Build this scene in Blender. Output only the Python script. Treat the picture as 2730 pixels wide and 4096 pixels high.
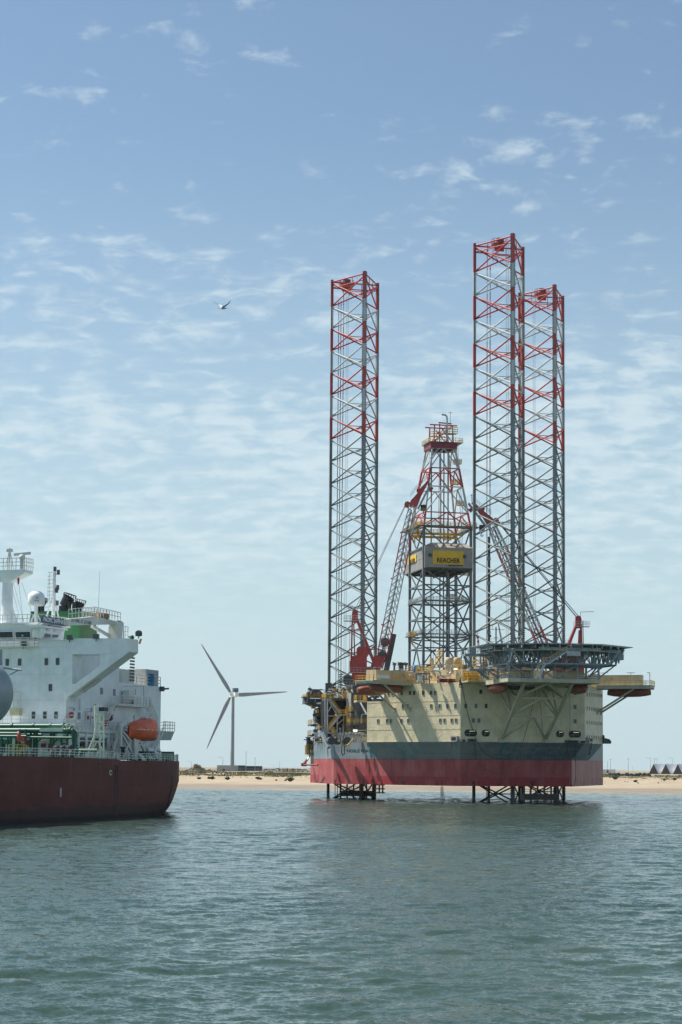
import bpy, math, random
import numpy as np
from math import sin, cos, tan, pi, radians, sqrt, atan2, hypot
from mathutils import Vector as V, Matrix
for o in list(bpy.data.objects): bpy.data.objects.remove(o)
SC = bpy.context.scene
COL = SC.collection
rnd = random.Random(7)
# ------------------------------------------------------------------ camera
F, H = 7414.0, 8.4
PITCH, ROLL, SY = radians(4.66), radians(0.43), 408.0
cam = bpy.data.cameras.new('camera')
cam.sensor_fit = 'VERTICAL'; cam.sensor_height = 36; cam.sensor_width = 24
cam.lens = F*36/4096; cam.shift_y = SY/4096; cam.clip_start = 1; cam.clip_end = 30000
co = bpy.data.objects.new('camera', cam); COL.objects.link(co)
CR = Matrix.Rotation(pi/2+PITCH, 3, 'X') @ Matrix.Rotation(ROLL, 3, 'Z')
co.matrix_world = Matrix.Translation((0, 0, H)) @ CR.to_4x4()
SC.camera = co
# ------------------------------------------------------------------ sun and sky
SUN = V((-2.26, 0.857, 3.6)).normalized()
EL, AZ = math.asin(SUN.z), atan2(SUN.x, SUN.y)
sl = bpy.data.lights.new('sun', 'SUN'); sl.energy = 4.9; sl.angle = radians(0.5); sl.color = (1, .95, .87)
so = bpy.data.objects.new('sun', sl); COL.objects.link(so)
so.rotation_euler = SUN.to_track_quat('Z', 'Y').to_euler(); so.location = (0, 0, 300)
SC.view_settings.view_transform = 'Standard'; SC.view_settings.look = 'None'
SC.view_settings.exposure = 0.47; SC.view_settings.gamma = 1
W = bpy.data.worlds.new('World'); SC.world = W; W.use_nodes = True
def world():
    t = W.node_tree; n = t.nodes; L = t.links; n.clear()
    def N(ty, **k):
        a = n.new(ty)
        for q, w in k.items(): setattr(a, q, w)
        return a
    def M(op, a, b=None, c=None):
        m = N('ShaderNodeMath', operation=op)
        for i, x in enumerate((a, b, c)):
            if x is None: continue
            if isinstance(x, (int, float)): m.inputs[i].default_value = x
            else: L.new(x, m.inputs[i])
        return m.outputs[0]
    out = N('ShaderNodeOutputWorld'); bg = N('ShaderNodeBackground'); L.new(bg.outputs[0], out.inputs[0])
    bg.inputs[1].default_value = SKY_STRENGTH
    sky = N('ShaderNodeTexSky', sky_type='NISHITA'); sky.sun_disc = False
    sky.sun_elevation = EL; sky.sun_rotation = AZ; sky.altitude = 0
    
    sky.air_density = 1.0; sky.dust_density = SKY_DUST; sky.ozone_density = .45
    tc = N('ShaderNodeTexCoord'); sep = N('ShaderNodeSeparateXYZ'); L.new(tc.outputs['Generated'], sep.inputs[0])
    x, y, z = sep.outputs
    zz = M('ADD', M('MAXIMUM', z, 0.0), 0.26)
    cb = N('ShaderNodeCombineXYZ'); L.new(M('DIVIDE', x, zz), cb.inputs[0]); L.new(M('DIVIDE', y, zz), cb.inputs[1])
    def noise(scale, det, rough, off, dist=0.0, sx=1.0, sy=1.0):
        mp = N('ShaderNodeMapping'); mp.inputs['Location'].default_value = off
        mp.inputs['Scale'].default_value = (sx, sy, 1); L.new(cb.outputs[0], mp.inputs[0])
        a = N('ShaderNodeTexNoise'); a.inputs['Scale'].default_value = scale; a.inputs['Detail'].default_value = det
        a.inputs['Roughness'].default_value = rough; a.inputs['Distortion'].default_value = dist
        L.new(mp.outputs[0], a.inputs['Vector']); return a.outputs[0]
    puffs = noise(27.0, 5, .55, CLOUD_SEED[0], .3, .75, 1.0)
    patch = noise(2.6, 3, .5, CLOUD_SEED[1], 0, .6, 1.0)
    small = noise(24.0, 6, .58, CLOUD_SEED[2], .3, .85, 1.0)
    group = noise(3.2, 2, .5, CLOUD_SEED[3])
    # cover: how likely cloud is at this elevation (a banded field low down, loose puffs higher up)
    r = N('ShaderNodeValToRGB'); L.new(z, r.inputs[0]); e = r.color_ramp; e.elements[0].position = 0.0; e.elements[0].color = (.05,)*3+(1,)
    e.elements[1].position = .45; e.elements[1].color = (.0,)*3+(1,)
    for p, c in CLOUD_COVER:
        q = e.elements.new(p); q.color = (c, c, c, 1)
    s = M('ADD', M('ADD', M('MULTIPLY', puffs, .95), M('MULTIPLY', patch, .55)), r.outputs[0])
    mr = N('ShaderNodeMapRange', interpolation_type='SMOOTHSTEP'); L.new(s, mr.inputs[0])
    mr.inputs[1].default_value = .96; mr.inputs[2].default_value = 1.3; mr.inputs[3].default_value = 0; mr.inputs[4].default_value = .68
    s2 = M('ADD', M('MULTIPLY', small, 1.0), M('MULTIPLY', group, .8))
    mq = N('ShaderNodeMapRange', interpolation_type='SMOOTHSTEP'); L.new(s2, mq.inputs[0])
    mq.inputs[1].default_value = 1.0; mq.inputs[2].default_value = 1.27; mq.inputs[3].default_value = 0; mq.inputs[4].default_value = .62
    hi = N('ShaderNodeMapRange', interpolation_type='SMOOTHSTEP'); L.new(z, hi.inputs[0]); hi.inputs[1].default_value = .12; hi.inputs[2].default_value = .2
    lo = N('ShaderNodeMapRange', interpolation_type='SMOOTHSTEP'); L.new(z, lo.inputs[0]); lo.inputs[1].default_value = .06; lo.inputs[2].default_value = .13; lo.inputs[3].default_value = .25
    cloud = M('MAXIMUM', M('MULTIPLY', mr.outputs[0], lo.outputs[0]), M('MULTIPLY', mq.outputs[0], hi.outputs[0]))
    # thin veil towards the horizon
    veil = N('ShaderNodeMapRange', interpolation_type='SMOOTHSTEP'); L.new(z, veil.inputs[0])
    veil.inputs[1].default_value = 0.0; veil.inputs[2].default_value = .36; veil.inputs[3].default_value = .88; veil.inputs[4].default_value = .05
    m0 = N('ShaderNodeMix', data_type='RGBA'); L.new(veil.outputs[0], m0.inputs[0]); L.new(sky.outputs[0], m0.inputs[6])
    m0.inputs[7].default_value = VEIL
    m1 = N('ShaderNodeMix', data_type='RGBA'); L.new(cloud, m1.inputs[0]); L.new(m0.outputs[2], m1.inputs[6])
    m1.inputs[7].default_value = CLOUD
    m2 = N('ShaderNodeMix', data_type='RGBA', blend_type='MULTIPLY'); m2.inputs[0].default_value = 1; L.new(m1.outputs[2], m2.inputs[6]); m2.inputs[7].default_value = (.925, .998, 1.0, 1)
    L.new(m2.outputs[2], bg.inputs[0])
SKY_STRENGTH, SKY_DUST = .086, .45
CLOUD, VEIL = (6.5, 7.1, 7.5, 1), (4.95, 6.0, 6.6, 1)
CLOUD_COVER = ((.06, .26), (.11, .34), (.17, .36), (.22, .31), (.27, .18), (.33, .05))
CLOUD_SEED = ((24.5, 36.5, 0), (32.4, 36.1, 0), (18.5, 36.9, 0), (31.9, 27.0, 0))
world()
# ------------------------------------------------------------------ pixel to point helper (measuring aid for real positions)
class Frame:
    def __init__(s, o, ang):
        s.o = V(o); s.ang = ang; s.M = Matrix.Rotation(ang, 3, 'Z')
    def at(s, u, v, ax, val):
        d = CR @ V(((u-1365)/F, (2048-v+SY)/F, -1)); c = V((0, 0, H))
        n = V((0, 0, 0)); n[ax] = 1; nw = s.M @ n; p0 = s.o + s.M @ (n*val)
        return s.M.transposed() @ (c + d*((p0-c).dot(nw)/d.dot(nw)) - s.o)
    def on(s, u, v, p, nrm):
        d = CR @ V(((u-1365)/F, (2048-v+SY)/F, -1)); c = V((0, 0, H))
        nw = s.M @ V(nrm); p0 = s.o + s.M @ V(p)
        return s.M.transposed() @ (c + d*((p0-c).dot(nw)/d.dot(nw)) - s.o)
    def world(s, p): return s.o + s.M @ V(p)
WORLD = Frame((0, 0, 0), 0)
# ------------------------------------------------------------------ mesh builder
class MB:
    def __init__(s): s.v = []; s.f = []; s.m = []; s.sm = []
    def add(s, vs, fs, mi=0, smooth=False):
        b = len(s.v); s.v += [tuple(p) for p in vs]
        for f in fs: s.f.append([b+i for i in f]); s.m.append(mi); s.sm.append(smooth)
        return s
    def box(s, c, d, mi=0, rz=0):
        x, y, z = d[0]/2, d[1]/2, d[2]/2; ca, sa = cos(rz), sin(rz); vs = []
        for dz in (-z, z):
            for dx, dy in ((-x, -y), (x, -y), (x, y), (-x, y)):
                vs.append((c[0]+dx*ca-dy*sa, c[1]+dx*sa+dy*ca, c[2]+dz))
        return s.add(vs, [(3, 2, 1, 0), (4, 5, 6, 7), (0, 1, 5, 4), (1, 2, 6, 5), (2, 3, 7, 6), (3, 0, 4, 7)], mi)
    def bx(s, x0, x1, y0, y1, z0, z1, mi=0):
        return s.box(((x0+x1)/2, (y0+y1)/2, (z0+z1)/2), (abs(x1-x0), abs(y1-y0), abs(z1-z0)), mi)
    def bar(s, p, q, w, h=None, mi=0, up=(0, 0, 1)):
        h = h or w; p, q = V(p), V(q); d = q-p
        if d.length < 1e-6: return s
        d.normalize(); u = V(up)
        if abs(d.dot(u)) > .98: u = V((0, 1, 0)) if abs(d.y) < .9 else V((1, 0, 0))
        a = d.cross(u).normalized()*(w/2); b = a.cross(d).normalized()*(h/2)
        vs = [e+i*a+j*b for e in (p, q) for i, j in ((-1, -1), (1, -1), (1, 1), (-1, 1))]
        return s.add(vs, [(0, 1, 2, 3), (7, 6, 5, 4), (0, 4, 5, 1), (1, 5, 6, 2), (2, 6, 7, 3), (3, 7, 4, 0)], mi)
    def tube(s, p, q, r, mi=0, n=6, r2=None, caps=True):
        p, q = V(p), V(q); d = q-p
        if d.length < 1e-6: return s
        d.normalize(); u = V((0, 0, 1)) if abs(d.z) < .95 else V((1, 0, 0))
        a = d.cross(u).normalized(); b = d.cross(a); r2 = r if r2 is None else r2
        vs = [e+(a*cos(2*pi*i/n)+b*sin(2*pi*i/n))*rr for e, rr in ((p, r), (q, r2)) for i in range(n)]
        s.add(vs, [(i, (i+1) % n, n+(i+1) % n, n+i) for i in range(n)], mi, n > 4)
        if caps: s.add(vs, [tuple(range(n-1, -1, -1)), tuple(range(n, 2*n))], mi)
        return s
    def path(s, pts, r, mi=0, n=5):
        for a, b in zip(pts, pts[1:]): s.tube(a, b, r, mi, n)
        return s
    def prism(s, poly, axis, a, b, mi=0):
        """poly of 2-D points extruded along axis from a to b"""
        def P(p, t):
            return {0: (t, p[0], p[1]), 1: (p[0], t, p[1]), 2: (p[0], p[1], t)}[axis]
        n = len(poly); vs = [P(p, a) for p in poly]+[P(p, b) for p in poly]
        ar = sum(poly[i][0]*poly[(i+1) % n][1]-poly[(i+1) % n][0]*poly[i][1] for i in range(n))
        fs = [tuple(range(n-1, -1, -1)), tuple(range(n, 2*n))]+[(i, (i+1) % n, n+(i+1) % n, n+i) for i in range(n)]
        if (ar < 0) != (b < a) != (axis == 1): fs = [tuple(reversed(f)) for f in fs]
        return s.add(vs, fs, mi)
    def hull(s, bot, top, mi=0):
        """loft between two rings of equal length, both counter-clockwise seen from above"""
        n = len(bot); vs = list(bot)+list(top)
        return s.add(vs, [tuple(range(n-1, -1, -1)), tuple(range(n, 2*n))]+[(i, (i+1) % n, n+(i+1) % n, n+i) for i in range(n)], mi)
    def lathe(s, c, prof, mi=0, n=12, axis='z'):
        c = V(c); vs = []
        for r, t in prof:
            for i in range(n):
                a, b = r*cos(2*pi*i/n), r*sin(2*pi*i/n)
                vs.append(c+{'z': V((a, b, t)), 'x': V((t, a, b)), 'y': V((b, t, a))}[axis])
        k = len(prof)
        s.add(vs, [(j*n+i, j*n+(i+1) % n, (j+1)*n+(i+1) % n, (j+1)*n+i) for j in range(k-1) for i in range(n)], mi, True)
        s.add(vs, [tuple(range(n-1, -1, -1)), tuple(range((k-1)*n, k*n))], mi); return s
    def ball(s, c, r, mi=0, n=10, k=6, sc=(1, 1, 1)):
        c = V(c); vs = []
        for j in range(k+1):
            t = pi*j/k
            for i in range(n):
                vs.append(c+V((r*sc[0]*sin(t)*cos(2*pi*i/n), r*sc[1]*sin(t)*sin(2*pi*i/n), -r*sc[2]*cos(t))))
        return s.add(vs, [(j*n+i, j*n+(i+1) % n, (j+1)*n+(i+1) % n, (j+1)*n+i) for j in range(k) for i in range(n)], mi, True)
    def rail(s, pts, mi=0, h=1.1, step=1.6, r=.035, rails=(.5, 1.0), close=False):
        pts = [V(p) for p in pts]
        if close: pts.append(pts[0])
        for a, b in zip(pts, pts[1:]):
            n = max(1, int((b-a).length/step+.5))
            for i in range(n+1):
                p = a.lerp(b, i/n); s.bar(p, p+V((0, 0, h)), r*2, None, mi)
            for t in rails: s.bar(a+V((0, 0, h*t)), b+V((0, 0, h*t)), r*2, None, mi)
        return s
    def stair(s, a, b, w, side, mi=0, mr=None, step=.45):
        """flight from a (foot) to b (head), w wide along the unit vector side"""
        a, b, d = V(a), V(b), V(side)*w/2
        for k in (-1, 1): s.bar(a+d*k, b+d*k, .08, .3, mi)
        n = max(2, int((b-a).length/step))
        for i in range(1, n):
            p = a.lerp(b, i/n); s.bar(p-d, p+d, .28, .05, mi)
        m2 = mi if mr is None else mr
        for k in (-1, 1):
            for t in (.55, 1.05): s.bar(a+d*k+V((0, 0, t)), b+d*k+V((0, 0, t)), .07, None, m2)
            for i in range(0, n+1, 3):
                p = a.lerp(b, i/n)+d*k; s.bar(p, p+V((0, 0, 1.05)), .06, None, m2)
        return s
    def ladder(s, a, b, side, w=.5, mi=0, step=.45, r=.03):
        a, b, d = V(a), V(b), V(side)*w/2
        for k in (-1, 1): s.bar(a+d*k, b+d*k, r*2, None, mi)
        n = int((b-a).length/step)
        for i in range(n+1):
            p = a.lerp(b, i/max(1, n)); s.bar(p-d, p+d, r*1.6, None, mi)
        return s
    def build(s, name, mats, parent=None, loc=None):
        me = bpy.data.meshes.new(name); me.from_pydata(s.v, [], s.f)
        for m in (mats if isinstance(mats, (list, tuple)) else [mats]): me.materials.append(m)
        me.polygons.foreach_set('material_index', s.m); me.polygons.foreach_set('use_smooth', s.sm); me.update()
        o = bpy.data.objects.new(name, me); COL.objects.link(o)
        if parent: o.parent = parent
        if loc: o.location = loc
        return o
def build_split(mb, name, mats, parent=None, tol=.05):
    """one object per separate piece (pieces whose boxes touch stay together)"""
    n = len(mb.v); p = list(range(n))
    def find(i):
        while p[i] != i: p[i] = p[p[i]]; i = p[i]
        return i
    for f in mb.f:
        for i in f[1:]: p[find(i)] = find(f[0])
    g = {}
    for k, f in enumerate(mb.f): g.setdefault(find(f[0]), []).append(k)
    it = []
    for fs in g.values():
        vs = [mb.v[i] for k in fs for i in mb.f[k]]; it.append([fs, [min(v[a] for v in vs)-tol for a in range(3)], [max(v[a] for v in vs)+tol for a in range(3)]])
    ch = True
    while ch:
        ch = False
        for i in range(len(it)):
            for j in range(i+1, len(it)):
                if all(it[i][1][a] <= it[j][2][a] and it[j][1][a] <= it[i][2][a] for a in range(3)):
                    it[i] = [it[i][0]+it[j][0], [min(x, y) for x, y in zip(it[i][1], it[j][1])], [max(x, y) for x, y in zip(it[i][2], it[j][2])]]; del it[j]; ch = True; break
            if ch: break
    out = []
    for fs, a, b in it:
        q = MB(); ix = {}
        for k in fs:
            for i in mb.f[k]:
                if i not in ix: ix[i] = len(q.v); q.v.append(mb.v[i])
            q.f.append([ix[i] for i in mb.f[k]]); q.m.append(mb.m[k]); q.sm.append(mb.sm[k])
        out.append(q.build(name, mats, parent))
    return out
def tag(o, label=None, cat=None, group=None, kind=None):
    for k, x in (('label', label), ('category', cat), ('group', group), ('kind', kind)):
        if x: o[k] = x
    return o
def empty(name, loc=(0, 0, 0), rz=0, parent=None):
    o = bpy.data.objects.new(name, None); COL.objects.link(o); o.location = loc; o.rotation_euler = (0, 0, rz); o.empty_display_size = .5
    if parent: o.parent = parent
    return o
def kids(o): return [c for c in bpy.data.objects if c.parent == o]
def copy_tree(o, parent=None):
    c = o.copy(); COL.objects.link(c); c.parent = parent
    for k in kids(o): copy_tree(k, c)
    return c
def share(o, name, parent, loc, rz=0):
    c = o.copy(); c.name = name; COL.objects.link(c); c.parent = parent; c.location = loc; c.rotation_euler = (0, 0, rz); return c
def text(name, s, size, mat, parent, M, extrude=.02, spacing=1.0, bold=0.0):
    cu = bpy.data.curves.new(name, 'FONT'); cu.body = s; cu.size = size; cu.extrude = extrude; cu.align_x = 'CENTER'; cu.align_y = 'CENTER'
    cu.space_character = spacing; cu.offset = bold; cu.resolution_u = 3
    t = bpy.data.objects.new(name, cu); COL.objects.link(t)
    dg = bpy.context.evaluated_depsgraph_get(); me = bpy.data.meshes.new_from_object(t.evaluated_get(dg))
    bpy.data.objects.remove(t); bpy.data.curves.remove(cu)
    me.transform(M); me.materials.clear(); me.materials.append(mat)
    o = bpy.data.objects.new(name, me); COL.objects.link(o); o.parent = parent; return o
def facing(p, xdir, ydir, sx=1.0):
    """matrix putting text at p, reading along xdir with ydir up"""
    x, y = V(xdir).normalized(), V(ydir).normalized(); z = x.cross(y)
    m = Matrix((x*sx, y, z)).transposed().to_4x4(); m.translation = V(p); return m
# ------------------------------------------------------------------ materials
def ndir(t):
    n = t.nodes; L = t.links
    def N(ty, **k):
        a = n.new(ty)
        for q, w in k.items(): setattr(a, q, w)
        return a
    return n, L, N
def nz(N, L, co, scale, det=4, rough=.6, sc=(1, 1, 1), loc=(0, 0, 0)):
    mp = N('ShaderNodeMapping'); mp.inputs['Scale'].default_value = sc; mp.inputs['Location'].default_value = loc; L.new(co, mp.inputs[0])
    a = N('ShaderNodeTexNoise'); a.inputs['Scale'].default_value = scale; a.inputs['Detail'].default_value = det; a.inputs['Roughness'].default_value = rough
    L.new(mp.outputs[0], a.inputs['Vector']); return a.outputs[0]
def ramp(N, L, fac, a, b, lo=0.0, hi=1.0):
    m = N('ShaderNodeMapRange', interpolation_type='SMOOTHSTEP'); L.new(fac, m.inputs[0])
    for i, x in enumerate((a, b, lo, hi)): m.inputs[i+1].default_value = x
    return m.outputs[0]
def mixc(N, L, fac, a, b, mode='MIX'):
    m = N('ShaderNodeMix', data_type='RGBA', blend_type=mode)
    for i, x in ((0, fac), (6, a), (7, b)):
        if isinstance(x, (int, float)): m.inputs[i].default_value = x
        elif isinstance(x, tuple): m.inputs[i].default_value = x if len(x) == 4 else x+(1,)
        else: L.new(x, m.inputs[i])
    return m.outputs[2]
def mul(N, L, a, b, op='MULTIPLY'):
    m = N('ShaderNodeMath', operation=op)
    for i, x in enumerate((a, b)):
        if isinstance(x, (int, float)): m.inputs[i].default_value = x
        else: L.new(x, m.inputs[i])
    return m.outputs[0]
def paint(name, rgb, rough=.45, var=.18, rust=0.0, streak=0.0, scale=1.0, metal=0.0, bump=0.0, rustcol=(.16, .06, .025), streakcol=None, spec=.5):
    """weathered paint: broad tone variation, vertical run-off streaks, rust blooms"""
    m = bpy.data.materials.new(name); m.use_nodes = True; t = m.node_tree; n, L, N = ndir(t)
    b = n['Principled BSDF']; b.inputs['Roughness'].default_value = rough; b.inputs['Metallic'].default_value = metal
    b.inputs['Specular IOR Level'].default_value = spec
    co = N('ShaderNodeTexCoord').outputs['Object']
    big = nz(N, L, co, .35*scale, 5, .65); dark = tuple(c*(1-var*1.6) for c in rgb); lite = tuple(min(1, c*(1+var)) for c in rgb)
    c = mixc(N, L, ramp(N, L, big, .3, .7), dark, lite)
    if streak:
        st = nz(N, L, co, 1.0*scale, 4, .6, (2.2, 2.2, .09)); sc = streakcol or tuple(x*.45 for x in rgb)
        c = mixc(N, L, ramp(N, L, st, .5, .78, 0, streak), c, sc)
    if rust:
        ru = nz(N, L, co, .9*scale, 6, .7, (1, 1, .35), (3, 7, 1)); c = mixc(N, L, ramp(N, L, ru, .62, .74, 0, rust), c, rustcol)
    L.new(c, b.inputs['Base Color'])
    if bump:
        bp = N('ShaderNodeBump'); bp.inputs['Strength'].default_value = bump; bp.inputs['Distance'].default_value = .1
        L.new(nz(N, L, co, 1.4*scale, 3), bp.inputs['Height']); L.new(bp.outputs[0], b.inputs['Normal'])
    return m
def glow(name, rgb, s):
    m = bpy.data.materials.new(name); m.use_nodes = True; b = m.node_tree.nodes['Principled BSDF']
    b.inputs['Base Color'].default_value = rgb+(1,); b.inputs['Emission Color'].default_value = rgb+(1,); b.inputs['Emission Strength'].default_value = s; return m
M = {}
def mats():
    M['cream'] = paint('cream_plating', (.66, .575, .375), .45, .10, .55, .35, 1, bump=.7, streakcol=(.36, .29, .17))
    M['tan'] = paint('tan_plating', (.58, .45, .27), .5, .12, .35, .3, 1)
    M['drab'] = paint('olive_cream_steel', (.47, .45, .32), .5, .12, .5, .3, 1)
    M['red'] = paint('red_steel', (.42, .045, .04), .42, .16, .1, .15)
    M['legred'] = paint('leg_red_paint', (.48, .05, .035), .45, .15, .15, .2)
    M['legwhite'] = paint('leg_white_paint', (.47, .50, .49), .5, .12, .25, .3)
    M['leggrey'] = paint('leg_grey_paint', (.20, .24, .24), .5, .16, .3, .3)
    M['wet'] = paint('wet_leg_steel', (.018, .02, .02), .35, .3)
    M['rack'] = paint('rack_steel', (.10, .085, .07), .5, .2, .4)
    M['steel'] = paint('blue_grey_steel', (.24, .30, .325), .45, .16, .1, .2)
    M['dsteel'] = paint('dark_grey_steel', (.075, .085, .09), .5, .25, .25, .2)
    M['derrick'] = paint('derrick_steel', (.13, .15, .155), .5, .2, .25, .2)
    M['galv'] = paint('galvanised_steel', (.42, .44, .45), .4, .15, 0, .15, metal=.3)
    M['yellow'] = paint('yellow_rail_paint', (.62, .38, .035), .45, .15, .15)
    M['sign'] = paint('sign_yellow', (.72, .46, .03), .5, .06)
    M['ink'] = paint('black_lettering', (.012, .012, .013), .5, .1)
    M['black'] = paint('black_rubber', (.022, .023, .025), .5, .2)
    M['white'] = paint('white_paint', (.80, .83, .82), .4, .07, .22, .3, 1, streakcol=(.5, .48, .42))
    M['owhite'] = paint('off_white_paint', (.66, .66, .60), .45, .08, .2, .2)
    M['orange'] = paint('lifeboat_orange', (.80, .12, .028), .4, .12)
    M['brick'] = paint('brick_red_paint', (.27, .08, .055), .5, .12, .1, .2)
    M['green'] = paint('deck_green_paint', (.008, .105, .062), .45, .15)
    M['fgreen'] = paint('funnel_green', (.025, .15, .05), .4, .08, 0, .1)
    M['navy'] = paint('navy_board', (.025, .07, .13), .4, .1)
    M['blue'] = paint('blue_drum', (.02, .16, .36), .4, .15)
    M['glass'] = paint('window_glass', (.03, .05, .06), .08, .2)
    M['hole_shade'] = paint('opening_shade', (.010, .011, .012), .7, .2)  # near-black paint standing in for the shade inside openings and recesses
    M['clad'] = paint('corrugated_grey', (.33, .325, .30), .5, .1, .1, .25)
    M['cladroof'] = paint('rusty_roof_sheet', (.42, .37, .30), .6, .2, .4)
    M['concrete'] = paint('pale_grey_cladding', (.42, .42, .41), .7, .08)
    M['darkclad'] = paint('dark_blue_cladding', (.045, .055, .075), .6, .1)
    M['turbine'] = paint('turbine_grey', (.21, .235, .26), .45, .04)
    M['shedroof'] = paint('white_shed_roof', (.75, .76, .77), .5, .06)
    M['shedwall'] = paint('brown_shed_gable', (.17, .125, .10), .7, .2)
    M['cable'] = paint('wire_rope', (.05, .05, .05), .6, .2)
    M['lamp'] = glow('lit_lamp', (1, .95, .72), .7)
    M['tank'] = paint('blue_grey_tank', (.25, .30, .32), .4, .08, 0, .08)
    M['cyan'] = paint('cyan_old_paint', (.03, .26, .30), .5, .2)
mats()
# ================================================================== SETTING
WAVES = ((1.6, .3, (.5, 1, 1), (5, 2, 0)), (3.4, .55, (.5, 1, 1), (2, 6, 0)), (9.0, .8, (.6, 1, 1), (1, 3, 0)))
def water_mat():
    m = bpy.data.materials.new('harbour_water'); m.use_nodes = True; t = m.node_tree; n, L, N = ndir(t)
    b = n['Principled BSDF']; b.inputs['Roughness'].default_value = .08; b.inputs['IOR'].default_value = 1.33
    co = N('ShaderNodeTexCoord').outputs['Object']
    tone = nz(N, L, co, .012, 3, .5, (1, 1.6, 1))
    L.new(mixc(N, L, ramp(N, L, tone, .35, .65), (.031, .060, .048), (.046, .078, .062)), b.inputs['Base Color'])
    # wave facets: slopes summed over four wavelengths, long crests running across the view
    def slopes(scale, amp, sc, loc, det=2):
        mp = N('ShaderNodeMapping'); mp.inputs['Scale'].default_value = sc; mp.inputs['Location'].default_value = loc; mp.inputs['Rotation'].default_value = (0, 0, loc[0]*.05-.15); L.new(co, mp.inputs[0])
        a = N('ShaderNodeTexNoise'); a.inputs['Scale'].default_value = scale; a.inputs['Detail'].default_value = det; a.inputs['Roughness'].default_value = .55; L.new(mp.outputs[0], a.inputs['Vector'])
        v = N('ShaderNodeVectorMath', operation='SUBTRACT'); L.new(a.outputs['Color'], v.inputs[0]); v.inputs[1].default_value = (.5, .5, .5)
        w = N('ShaderNodeVectorMath', operation='MULTIPLY'); L.new(v.outputs[0], w.inputs[0]); w.inputs[1].default_value = (amp*.8, amp, 0); return w.outputs[0]
    tot = None
    for q in WAVES:
        o = slopes(*q)
        if tot is None: tot = o
        else: v = N('ShaderNodeVectorMath', operation='ADD'); L.new(tot, v.inputs[0]); L.new(o, v.inputs[1]); tot = v.outputs[0]
    gust = ramp(N, L, nz(N, L, co, .018, 3, .55, (.5, 1.5, 1), (9, 2, 0)), .3, .7, .7, 1.2)
    v = N('ShaderNodeVectorMath', operation='SCALE'); L.new(tot, v.inputs[0]); L.new(gust, v.inputs['Scale'])
    v2 = N('ShaderNodeVectorMath', operation='ADD'); L.new(v.outputs[0], v2.inputs[0]); L.new(N('ShaderNodeNewGeometry').outputs['Normal'], v2.inputs[1])
    v3 = N('ShaderNodeVectorMath', operation='NORMALIZE'); L.new(v2.outputs[0], v3.inputs[0]); L.new(v3.outputs[0], b.inputs['Normal'])
    return m
def sea():
    """one sheet, finer near the quay side, raised into wind waves"""
    g = np.random.default_rng(4)
    y = [-300, -120, -40, 0, 25, 40]+list(48*np.exp(np.arange(0, 2.62, .0019)))+[720, 900, 1300]; y = np.array(y)
    t = np.concatenate([-np.geomspace(4, .27, 40), np.linspace(-.25, .25, 720), np.geomspace(.27, 4, 40)])
    ny, nt = len(y), len(t); yy = np.repeat(y, nt); sc = np.maximum(50, yy); xx = np.tile(t, ny)*sc
    dx = np.tile(np.gradient(t), ny)*sc; dy = np.repeat(np.gradient(y), nt); z = np.zeros_like(xx)
    gust = .8+.3*np.sin(xx*.021+yy*.013+1)*np.sin(yy*.027-xx*.008)+.12*np.sin(xx*.07-yy*.05)
    for k in range(110):
        lam = .55*(6.5/.55)**(g.random()**1.7); a = g.normal(-.12, .5); kx, ky = sin(a)*2*pi/lam, -cos(a)*2*pi/lam
        amp = RMS*sqrt(2/110)*lam/(2*pi)
        f = np.clip((lam/np.maximum(.01, np.hypot(dx*abs(sin(a)), dy*abs(cos(a))))-1.7)/1.3, 0, 1); ph = kx*xx+ky*yy+g.uniform(0, 6.283)
        s = np.sin(ph); z += amp*f*gust*(s+.25*np.cos(2*ph))
    z *= np.clip((yy-42)/10, 0, 1)
    co = np.stack([xx, yy, z], 1).astype(np.float32); a = (np.arange(ny-1)[:, None]*nt+np.arange(nt-1)[None, :]).ravel(); q = np.stack([a, a+1, a+nt+1, a+nt], 1).astype(np.int32)
    me = bpy.data.meshes.new('water'); me.vertices.add(len(co)); me.vertices.foreach_set('co', co.ravel()); n = len(q); me.loops.add(n*4); me.loops.foreach_set('vertex_index', q.ravel())
    me.polygons.add(n); me.polygons.foreach_set('loop_start', np.arange(0, n*4, 4, dtype=np.int32)); me.polygons.foreach_set('use_smooth', np.ones(n, bool)); me.update(calc_edges=True); me.validate(); me.materials.append(water_mat())
    o = bpy.data.objects.new('water', me); COL.objects.link(o); tag(o, kind='structure')
RMS = .165
sea()
def vnoise(x, y, seed=0):
    def h(i, j):
        k = (i*374761393+j*668265263+seed*1442695041) & 0xffffffff; k = ((k ^ (k >> 13))*1274126177) & 0xffffffff
        return ((k ^ (k >> 16)) & 0xffff)/65535.0
    i, j = math.floor(x), math.floor(y); fx, fy = x-i, y-j; fx = fx*fx*(3-2*fx); fy = fy*fy*(3-2*fy)
    return (h(i, j)*(1-fx)+h(i+1, j)*fx)*(1-fy)+(h(i, j+1)*(1-fx)+h(i+1, j+1)*fx)*fy
def shore(x): return 612.6-.342*x
def gz(x, s):
    w = (vnoise(x*.03, s*.03)-.5)*.5
    prof = ((-30, -2.0), (0, 0.0), (18, .42), (45, 1.5), (75, 3.1), (84, 3.9), (105, 4.75), (125, 4.85), (900, 4.9), (1100, .5), (90000, .5))
    for (a, za), (b, zb) in zip(prof, prof[1:]):
        if s <= b:
            z = za+(zb-za)*(max(s, a)-a)/(b-a); break
    k = max(0, min(1, (s-5)/30)); z += w*k*(.5 if s < 60 else 1.2)
    if 66 < s < 135: z += (vnoise(x*.16, s*.2, 3)-.45)*1.1*min(1, (s-66)/15)*max(0, min(1, (135-s)/20))
    return z+(vnoise(x*.02, 7.7, 5)-.5)*.5*max(0, 1-abs(s)/25)
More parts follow.
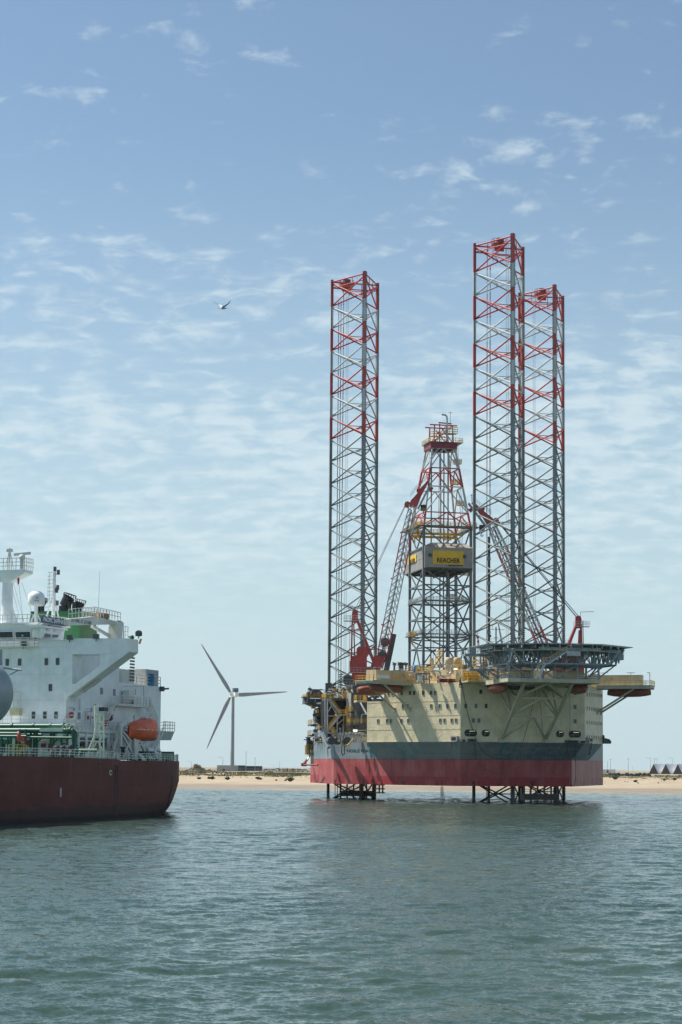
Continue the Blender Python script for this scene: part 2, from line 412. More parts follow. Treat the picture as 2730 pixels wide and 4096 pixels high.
def sand_mat():
    m = bpy.data.materials.new('beach_sand'); m.use_nodes = True; t = m.node_tree; n, L, N = ndir(t)
    b = n['Principled BSDF']; b.inputs['Roughness'].default_value = .85
    co = N('ShaderNodeTexCoord').outputs['Object']; sp = N('ShaderNodeSeparateXYZ'); L.new(co, sp.inputs[0])
    s = mul(N, L, mul(N, L, sp.outputs[0], .342), mul(N, L, sp.outputs[1], -612.6, 'ADD'), 'ADD')
    s = mul(N, L, s, mul(N, L, mul(N, L, nz(N, L, co, .05, 4, .6, (.25, 1, 1)), -.5, 'ADD'), 22.0), 'ADD')
    wet = ramp(N, L, s, 36, 48)
    grain = nz(N, L, co, .25, 6, .65, (.4, 1, 1)); dry = mixc(N, L, ramp(N, L, grain, .3, .7), (.31, .245, .165), (.40, .325, .225))
    wetc = mixc(N, L, ramp(N, L, grain, .35, .65), (.19, .16, .12), (.26, .215, .16)); mid = ramp(N, L, s, 8, 2)
    wetc = mixc(N, L, mid, wetc, (.33, .265, .18))
    c = mixc(N, L, wet, wetc, dry)
    veg = ramp(N, L, nz(N, L, co, .22, 5, .7, (.5, 1, 1), (5, 1, 0)), .5, .6, 0, .75)
    c = mixc(N, L, mul(N, L, veg, ramp(N, L, s, 82, 98)), c, (.14, .15, .055))
    land = ramp(N, L, s, 118, 150)
    dull = mixc(N, L, ramp(N, L, nz(N, L, co, .02, 5, .7), .35, .65), (.16, .15, .09), (.30, .26, .17))
    L.new(mixc(N, L, land, c, dull), b.inputs['Base Color']); return m
SAND = sand_mat()
ss = [-30, -15, -6, 0, 6, 12, 18, 26, 35, 45, 52, 60, 66, 70, 73, 76, 79, 82, 85, 88, 91, 94, 97, 100, 103, 106, 110, 115, 120, 130, 145, 170, 220, 320, 500, 700, 850, 920, 1000, 1120, 2000, 3000]
xs = [-3000, -1800, -1000, -600, -400, -300]+[-240+3*i for i in range(184)]+[330, 400, 550, 800, 1300, 2200, 3400]
mb = MB(); nx = len(xs)
for s in ss:
    for x in xs: mb.v.append((x, shore(max(-400, min(400, x)))+s, gz(x, s)))
for j in range(len(ss)-1):
    for i in range(nx-1): mb.f.append((j*nx+i, j*nx+i+1, (j+1)*nx+i+1, (j+1)*nx+i)); mb.m.append(0); mb.sm.append(True)
tag(mb.build('beach_ground', SAND), kind='structure')
# far dunes behind the yard
mb = MB(); rows = [1380, 1420, 1460, 1500, 1560, 1640]; hx = [-700+3*i for i in range(470)]
for y in rows:
    e = {1380: 0, 1420: .45, 1460: .85, 1500: 1, 1560: .8, 1640: 0}[y]
    for x in hx: mb.v.append((x, y, 4.7+e*(.35+.55*vnoise(x*.02, y*.02, 8)+.75*vnoise(x*.11, y*.06, 9)+.3*vnoise(x*.35, y*.1, 4))))
for j in range(5):
    for i in range(469): mb.f.append((j*470+i, j*470+i+1, (j+1)*470+i+1, (j+1)*470+i)); mb.m.append(0); mb.sm.append(True)
def dune_mat():
    m = bpy.data.materials.new('far_dune'); m.use_nodes = True; t = m.node_tree; n, L, N = ndir(t); b = n['Principled BSDF']; b.inputs['Roughness'].default_value = .9
    co = N('ShaderNodeTexCoord').outputs['Object']; a = ramp(N, L, nz(N, L, co, .22, 6, .75, (.5, 1, 3)), .46, .56)
    L.new(mixc(N, L, a, (.15, .125, .08), (.46, .37, .24)), b.inputs['Base Color']); return m
tag(mb.build('dunes', dune_mat()), kind='structure')
# marram grass: one sheet of tufts nobody could count
def leafmat(name, a, b_, s=.6):
    m = bpy.data.materials.new(name); m.use_nodes = True; t = m.node_tree; n, L, N = ndir(t); b = n['Principled BSDF']; b.inputs['Roughness'].default_value = .7
    co = N('ShaderNodeTexCoord').outputs['Object']; L.new(mixc(N, L, ramp(N, L, nz(N, L, co, s, 3), .35, .65), a, b_), b.inputs['Base Color']); return m
GRASS = leafmat('marram_grass', (.10, .105, .035), (.20, .18, .075), .12); SHRUB = leafmat('shrub_leaves', (.022, .04, .014), (.06, .085, .03), .9)
mb = MB(); g = random.Random(3); k = 0
while k < 24000:
    x = g.uniform(-135, 190); s = g.uniform(70, 122); left = x < 40
    lo = (84 if left else 95)+6*(vnoise(x*.12, 2, 4)-.5)*2
    d = max(0.0, min(1, (s-lo)/7))
    if not left: d *= .75
    if s < lo: d = .035 if vnoise(x*.3, s*.3, 6) > .6 else 0
    if g.random() > d*(.35+.9*vnoise(x*.09, s*.12, 12)): continue
    k += 1; y = shore(x)+s; z = gz(x, s)-.05; h = g.uniform(.18, .55)
    for _ in range(3):
        a = g.uniform(0, pi); w = g.uniform(.1, .26); lx, ly = g.uniform(-.35, .35), g.uniform(-.35, .35)
        mb.add([(x-cos(a)*w, y-sin(a)*w, z), (x+cos(a)*w, y+sin(a)*w, z), (x+cos(a)*w*.5+lx, y+sin(a)*w*.5+ly, z+h*.7), (x+lx*1.6, y+ly*1.6, z+h)], [(0, 1, 2), (0, 2, 3)])
tag(mb.build('dune_grass', GRASS), kind='stuff')
# shrubs on the sand, each its own
def land_pt(u, v, z):
    p = WORLD.at(u, v, 2, z)
    for _ in range(6): p = WORLD.at(u, v, 2, gz(p.x, p.y-shore(p.x)))
    return p
SHR = [(797, 3114, .9, 'small round shrub on the sand close to the ship stern'), (839, 3113, 1.0, 'pale flat shrub on the sand below the rubble heap'), (850, 3113, 1.3, 'wide dark shrub on the sand below the rubble heap'),
       (911, 3115, 1.3, 'round shrub alone on the sand below the pale grey building'), (1033, 3114, 1.2, 'left shrub of the touching pair on the sand'), (1042, 3116, 1.0, 'smaller right shrub of the touching pair on the sand'),
       (1105, 3121, .5, 'tiny dark shrub low on the sand between two larger ones'), (1162, 3119, 1.9, 'widest dark shrub on the sand beside the red hull'), (1143, 3122, .5, 'tiny tuft beside the widest shrub on the sand'),
       (2443, 3117, 2.0, 'large round bush at the grass edge right of the rig'), (2462, 3112, 2.1, 'broad bush in the grass under the low white building'), (2501, 3112, 1.1, 'round bush in the grass in front of the net heaps'),
       (2543, 3126, .9, 'lone small shrub on the bare sand right of the rig'), (2610, 3118, 1.1, 'small shrub at the sand edge below the brown gables'), (2658, 3120, 1.0, 'small dark shrub below the middle brown gable'),
       (2727, 3122, 2.4, 'big dark bush cut by the right edge of the view'), (2700, 3117, 1.3, 'low shrub beside the big dark bush at the right edge')]
for u, v, w, lab in SHR:
    w *= .6
    p = land_pt(u, v, 3.5); mb = MB(); g = random.Random(int(u))
    for i in range(int(160*w)):
        a, e, rr = g.uniform(0, 2*pi), g.uniform(.0, 1), w*g.uniform(.35, 1)**.6
        c = V((cos(a)*rr*sqrt(1-e*e), sin(a)*rr*sqrt(1-e*e)*.8, e*rr*.75)); q = g.uniform(.07, .16)
        d1 = V((g.uniform(-1, 1), g.uniform(-1, 1), g.uniform(-1, 1))).normalized()*q; d2 = V((g.uniform(-1, 1), g.uniform(-1, 1), g.uniform(-.4, 1))).normalized()*q
        mb.add([c-d1, c+d2, c+d1, c-d2], [(0, 1, 2, 3)])
    mb.ball((0, 0, .1), w*.62, 0, 8, 5, (1, .8, .75))
    tag(mb.build('shrub', SHRUB, None, (p.x, p.y, p.z-.05)), lab, 'shrub', 'shrubs on the beach')
# ------------------------------------------------------------------ yard behind the dunes
YZ = 4.85
def yard(u, Y): p = WORLD.at(u, 3070, 1, Y); return p.x
def lamp(u, vtop, Y, lab, arm=1):
    x = yard(u, Y); zt = WORLD.at(u, vtop, 1, Y).z
    r = empty('street_lamp', (x, Y, YZ-.1)); h = zt-YZ+.1
    MB().tube((0, 0, 0), (0, 0, h), .16, 0, 6, .08).build('pole', M['galv'], r)
    if arm: MB().tube((0, 0, h-.05), (-1.6*arm, 0, h+.2), .07, 0, 5).build('arm', M['galv'], r)
    MB().box((-1.9*arm if arm else 0, 0, h+.2), (.9 if arm else 1.0, .35, .2), 0).build('lamp_head', M['galv'], r)
    tag(r, lab, 'street lamp', 'lamp posts in the yard behind the beach')
for a in ((767, 3047, 1100, 'lamp post with curved top left of the rubble heap', 1), (892, 3030, 960, 'lamp post with long arm in front of the pale grey building', 1),
          (923, 3010, 960, 'tall lamp post standing in front of the turbine tower', 0), (985, 3010, 960, 'tall straight lamp post at the joint of pale and dark building', 0),
          (1021, 3035, 965, 'lamp post in front of the dark blue building', 0), (941, 3048, 1400, 'short far lamp post just right of the turbine tower', 0),
          (1119, 3049, 1300, 'thin far lamp post on the open ground right of the dark building', 0), (1096, 3062, 1500, 'faint far lamp post near the dune crest, shortest of the left yard', 0),
          (2431, 3049, 1150, 'shorter lamp post of the pair beside the rig hull', 0), (2443, 3039, 980, 'taller lamp post of the pair beside the rig hull', 0),
          (2514, 3036, 980, 'lamp post in front of the far sandy dunes', 0), (2533, 3067, 1600, 'tiny far lamp post on the dune crest right of the rig', 0),
          (2604, 3034, 990, 'tallest lamp post left of the first brown gable', 1), (2619, 3037, 1000, 'lamp post rising behind the first brown gable', 0),
          (2629, 3036, 1080, 'thin lamp post behind the roof of the first gable', 0), (2692, 3033, 1000, 'lamp post rising behind the roof of the second gable', 1)): lamp(*a)
def pos(u, v, Y): return WORLD.at(u, v, 1, Y)
def cabin(name, u0, u1, vt, Y, depth, m, lab, extra=None):
    a, b = pos(u0, vt, Y), pos(u1, vt, Y); w, h = b.x-a.x, a.z-YZ
    r = empty(name, ((a.x+b.x)/2, Y, YZ-.1))
    MB().bx(-w/2, w/2, 0, depth, 0, h).build('wall', m, r)
    MB().bx(-w/2-.1, w/2+.1, -.1, depth+.1, h, h+.12).build('roof', extra or m, r); return tag(r, lab, 'building'), w, h
r, w, h = cabin('pale_building', 869, 954, 3061, 985, 9, M['concrete'], 'pale grey flat roofed building at the foot of the turbine')
for k in (-.28, .12, .3): MB().bx(w*k-.05, w*k+.05, -.04, 0, 0, h-.1).build('panel_joint', M['galv'], r)
r, w, h = cabin('grey_building', 954.5, 980, 3061.5, 984, 6, M['darkclad'], 'short dark grey building section joined to the pale building')
MB().bar((-.9, -.03, .9), (.6, -.03, 2.1), .22, .05).build('white_mark', M['white'], r)
r, w, h = cabin('dark_building', 981, 1048, 3064, 990, 8, M['darkclad'], 'long dark blue flat roofed building right of the turbine')
MB().bar((w*.26, -.03, .9), (w*.26+1.5, -.03, 2.2), .22, .05).build('white_mark', M['white'], r)
r, w, h = cabin('white_building', 2405, 2463, 3078, 1010, 8, M['owhite'], 'low white building with a thin red roof edge beside the rig hull', M['brick'])
MB().bx(-w*.1, w*.02, -.05, 0, .6, h-.3).build('window', M['glass'], r)
# A-frame sheds
for i, lab in enumerate(('white roofed A-frame shed with brown gable, leftmost of the row', 'white roofed A-frame shed with brown gable, second in the row', 'white roofed A-frame shed with brown gable, third in the row', 'A-frame shed with brown gable cut by the right edge of the view')):
    Y = 975; x0 = yard(2595+48.3*i, Y); w, hh = 5.3, 5.45; b = Y+.0
    r = empty('frame_shed', (x0, Y, YZ-.15))
    mb = MB(); rx, ry = 11.0, 9.0
    tri = [(0, 0, 0), (w, 0, 0), (w/2, 0, hh)]; tr2 = [(p[0]+rx, p[1]+ry, p[2]) for p in tri]
    mb.add(tri+tr2, [(0, 1, 2), (5, 4, 3), (0, 3, 4, 1)]); mb.build('gable', M['shedwall'], r)
    MB().add([(p[0]+(.06 if k % 3 == 1 else -.06 if k % 3 == 0 else 0), p[1], p[2]+.08) for k, p in enumerate(tri+tr2)], [(1, 4, 5, 2), (2, 5, 3, 0)]).build('roof', M['shedroof'], r)
    f = MB()
    for t in (.22, .45, .7): f.bar((w/2*t, -.05, hh*t), (w-w/2*t, -.05, hh*t), .1, .1)
    for p, q in (((0, 0), (w/2, hh)), ((w, 0), (w/2, hh)), ((w*.25, 0), (w*.36, hh*.7)), ((w*.75, 0), (w*.62, hh*.7)), ((w*.5, 0), (w*.5, hh*.7))): f.bar((p[0], -.05, p[1]), (q[0], -.05, q[1]), .1, .1)
    f.build('gable_frame', M['dsteel'], r)
    tag(r, lab, 'shed', 'A-frame sheds in a row')
# dark heaps (nets and scrap) behind a fence, right
HEAP = paint('net_heap', (.045, .05, .05), .9, .4, .5, 0, 3, rustcol=(.16, .05, .04))
hu = [2408, 2424, 2441, 2458, 2474, 2492, 2508, 2526, 2545, 2560, 2578, 2594]
hl = ['dark heap with red flecks touching the rig hull edge', 'dark low heap below the low white building', 'dark rounded heap below the window of the white building', 'dark rounded heap at the right end of the white building', 'tall dark heap right of the white building', 'dark heap below the left end of the sandy dunes',
      'dark heap behind the middle lamp post', 'tallest black heap in the right yard', 'black heap just right of the tallest one', 'greenish dark heap in the right yard', 'dark heap two left of the first gable', 'dark heap with a red crate on it beside the first gable']
for i, u in enumerate(hu):
    g = random.Random(u); Y = 748+g.uniform(-3, 3); p = pos(u, 3090-g.uniform(-2, 3), Y); r = 1.15; mb = MB(); hgt = (p.z-YZ)
    n, k = 14, 8; vs = []
    for j in range(k+1):
        t = pi/2*j/k
        for q in range(n):
            a = 2*pi*q/n; rr = r*cos(t)**.6*(1+.25*(g.random()-.5)); vs.append((cos(a)*rr, sin(a)*rr, hgt*sin(t)**.8*(1+.12*(g.random()-.5))))
    mb.add(vs, [(j*n+q, j*n+(q+1) % n, (j+1)*n+(q+1) % n, (j+1)*n+q) for j in range(k) for q in range(n)])
    o = mb.build('net_heap', HEAP, None, (p.x, Y, YZ-.35)); tag(o, hl[i], 'heap', 'dark heaps in the right yard')
# containers and crates below the sheds
for u0, u1, vt, m, lab in ((2622, 2628, 3100, M['blue'], 'small blue container below the first gable'), (2632, 2642, 3101, M['owhite'], 'whitish container right of the blue one'), (2643, 2667, 3102, M['concrete'], 'long grey container below the second gable'), (2669, 2677, 3101, M['brick'], 'container with an orange top between the gables'), (2678, 2714, 3103, M['concrete'], 'longest grey container near the right edge'), (2716, 2728, 3100, M['blue'], 'bright blue container under the third gable')):
    Y = 770; a, b = pos(u0, vt, Y), pos(u1, vt, Y); w = b.x-a.x; h = a.z-YZ+.6; r = empty('container', ((a.x+b.x)/2, Y, YZ-.6))
    mb = MB().bx(-w/2, w/2, 0, 2.4, 0, h)
    for k in range(int(w/.4)): mb.bx(-w/2+.4*k+.1, -w/2+.4*k+.25, -.05, .02, .1, h-.1)
    mb.build('box', m, r); MB().bx(-w/2-.04, w/2+.04, -.08, 2.44, h, h+.12).build('roof', M['orange'] if 'orange' in lab else M['galv'], r); tag(r, lab, 'container', 'containers in the right yard')
# rubble heap, left yard
mb = MB(); g = random.Random(5); Y = 940
def bump(x): return max(0, 1-abs(x)/8.5)*1.0+max(0, 1-abs(x+1.5)/3.2)*1.1
for i in range(60):
    for j in range(8): x = -10+i/3; e = sin(pi*j/7); mb.v.append((x, (j-3.5)*1.4, 2.05*bump(x)*e*(.75+.5*vnoise(x*1.3, j*.9, 2))-.1))
for i in range(59):
    for j in range(7): mb.f.append((i*8+j, i*8+8+j, i*8+9+j, i*8+1+j)); mb.m.append(0); mb.sm.append(False)
for i in range(150):
    x = g.uniform(-9, 8); z = 1.95*bump(x)*g.uniform(.35, 1.05); a = g.uniform(-.9, .9); l = g.uniform(.4, 1.5); mi = g.choice((1, 1, 2, 3, 3))
    mb.bar((x-l*cos(a)/2, g.uniform(-4, -2), z-l*sin(a)/2), (x+l*cos(a)/2, g.uniform(-4.5, -2.5), z+l*sin(a)/2), g.uniform(.15, .7), g.uniform(.1, .35), mi)
o = mb.build('rubble', [paint('rubble_sand', (.42, .33, .22), .9, .3, 0, 0, 4), M['owhite'], M['brick'], paint('scrap_wood', (.13, .09, .06), .8, .4)], None, (pos(797, 3080, Y).x, Y, YZ-.1)); tag(o, kind='stuff')
# mesh fence along the yard
r = empty('mesh_fence', (yard(720, 900), 900, YZ-.1)); L_ = yard(1260, 900)-yard(720, 900)
mb = MB()
for i in range(int(L_/3)+1): mb.bar((i*3, 0, 0), (i*3, 0, 2.0), .09, .09)
build_split(mb, 'post', M['dsteel'], r); mb = MB()
for k in range(9): mb.bar((0, 0, .15+.22*k), (L_, 0, .15+.22*k), .025, .025)
for k in range(int(L_/.5)): mb.bar((k*.5, 0, 0), (k*.5, 0, 2.0), .02, .02)
mb.build('mesh_panel', M['galv'], r); tag(r, 'long grey wire mesh fence along the grass in front of the yard', 'fence')
# parked cars and racks, left yard
def car(u, Y, m, lab):
    r = empty('parked_car', (yard(u, Y), Y, YZ)); 
    MB().prism([(-2.1, .3), (2.1, .3), (2.15, .8), (1.3, .95), (.7, 1.45), (-1.2, 1.45), (-1.9, .95), (-2.15, .85)], 1, -.85, .85).build('body', m, r)
    MB().prism([(1.1, .97), (.65, 1.38), (-1.1, 1.38), (-1.6, .97)], 1, -.87, .87).build('window', M['glass'], r)
    for x in (-1.3, 1.3): MB().lathe((x, 0, .32), [(.32, -.88), (.32, .88)], 0, 10, 'y').build('wheel', M['black'], r)
    tag(r, lab, 'car', 'cars in the left yard')
car(1069, 905, M['white'], 'small white car right of the dark blue building'); car(1082, 907, M['owhite'], 'off white car next to the small white one'); car(1096, 906, M['white'], 'white car parked left of the black crates')
car(1222, 905, M['white'], 'white car half hidden by the red hull'); car(1204, 908, M['owhite'], 'pale car left of the one half hidden by the hull'); car(1113, 1150, M['white'], 'far white car on the open ground behind the fence')
for u, w, lab in ((1132, 2.0, 'single black pipe rack right of the white cars'), (1152, 2.4, 'dark pipe rack, left one of the row of three'), (1171, 2.6, 'dark pipe rack in the middle of the row of three'), (1188, 1.8, 'dark pipe rack at the right end of the row')):
    r = empty('pipe_rack', (yard(u, 912), 912, YZ)); mb = MB()
    for k in range(5):
        for j in range(3): mb.lathe((-w*.8+k*w*.4, 0, .35+j*.5), [(.24, -1.5), (.24, 1.5)], 0, 8, 'y')
    mb.build('pipe', M['dsteel'], r); mb = MB()
    for x in (-w, w): mb.bx(x-.08, x+.08, -1.2, -1, 0, 1.9); mb.bx(x-.08, x+.08, 1, 1.2, 0, 1.9)
    mb.bx(-w, w, -1.2, -1, 0, .15); build_split(mb, 'rack_frame', M['brick'], r); tag(r, lab, 'pipe rack', 'pipe racks in the left yard')
r = empty('red_cabinet', (yard(896, 898), 898, YZ-.3)); MB().bx(-.6, .6, -.4, .4, 0, 1.6).build('cabinet', M['brick'], r); MB().bx(-.65, .65, -.45, .45, 1.6, 1.75).build('lid', M['galv'], r); tag(r, 'small red cabinet at the fence below the pale building', 'cabinet')
# ------------------------------------------------------------------ wind turbines
def turbine(hub, zb, angs, yaw, lab, Rb, text_on=True):
    nyaw = yaw-pi/2
    r = empty('wind_turbine', (hub.x, hub.y, zb)); hz = hub.z-zb
    mb = MB(); ax = V((cos(nyaw), sin(nyaw), 0))*8; mb.tube(ax, ax+V((0, 0, hz-4)), Rb*.0305, 0, 24, Rb*.023, False); mb.build('tower', M['turbine'], r)
    # nacelle: rotor faces left and away, body trails to the right
    mb = MB(); mb.bx(1.5, 17, -4.5, 4.5, -4.6, 4.4); mb.bx(17, 26, -3.6, 3.6, -3.8, 3.4); nc = mb.build('nacelle', M['white'], r, (0, 0, hz)); nc.rotation_euler = (0, 0, nyaw)
    MB().bx(14, 23, -4, 4, 4.4, 11).build('cooler', M['navy'], nc)
    if text_on: text('lettering', 'xen', 5.0, M['legred'], nc, facing((8, -4.56, -.2), (1, 0, 0), (0, 0, 1)))
    hb = MB().ball((0, 0, 0), 4.2, 0, 14, 10, (1.3, 1, 1)).build('hub', M['turbine'], r, (0, 0, hz)); hb.rotation_euler = (0, 0, nyaw)
    for a in angs:
        mb = MB(); rings = []
        for t, c, th in ((0, 4.0, 3.6), (.05, 4.4, 3.2), (.14, 6.6, 2.0), (.22, 7.2, 1.5), (.35, 6.2, 1.2), (.5, 5.0, .9), (.65, 4.0, .7), (.8, 3.0, .5), (.92, 2.1, .35), (.985, 1.0, .2), (1, .15, .1)):
            c *= Rb/107; th *= Rb/107
            pre = -3.0*t*t*Rb/107
            rings.append([(x*c*.5+c*.12, pre+y*th*.5, t*Rb) for x, y in ((-1, 0), (-.7, .7), (0, 1), (.6, .6), (1, 0), (.6, -.6), (0, -1), (-.7, -.7))])
        for j in range(len(rings)-1): mb.add(rings[j]+rings[j+1], [(i, (i+1) % 8, 8+(i+1) % 8, 8+i) for i in range(8)], 0, True)
        bl = mb.build('blade', M['turbine'], r, (0, 0, hz)); bl.rotation_euler = (0, a, yaw)
    return tag(r, lab, 'wind turbine', 'offshore size wind turbines')
hb = pos(927, 2779, 3280)
turbine(hb, .5, (radians(-34.2), radians(85.8), radians(205.8)), radians(25), 'tall grey wind turbine standing alone between the ship and the rig', 107)
h2 = pos(2036, 2713, 2900)
turbine(h2, .5, (radians(-13.5), radians(106.5), radians(226.5)), radians(25), 'far wind turbine hidden behind the rig with one blade tip showing', 95, False)
# ------------------------------------------------------------------ tern
BIRD = bpy.data.materials.new('tern_plumage')
def tern():
    BIRD.use_nodes = True; t = BIRD.node_tree; n, L, N = ndir(t); b = n['Principled BSDF']; b.inputs['Roughness'].default_value = .8
    sp = N('ShaderNodeSeparateXYZ'); L.new(N('ShaderNodeTexCoord').outputs['Object'], sp.inputs[0])
    c = mixc(N, L, ramp(N, L, sp.outputs[0], -.06, -.10), (.38, .38, .37), (.75, .75, .74))
    c = mixc(N, L, ramp(N, L, sp.outputs[0], .115, .14), c, (.03, .03, .035)); L.new(c, b.inputs['Base Color'])
    r = empty('flying_tern', tuple(pos(893, 1233, 78)))
    mb = MB(); prof = [(-.19, .004, .012), (-.12, .016, .006), (-.08, .026, 0), (-.03, .042, -.004), (.03, .046, -.006), (.08, .036, -.002), (.105, .026, .004), (.125, .025, .006), (.145, .020, .004), (.158, .009, 0), (.20, .002, -.014)]
    rings = [[(x, cos(2*pi*i/10)*w, z+sin(2*pi*i/10)*w*.92) for i in range(10)] for x, w, z in prof]
    for a, c2 in zip(rings, rings[1:]): mb.add(a+c2, [(i, 10+i, 10+(i+1) % 10, (i+1) % 10) for i in range(10)], 0, True)
    mb.add(rings[0], [tuple(range(10))]); mb.add(rings[-1], [tuple(range(9, -1, -1))])
    mb.add([(-.17, -.012, .014), (-.17, .012, .014), (-.30, .05, .03), (-.22, 0, .018), (-.30, -.05, .03)], [(0, 3, 4), (0, 1, 3), (1, 2, 3)])  # forked tail
    def wing(pts):
        n = len(pts)
        for (le, te), (le2, te2) in zip(pts, pts[1:]):
            for dz, fl in ((.004, 0), (-.004, 1)):
                q = [V(le)+V((0, 0, dz)), V(te)+V((0, 0, dz*.4)), V(te2)+V((0, 0, dz*.4)), V(le2)+V((0, 0, dz))]
                mb.add(q, [(0, 1, 2, 3) if fl else (3, 2, 1, 0)], 0, True)
    wing([((.07, -.03, .02), (-.06, -.03, .012)), ((.15, -.12, .065), (.02, -.13, .05)), ((.25, -.19, .11), (.14, -.2, .085)), ((.335, -.24, .17), (.26, -.25, .13)), ((.37, -.27, .25), (.345, -.28, .215)), ((.378, -.28, .30), (.372, -.285, .29))])
    wing([((.03, .03, .02), (-.07, .03, .012)), ((-.02, .08, .10), (-.13, .09, .09)), ((-.09, .13, .16), (-.17, .15, .15)), ((-.22, .2, .225), (-.26, .22, .205)), ((-.36, .26, .30), (-.375, .27, .285)), ((-.47, .3, .385), (-.472, .302, .38))])
    mb.build('body', BIRD, r); e = MB().ball((.138, -.02, .012), .004, 0, 6, 4).build('eye', M['ink'], r)
    r.rotation_euler = (0, 0, radians(-8)); tag(r, 'grey tern in flight with raised wings, alone in the sky', 'bird')
tern()
# ================================================================== JACK-UP RIG
RA = 0.233374
RG = Frame((38.637, 440, 0), RA)
LA, LB_, LR, ZT = 25.791, 42.024, 7.081, 135.08
rig = empty('jackup_rig', tuple(RG.o), RA)
tag(rig, 'jack up drilling rig with three red and grey lattice legs and a cream accommodation block', 'oil rig')
D_, N_ = V((.521, .853, 0)), V((.853, -.521, 0))
def side(sd, t, off=3.7, z=0.0, out=0.0):
    c = V((13.54, -9.77, 0)).lerp(V((15.0, -14.46, 0)), off/3.7); p = c+D_*t+N_*out
    return V((sd*p.x, p.y, z))
def onside(sd, u, v): return RG.on(u, v, side(sd, 0), (sd*N_.x, N_.y, 0))
FY = -14.46
def hull_mat():
    m = bpy.data.materials.new('hull_paint'); m.use_nodes = True; t = m.node_tree; n, L, N = ndir(t); b = n['Principled BSDF']; b.inputs['Roughness'].default_value = .45; b.inputs['Specular IOR Level'].default_value = .3
    co = N('ShaderNodeTexCoord').outputs['Object']; sp = N('ShaderNodeSeparateXYZ'); L.new(co, sp.inputs[0]); x, y, z = sp.outputs
    big = nz(N, L, co, .22, 5, .6, (1, 1, .5)); red = mixc(N, L, ramp(N, L, big, .35, .65), (.33, .055, .055), (.45, .115, .11))
    low = mul(N, L, ramp(N, L, nz(N, L, co, .3, 2, .5, (1, 1, .25)), .45, .5), ramp(N, L, z, 6.0, 5.8)); red = mixc(N, L, mul(N, L, low, .75), red, (.33, .02, .03))
    stk = nz(N, L, co, 1.2, 4, .6, (2, 2, .07)); red = mixc(N, L, ramp(N, L, stk, .5, .7, 0, .5), red, (.16, .035, .035))
    chip = mul(N, L, ramp(N, L, nz(N, L, co, .5, 5, .7, (1, 1, .8), (2, 5, 1)), .58, .60), ramp(N, L, z, 5.6, 4.6)); red = mixc(N, L, mul(N, L, chip, .9), red, (.03, .018, .014))
    sc = ramp(N, L, nz(N, L, co, 1.1, 5, .7, (.6, .6, 2.2), (7, 5, 2)), .60, .64); red = mixc(N, L, mul(N, L, sc, .6), red, (.09, .05, .035))
    g = mixc(N, L, ramp(N, L, big, .35, .65), (.165, .205, .225), (.245, .29, .31)); g = mixc(N, L, ramp(N, L, stk, .5, .7, 0, .5), g, (.10, .11, .11))
    band = nz(N, L, co, .8, 2, .5, (.02, .02, 1.6)); g = mixc(N, L, ramp(N, L, band, .4, .6, 0, .25), g, (.33, .36, .37))
    # old turquoise paint scraped bare by mooring lines
    cy = nz(N, L, co, .75, 5, .75, (1.2, 1.2, .45), (1, 4, 0)); where = ramp(N, L, nz(N, L, co, .12, 1, .5, (1, 1, .1), (6, 0, 2)), .47, .57)
    g = mixc(N, L, mul(N, L, mul(N, L, ramp(N, L, cy, .50, .56), where), .7), g, (.02, .20, .24))
    c = mixc(N, L, ramp(N, L, z, 9.93, 9.95), red, g)
    line = mul(N, L, ramp(N, L, z, 9.86, 9.88), ramp(N, L, z, 9.96, 9.94)); c = mixc(N, L, line, c, (.08, .02, .02))
    L.new(c, b.inputs['Base Color'])
    bp = N('ShaderNodeBump'); bp.inputs['Strength'].default_value = .35; bp.inputs['Distance'].default_value = .08; L.new(nz(N, L, co, .9, 2), bp.inputs['Height']); L.new(bp.outputs[0], b.inputs['Normal'])
    return m
HM = hull_mat()
def hull():
    ring = [(-13.54, -9.77), (13.54, -9.77), (35.2, 25.7), (35.2, 52), (28, 62), (-28, 62), (-35.2, 52), (-35.2, 25.7)]
    z0, z1, z2 = 3.8, 9.95, 13.9; mb = MB()
    mb.hull([p+(z0,) for p in ring], [p+(z1,) for p in ring])
    A0, A1 = V((-13.54, -9.77, z1)), V((13.54, -9.77, z1)); B0, B1 = V((-15, FY, z2)), V((15, FY, z2))
    T = {-1: (29.8, 26.8), 1: (24.0, 21.0)}
    mb.add([A0, A1, B1, B0], [(0, 1, 2, 3)])
    for sd in (-1, 1):
        tt, tb = T[sd]; A, B = (A0, B0) if sd < 0 else (A1, B1)
        Lt, Lb, L0 = side(sd, tt, 3.7, z2), side(sd, tb, 0, z1), side(sd, tb, 0, z2)
        Wb, Wt = V((sd*35.2, 25.7, z1)), V((sd*35.2, 25.7, z2))
        f = [[(A, B, Lt, Lb)], [(Lb, Lt, L0)], [(Lb, L0, Wt, Wb)]]
        for (q,) in f:
            q = list(q)
            if sd > 0: q.reverse()
            mb.add(q, [tuple(reversed(range(len(q))))])
    aft = [(-35.2, 25.7), (-35.2, 52), (-28, 62), (28, 62), (35.2, 52), (35.2, 25.7)]
    for a, b in zip(aft, aft[1:]): mb.add([a+(z1,), b+(z1,), b+(z2,), a+(z2,)], [(3, 2, 1, 0)])
    deck = [tuple(side(-1, 26.8, 0)[:2])]+aft+[tuple(side(1, 21, 0)[:2])]
    mb.add([p+(z2-.01,) for p in deck], [tuple(reversed(range(len(deck))))])
    return mb.build('hull', HM, rig)
HULL = hull()
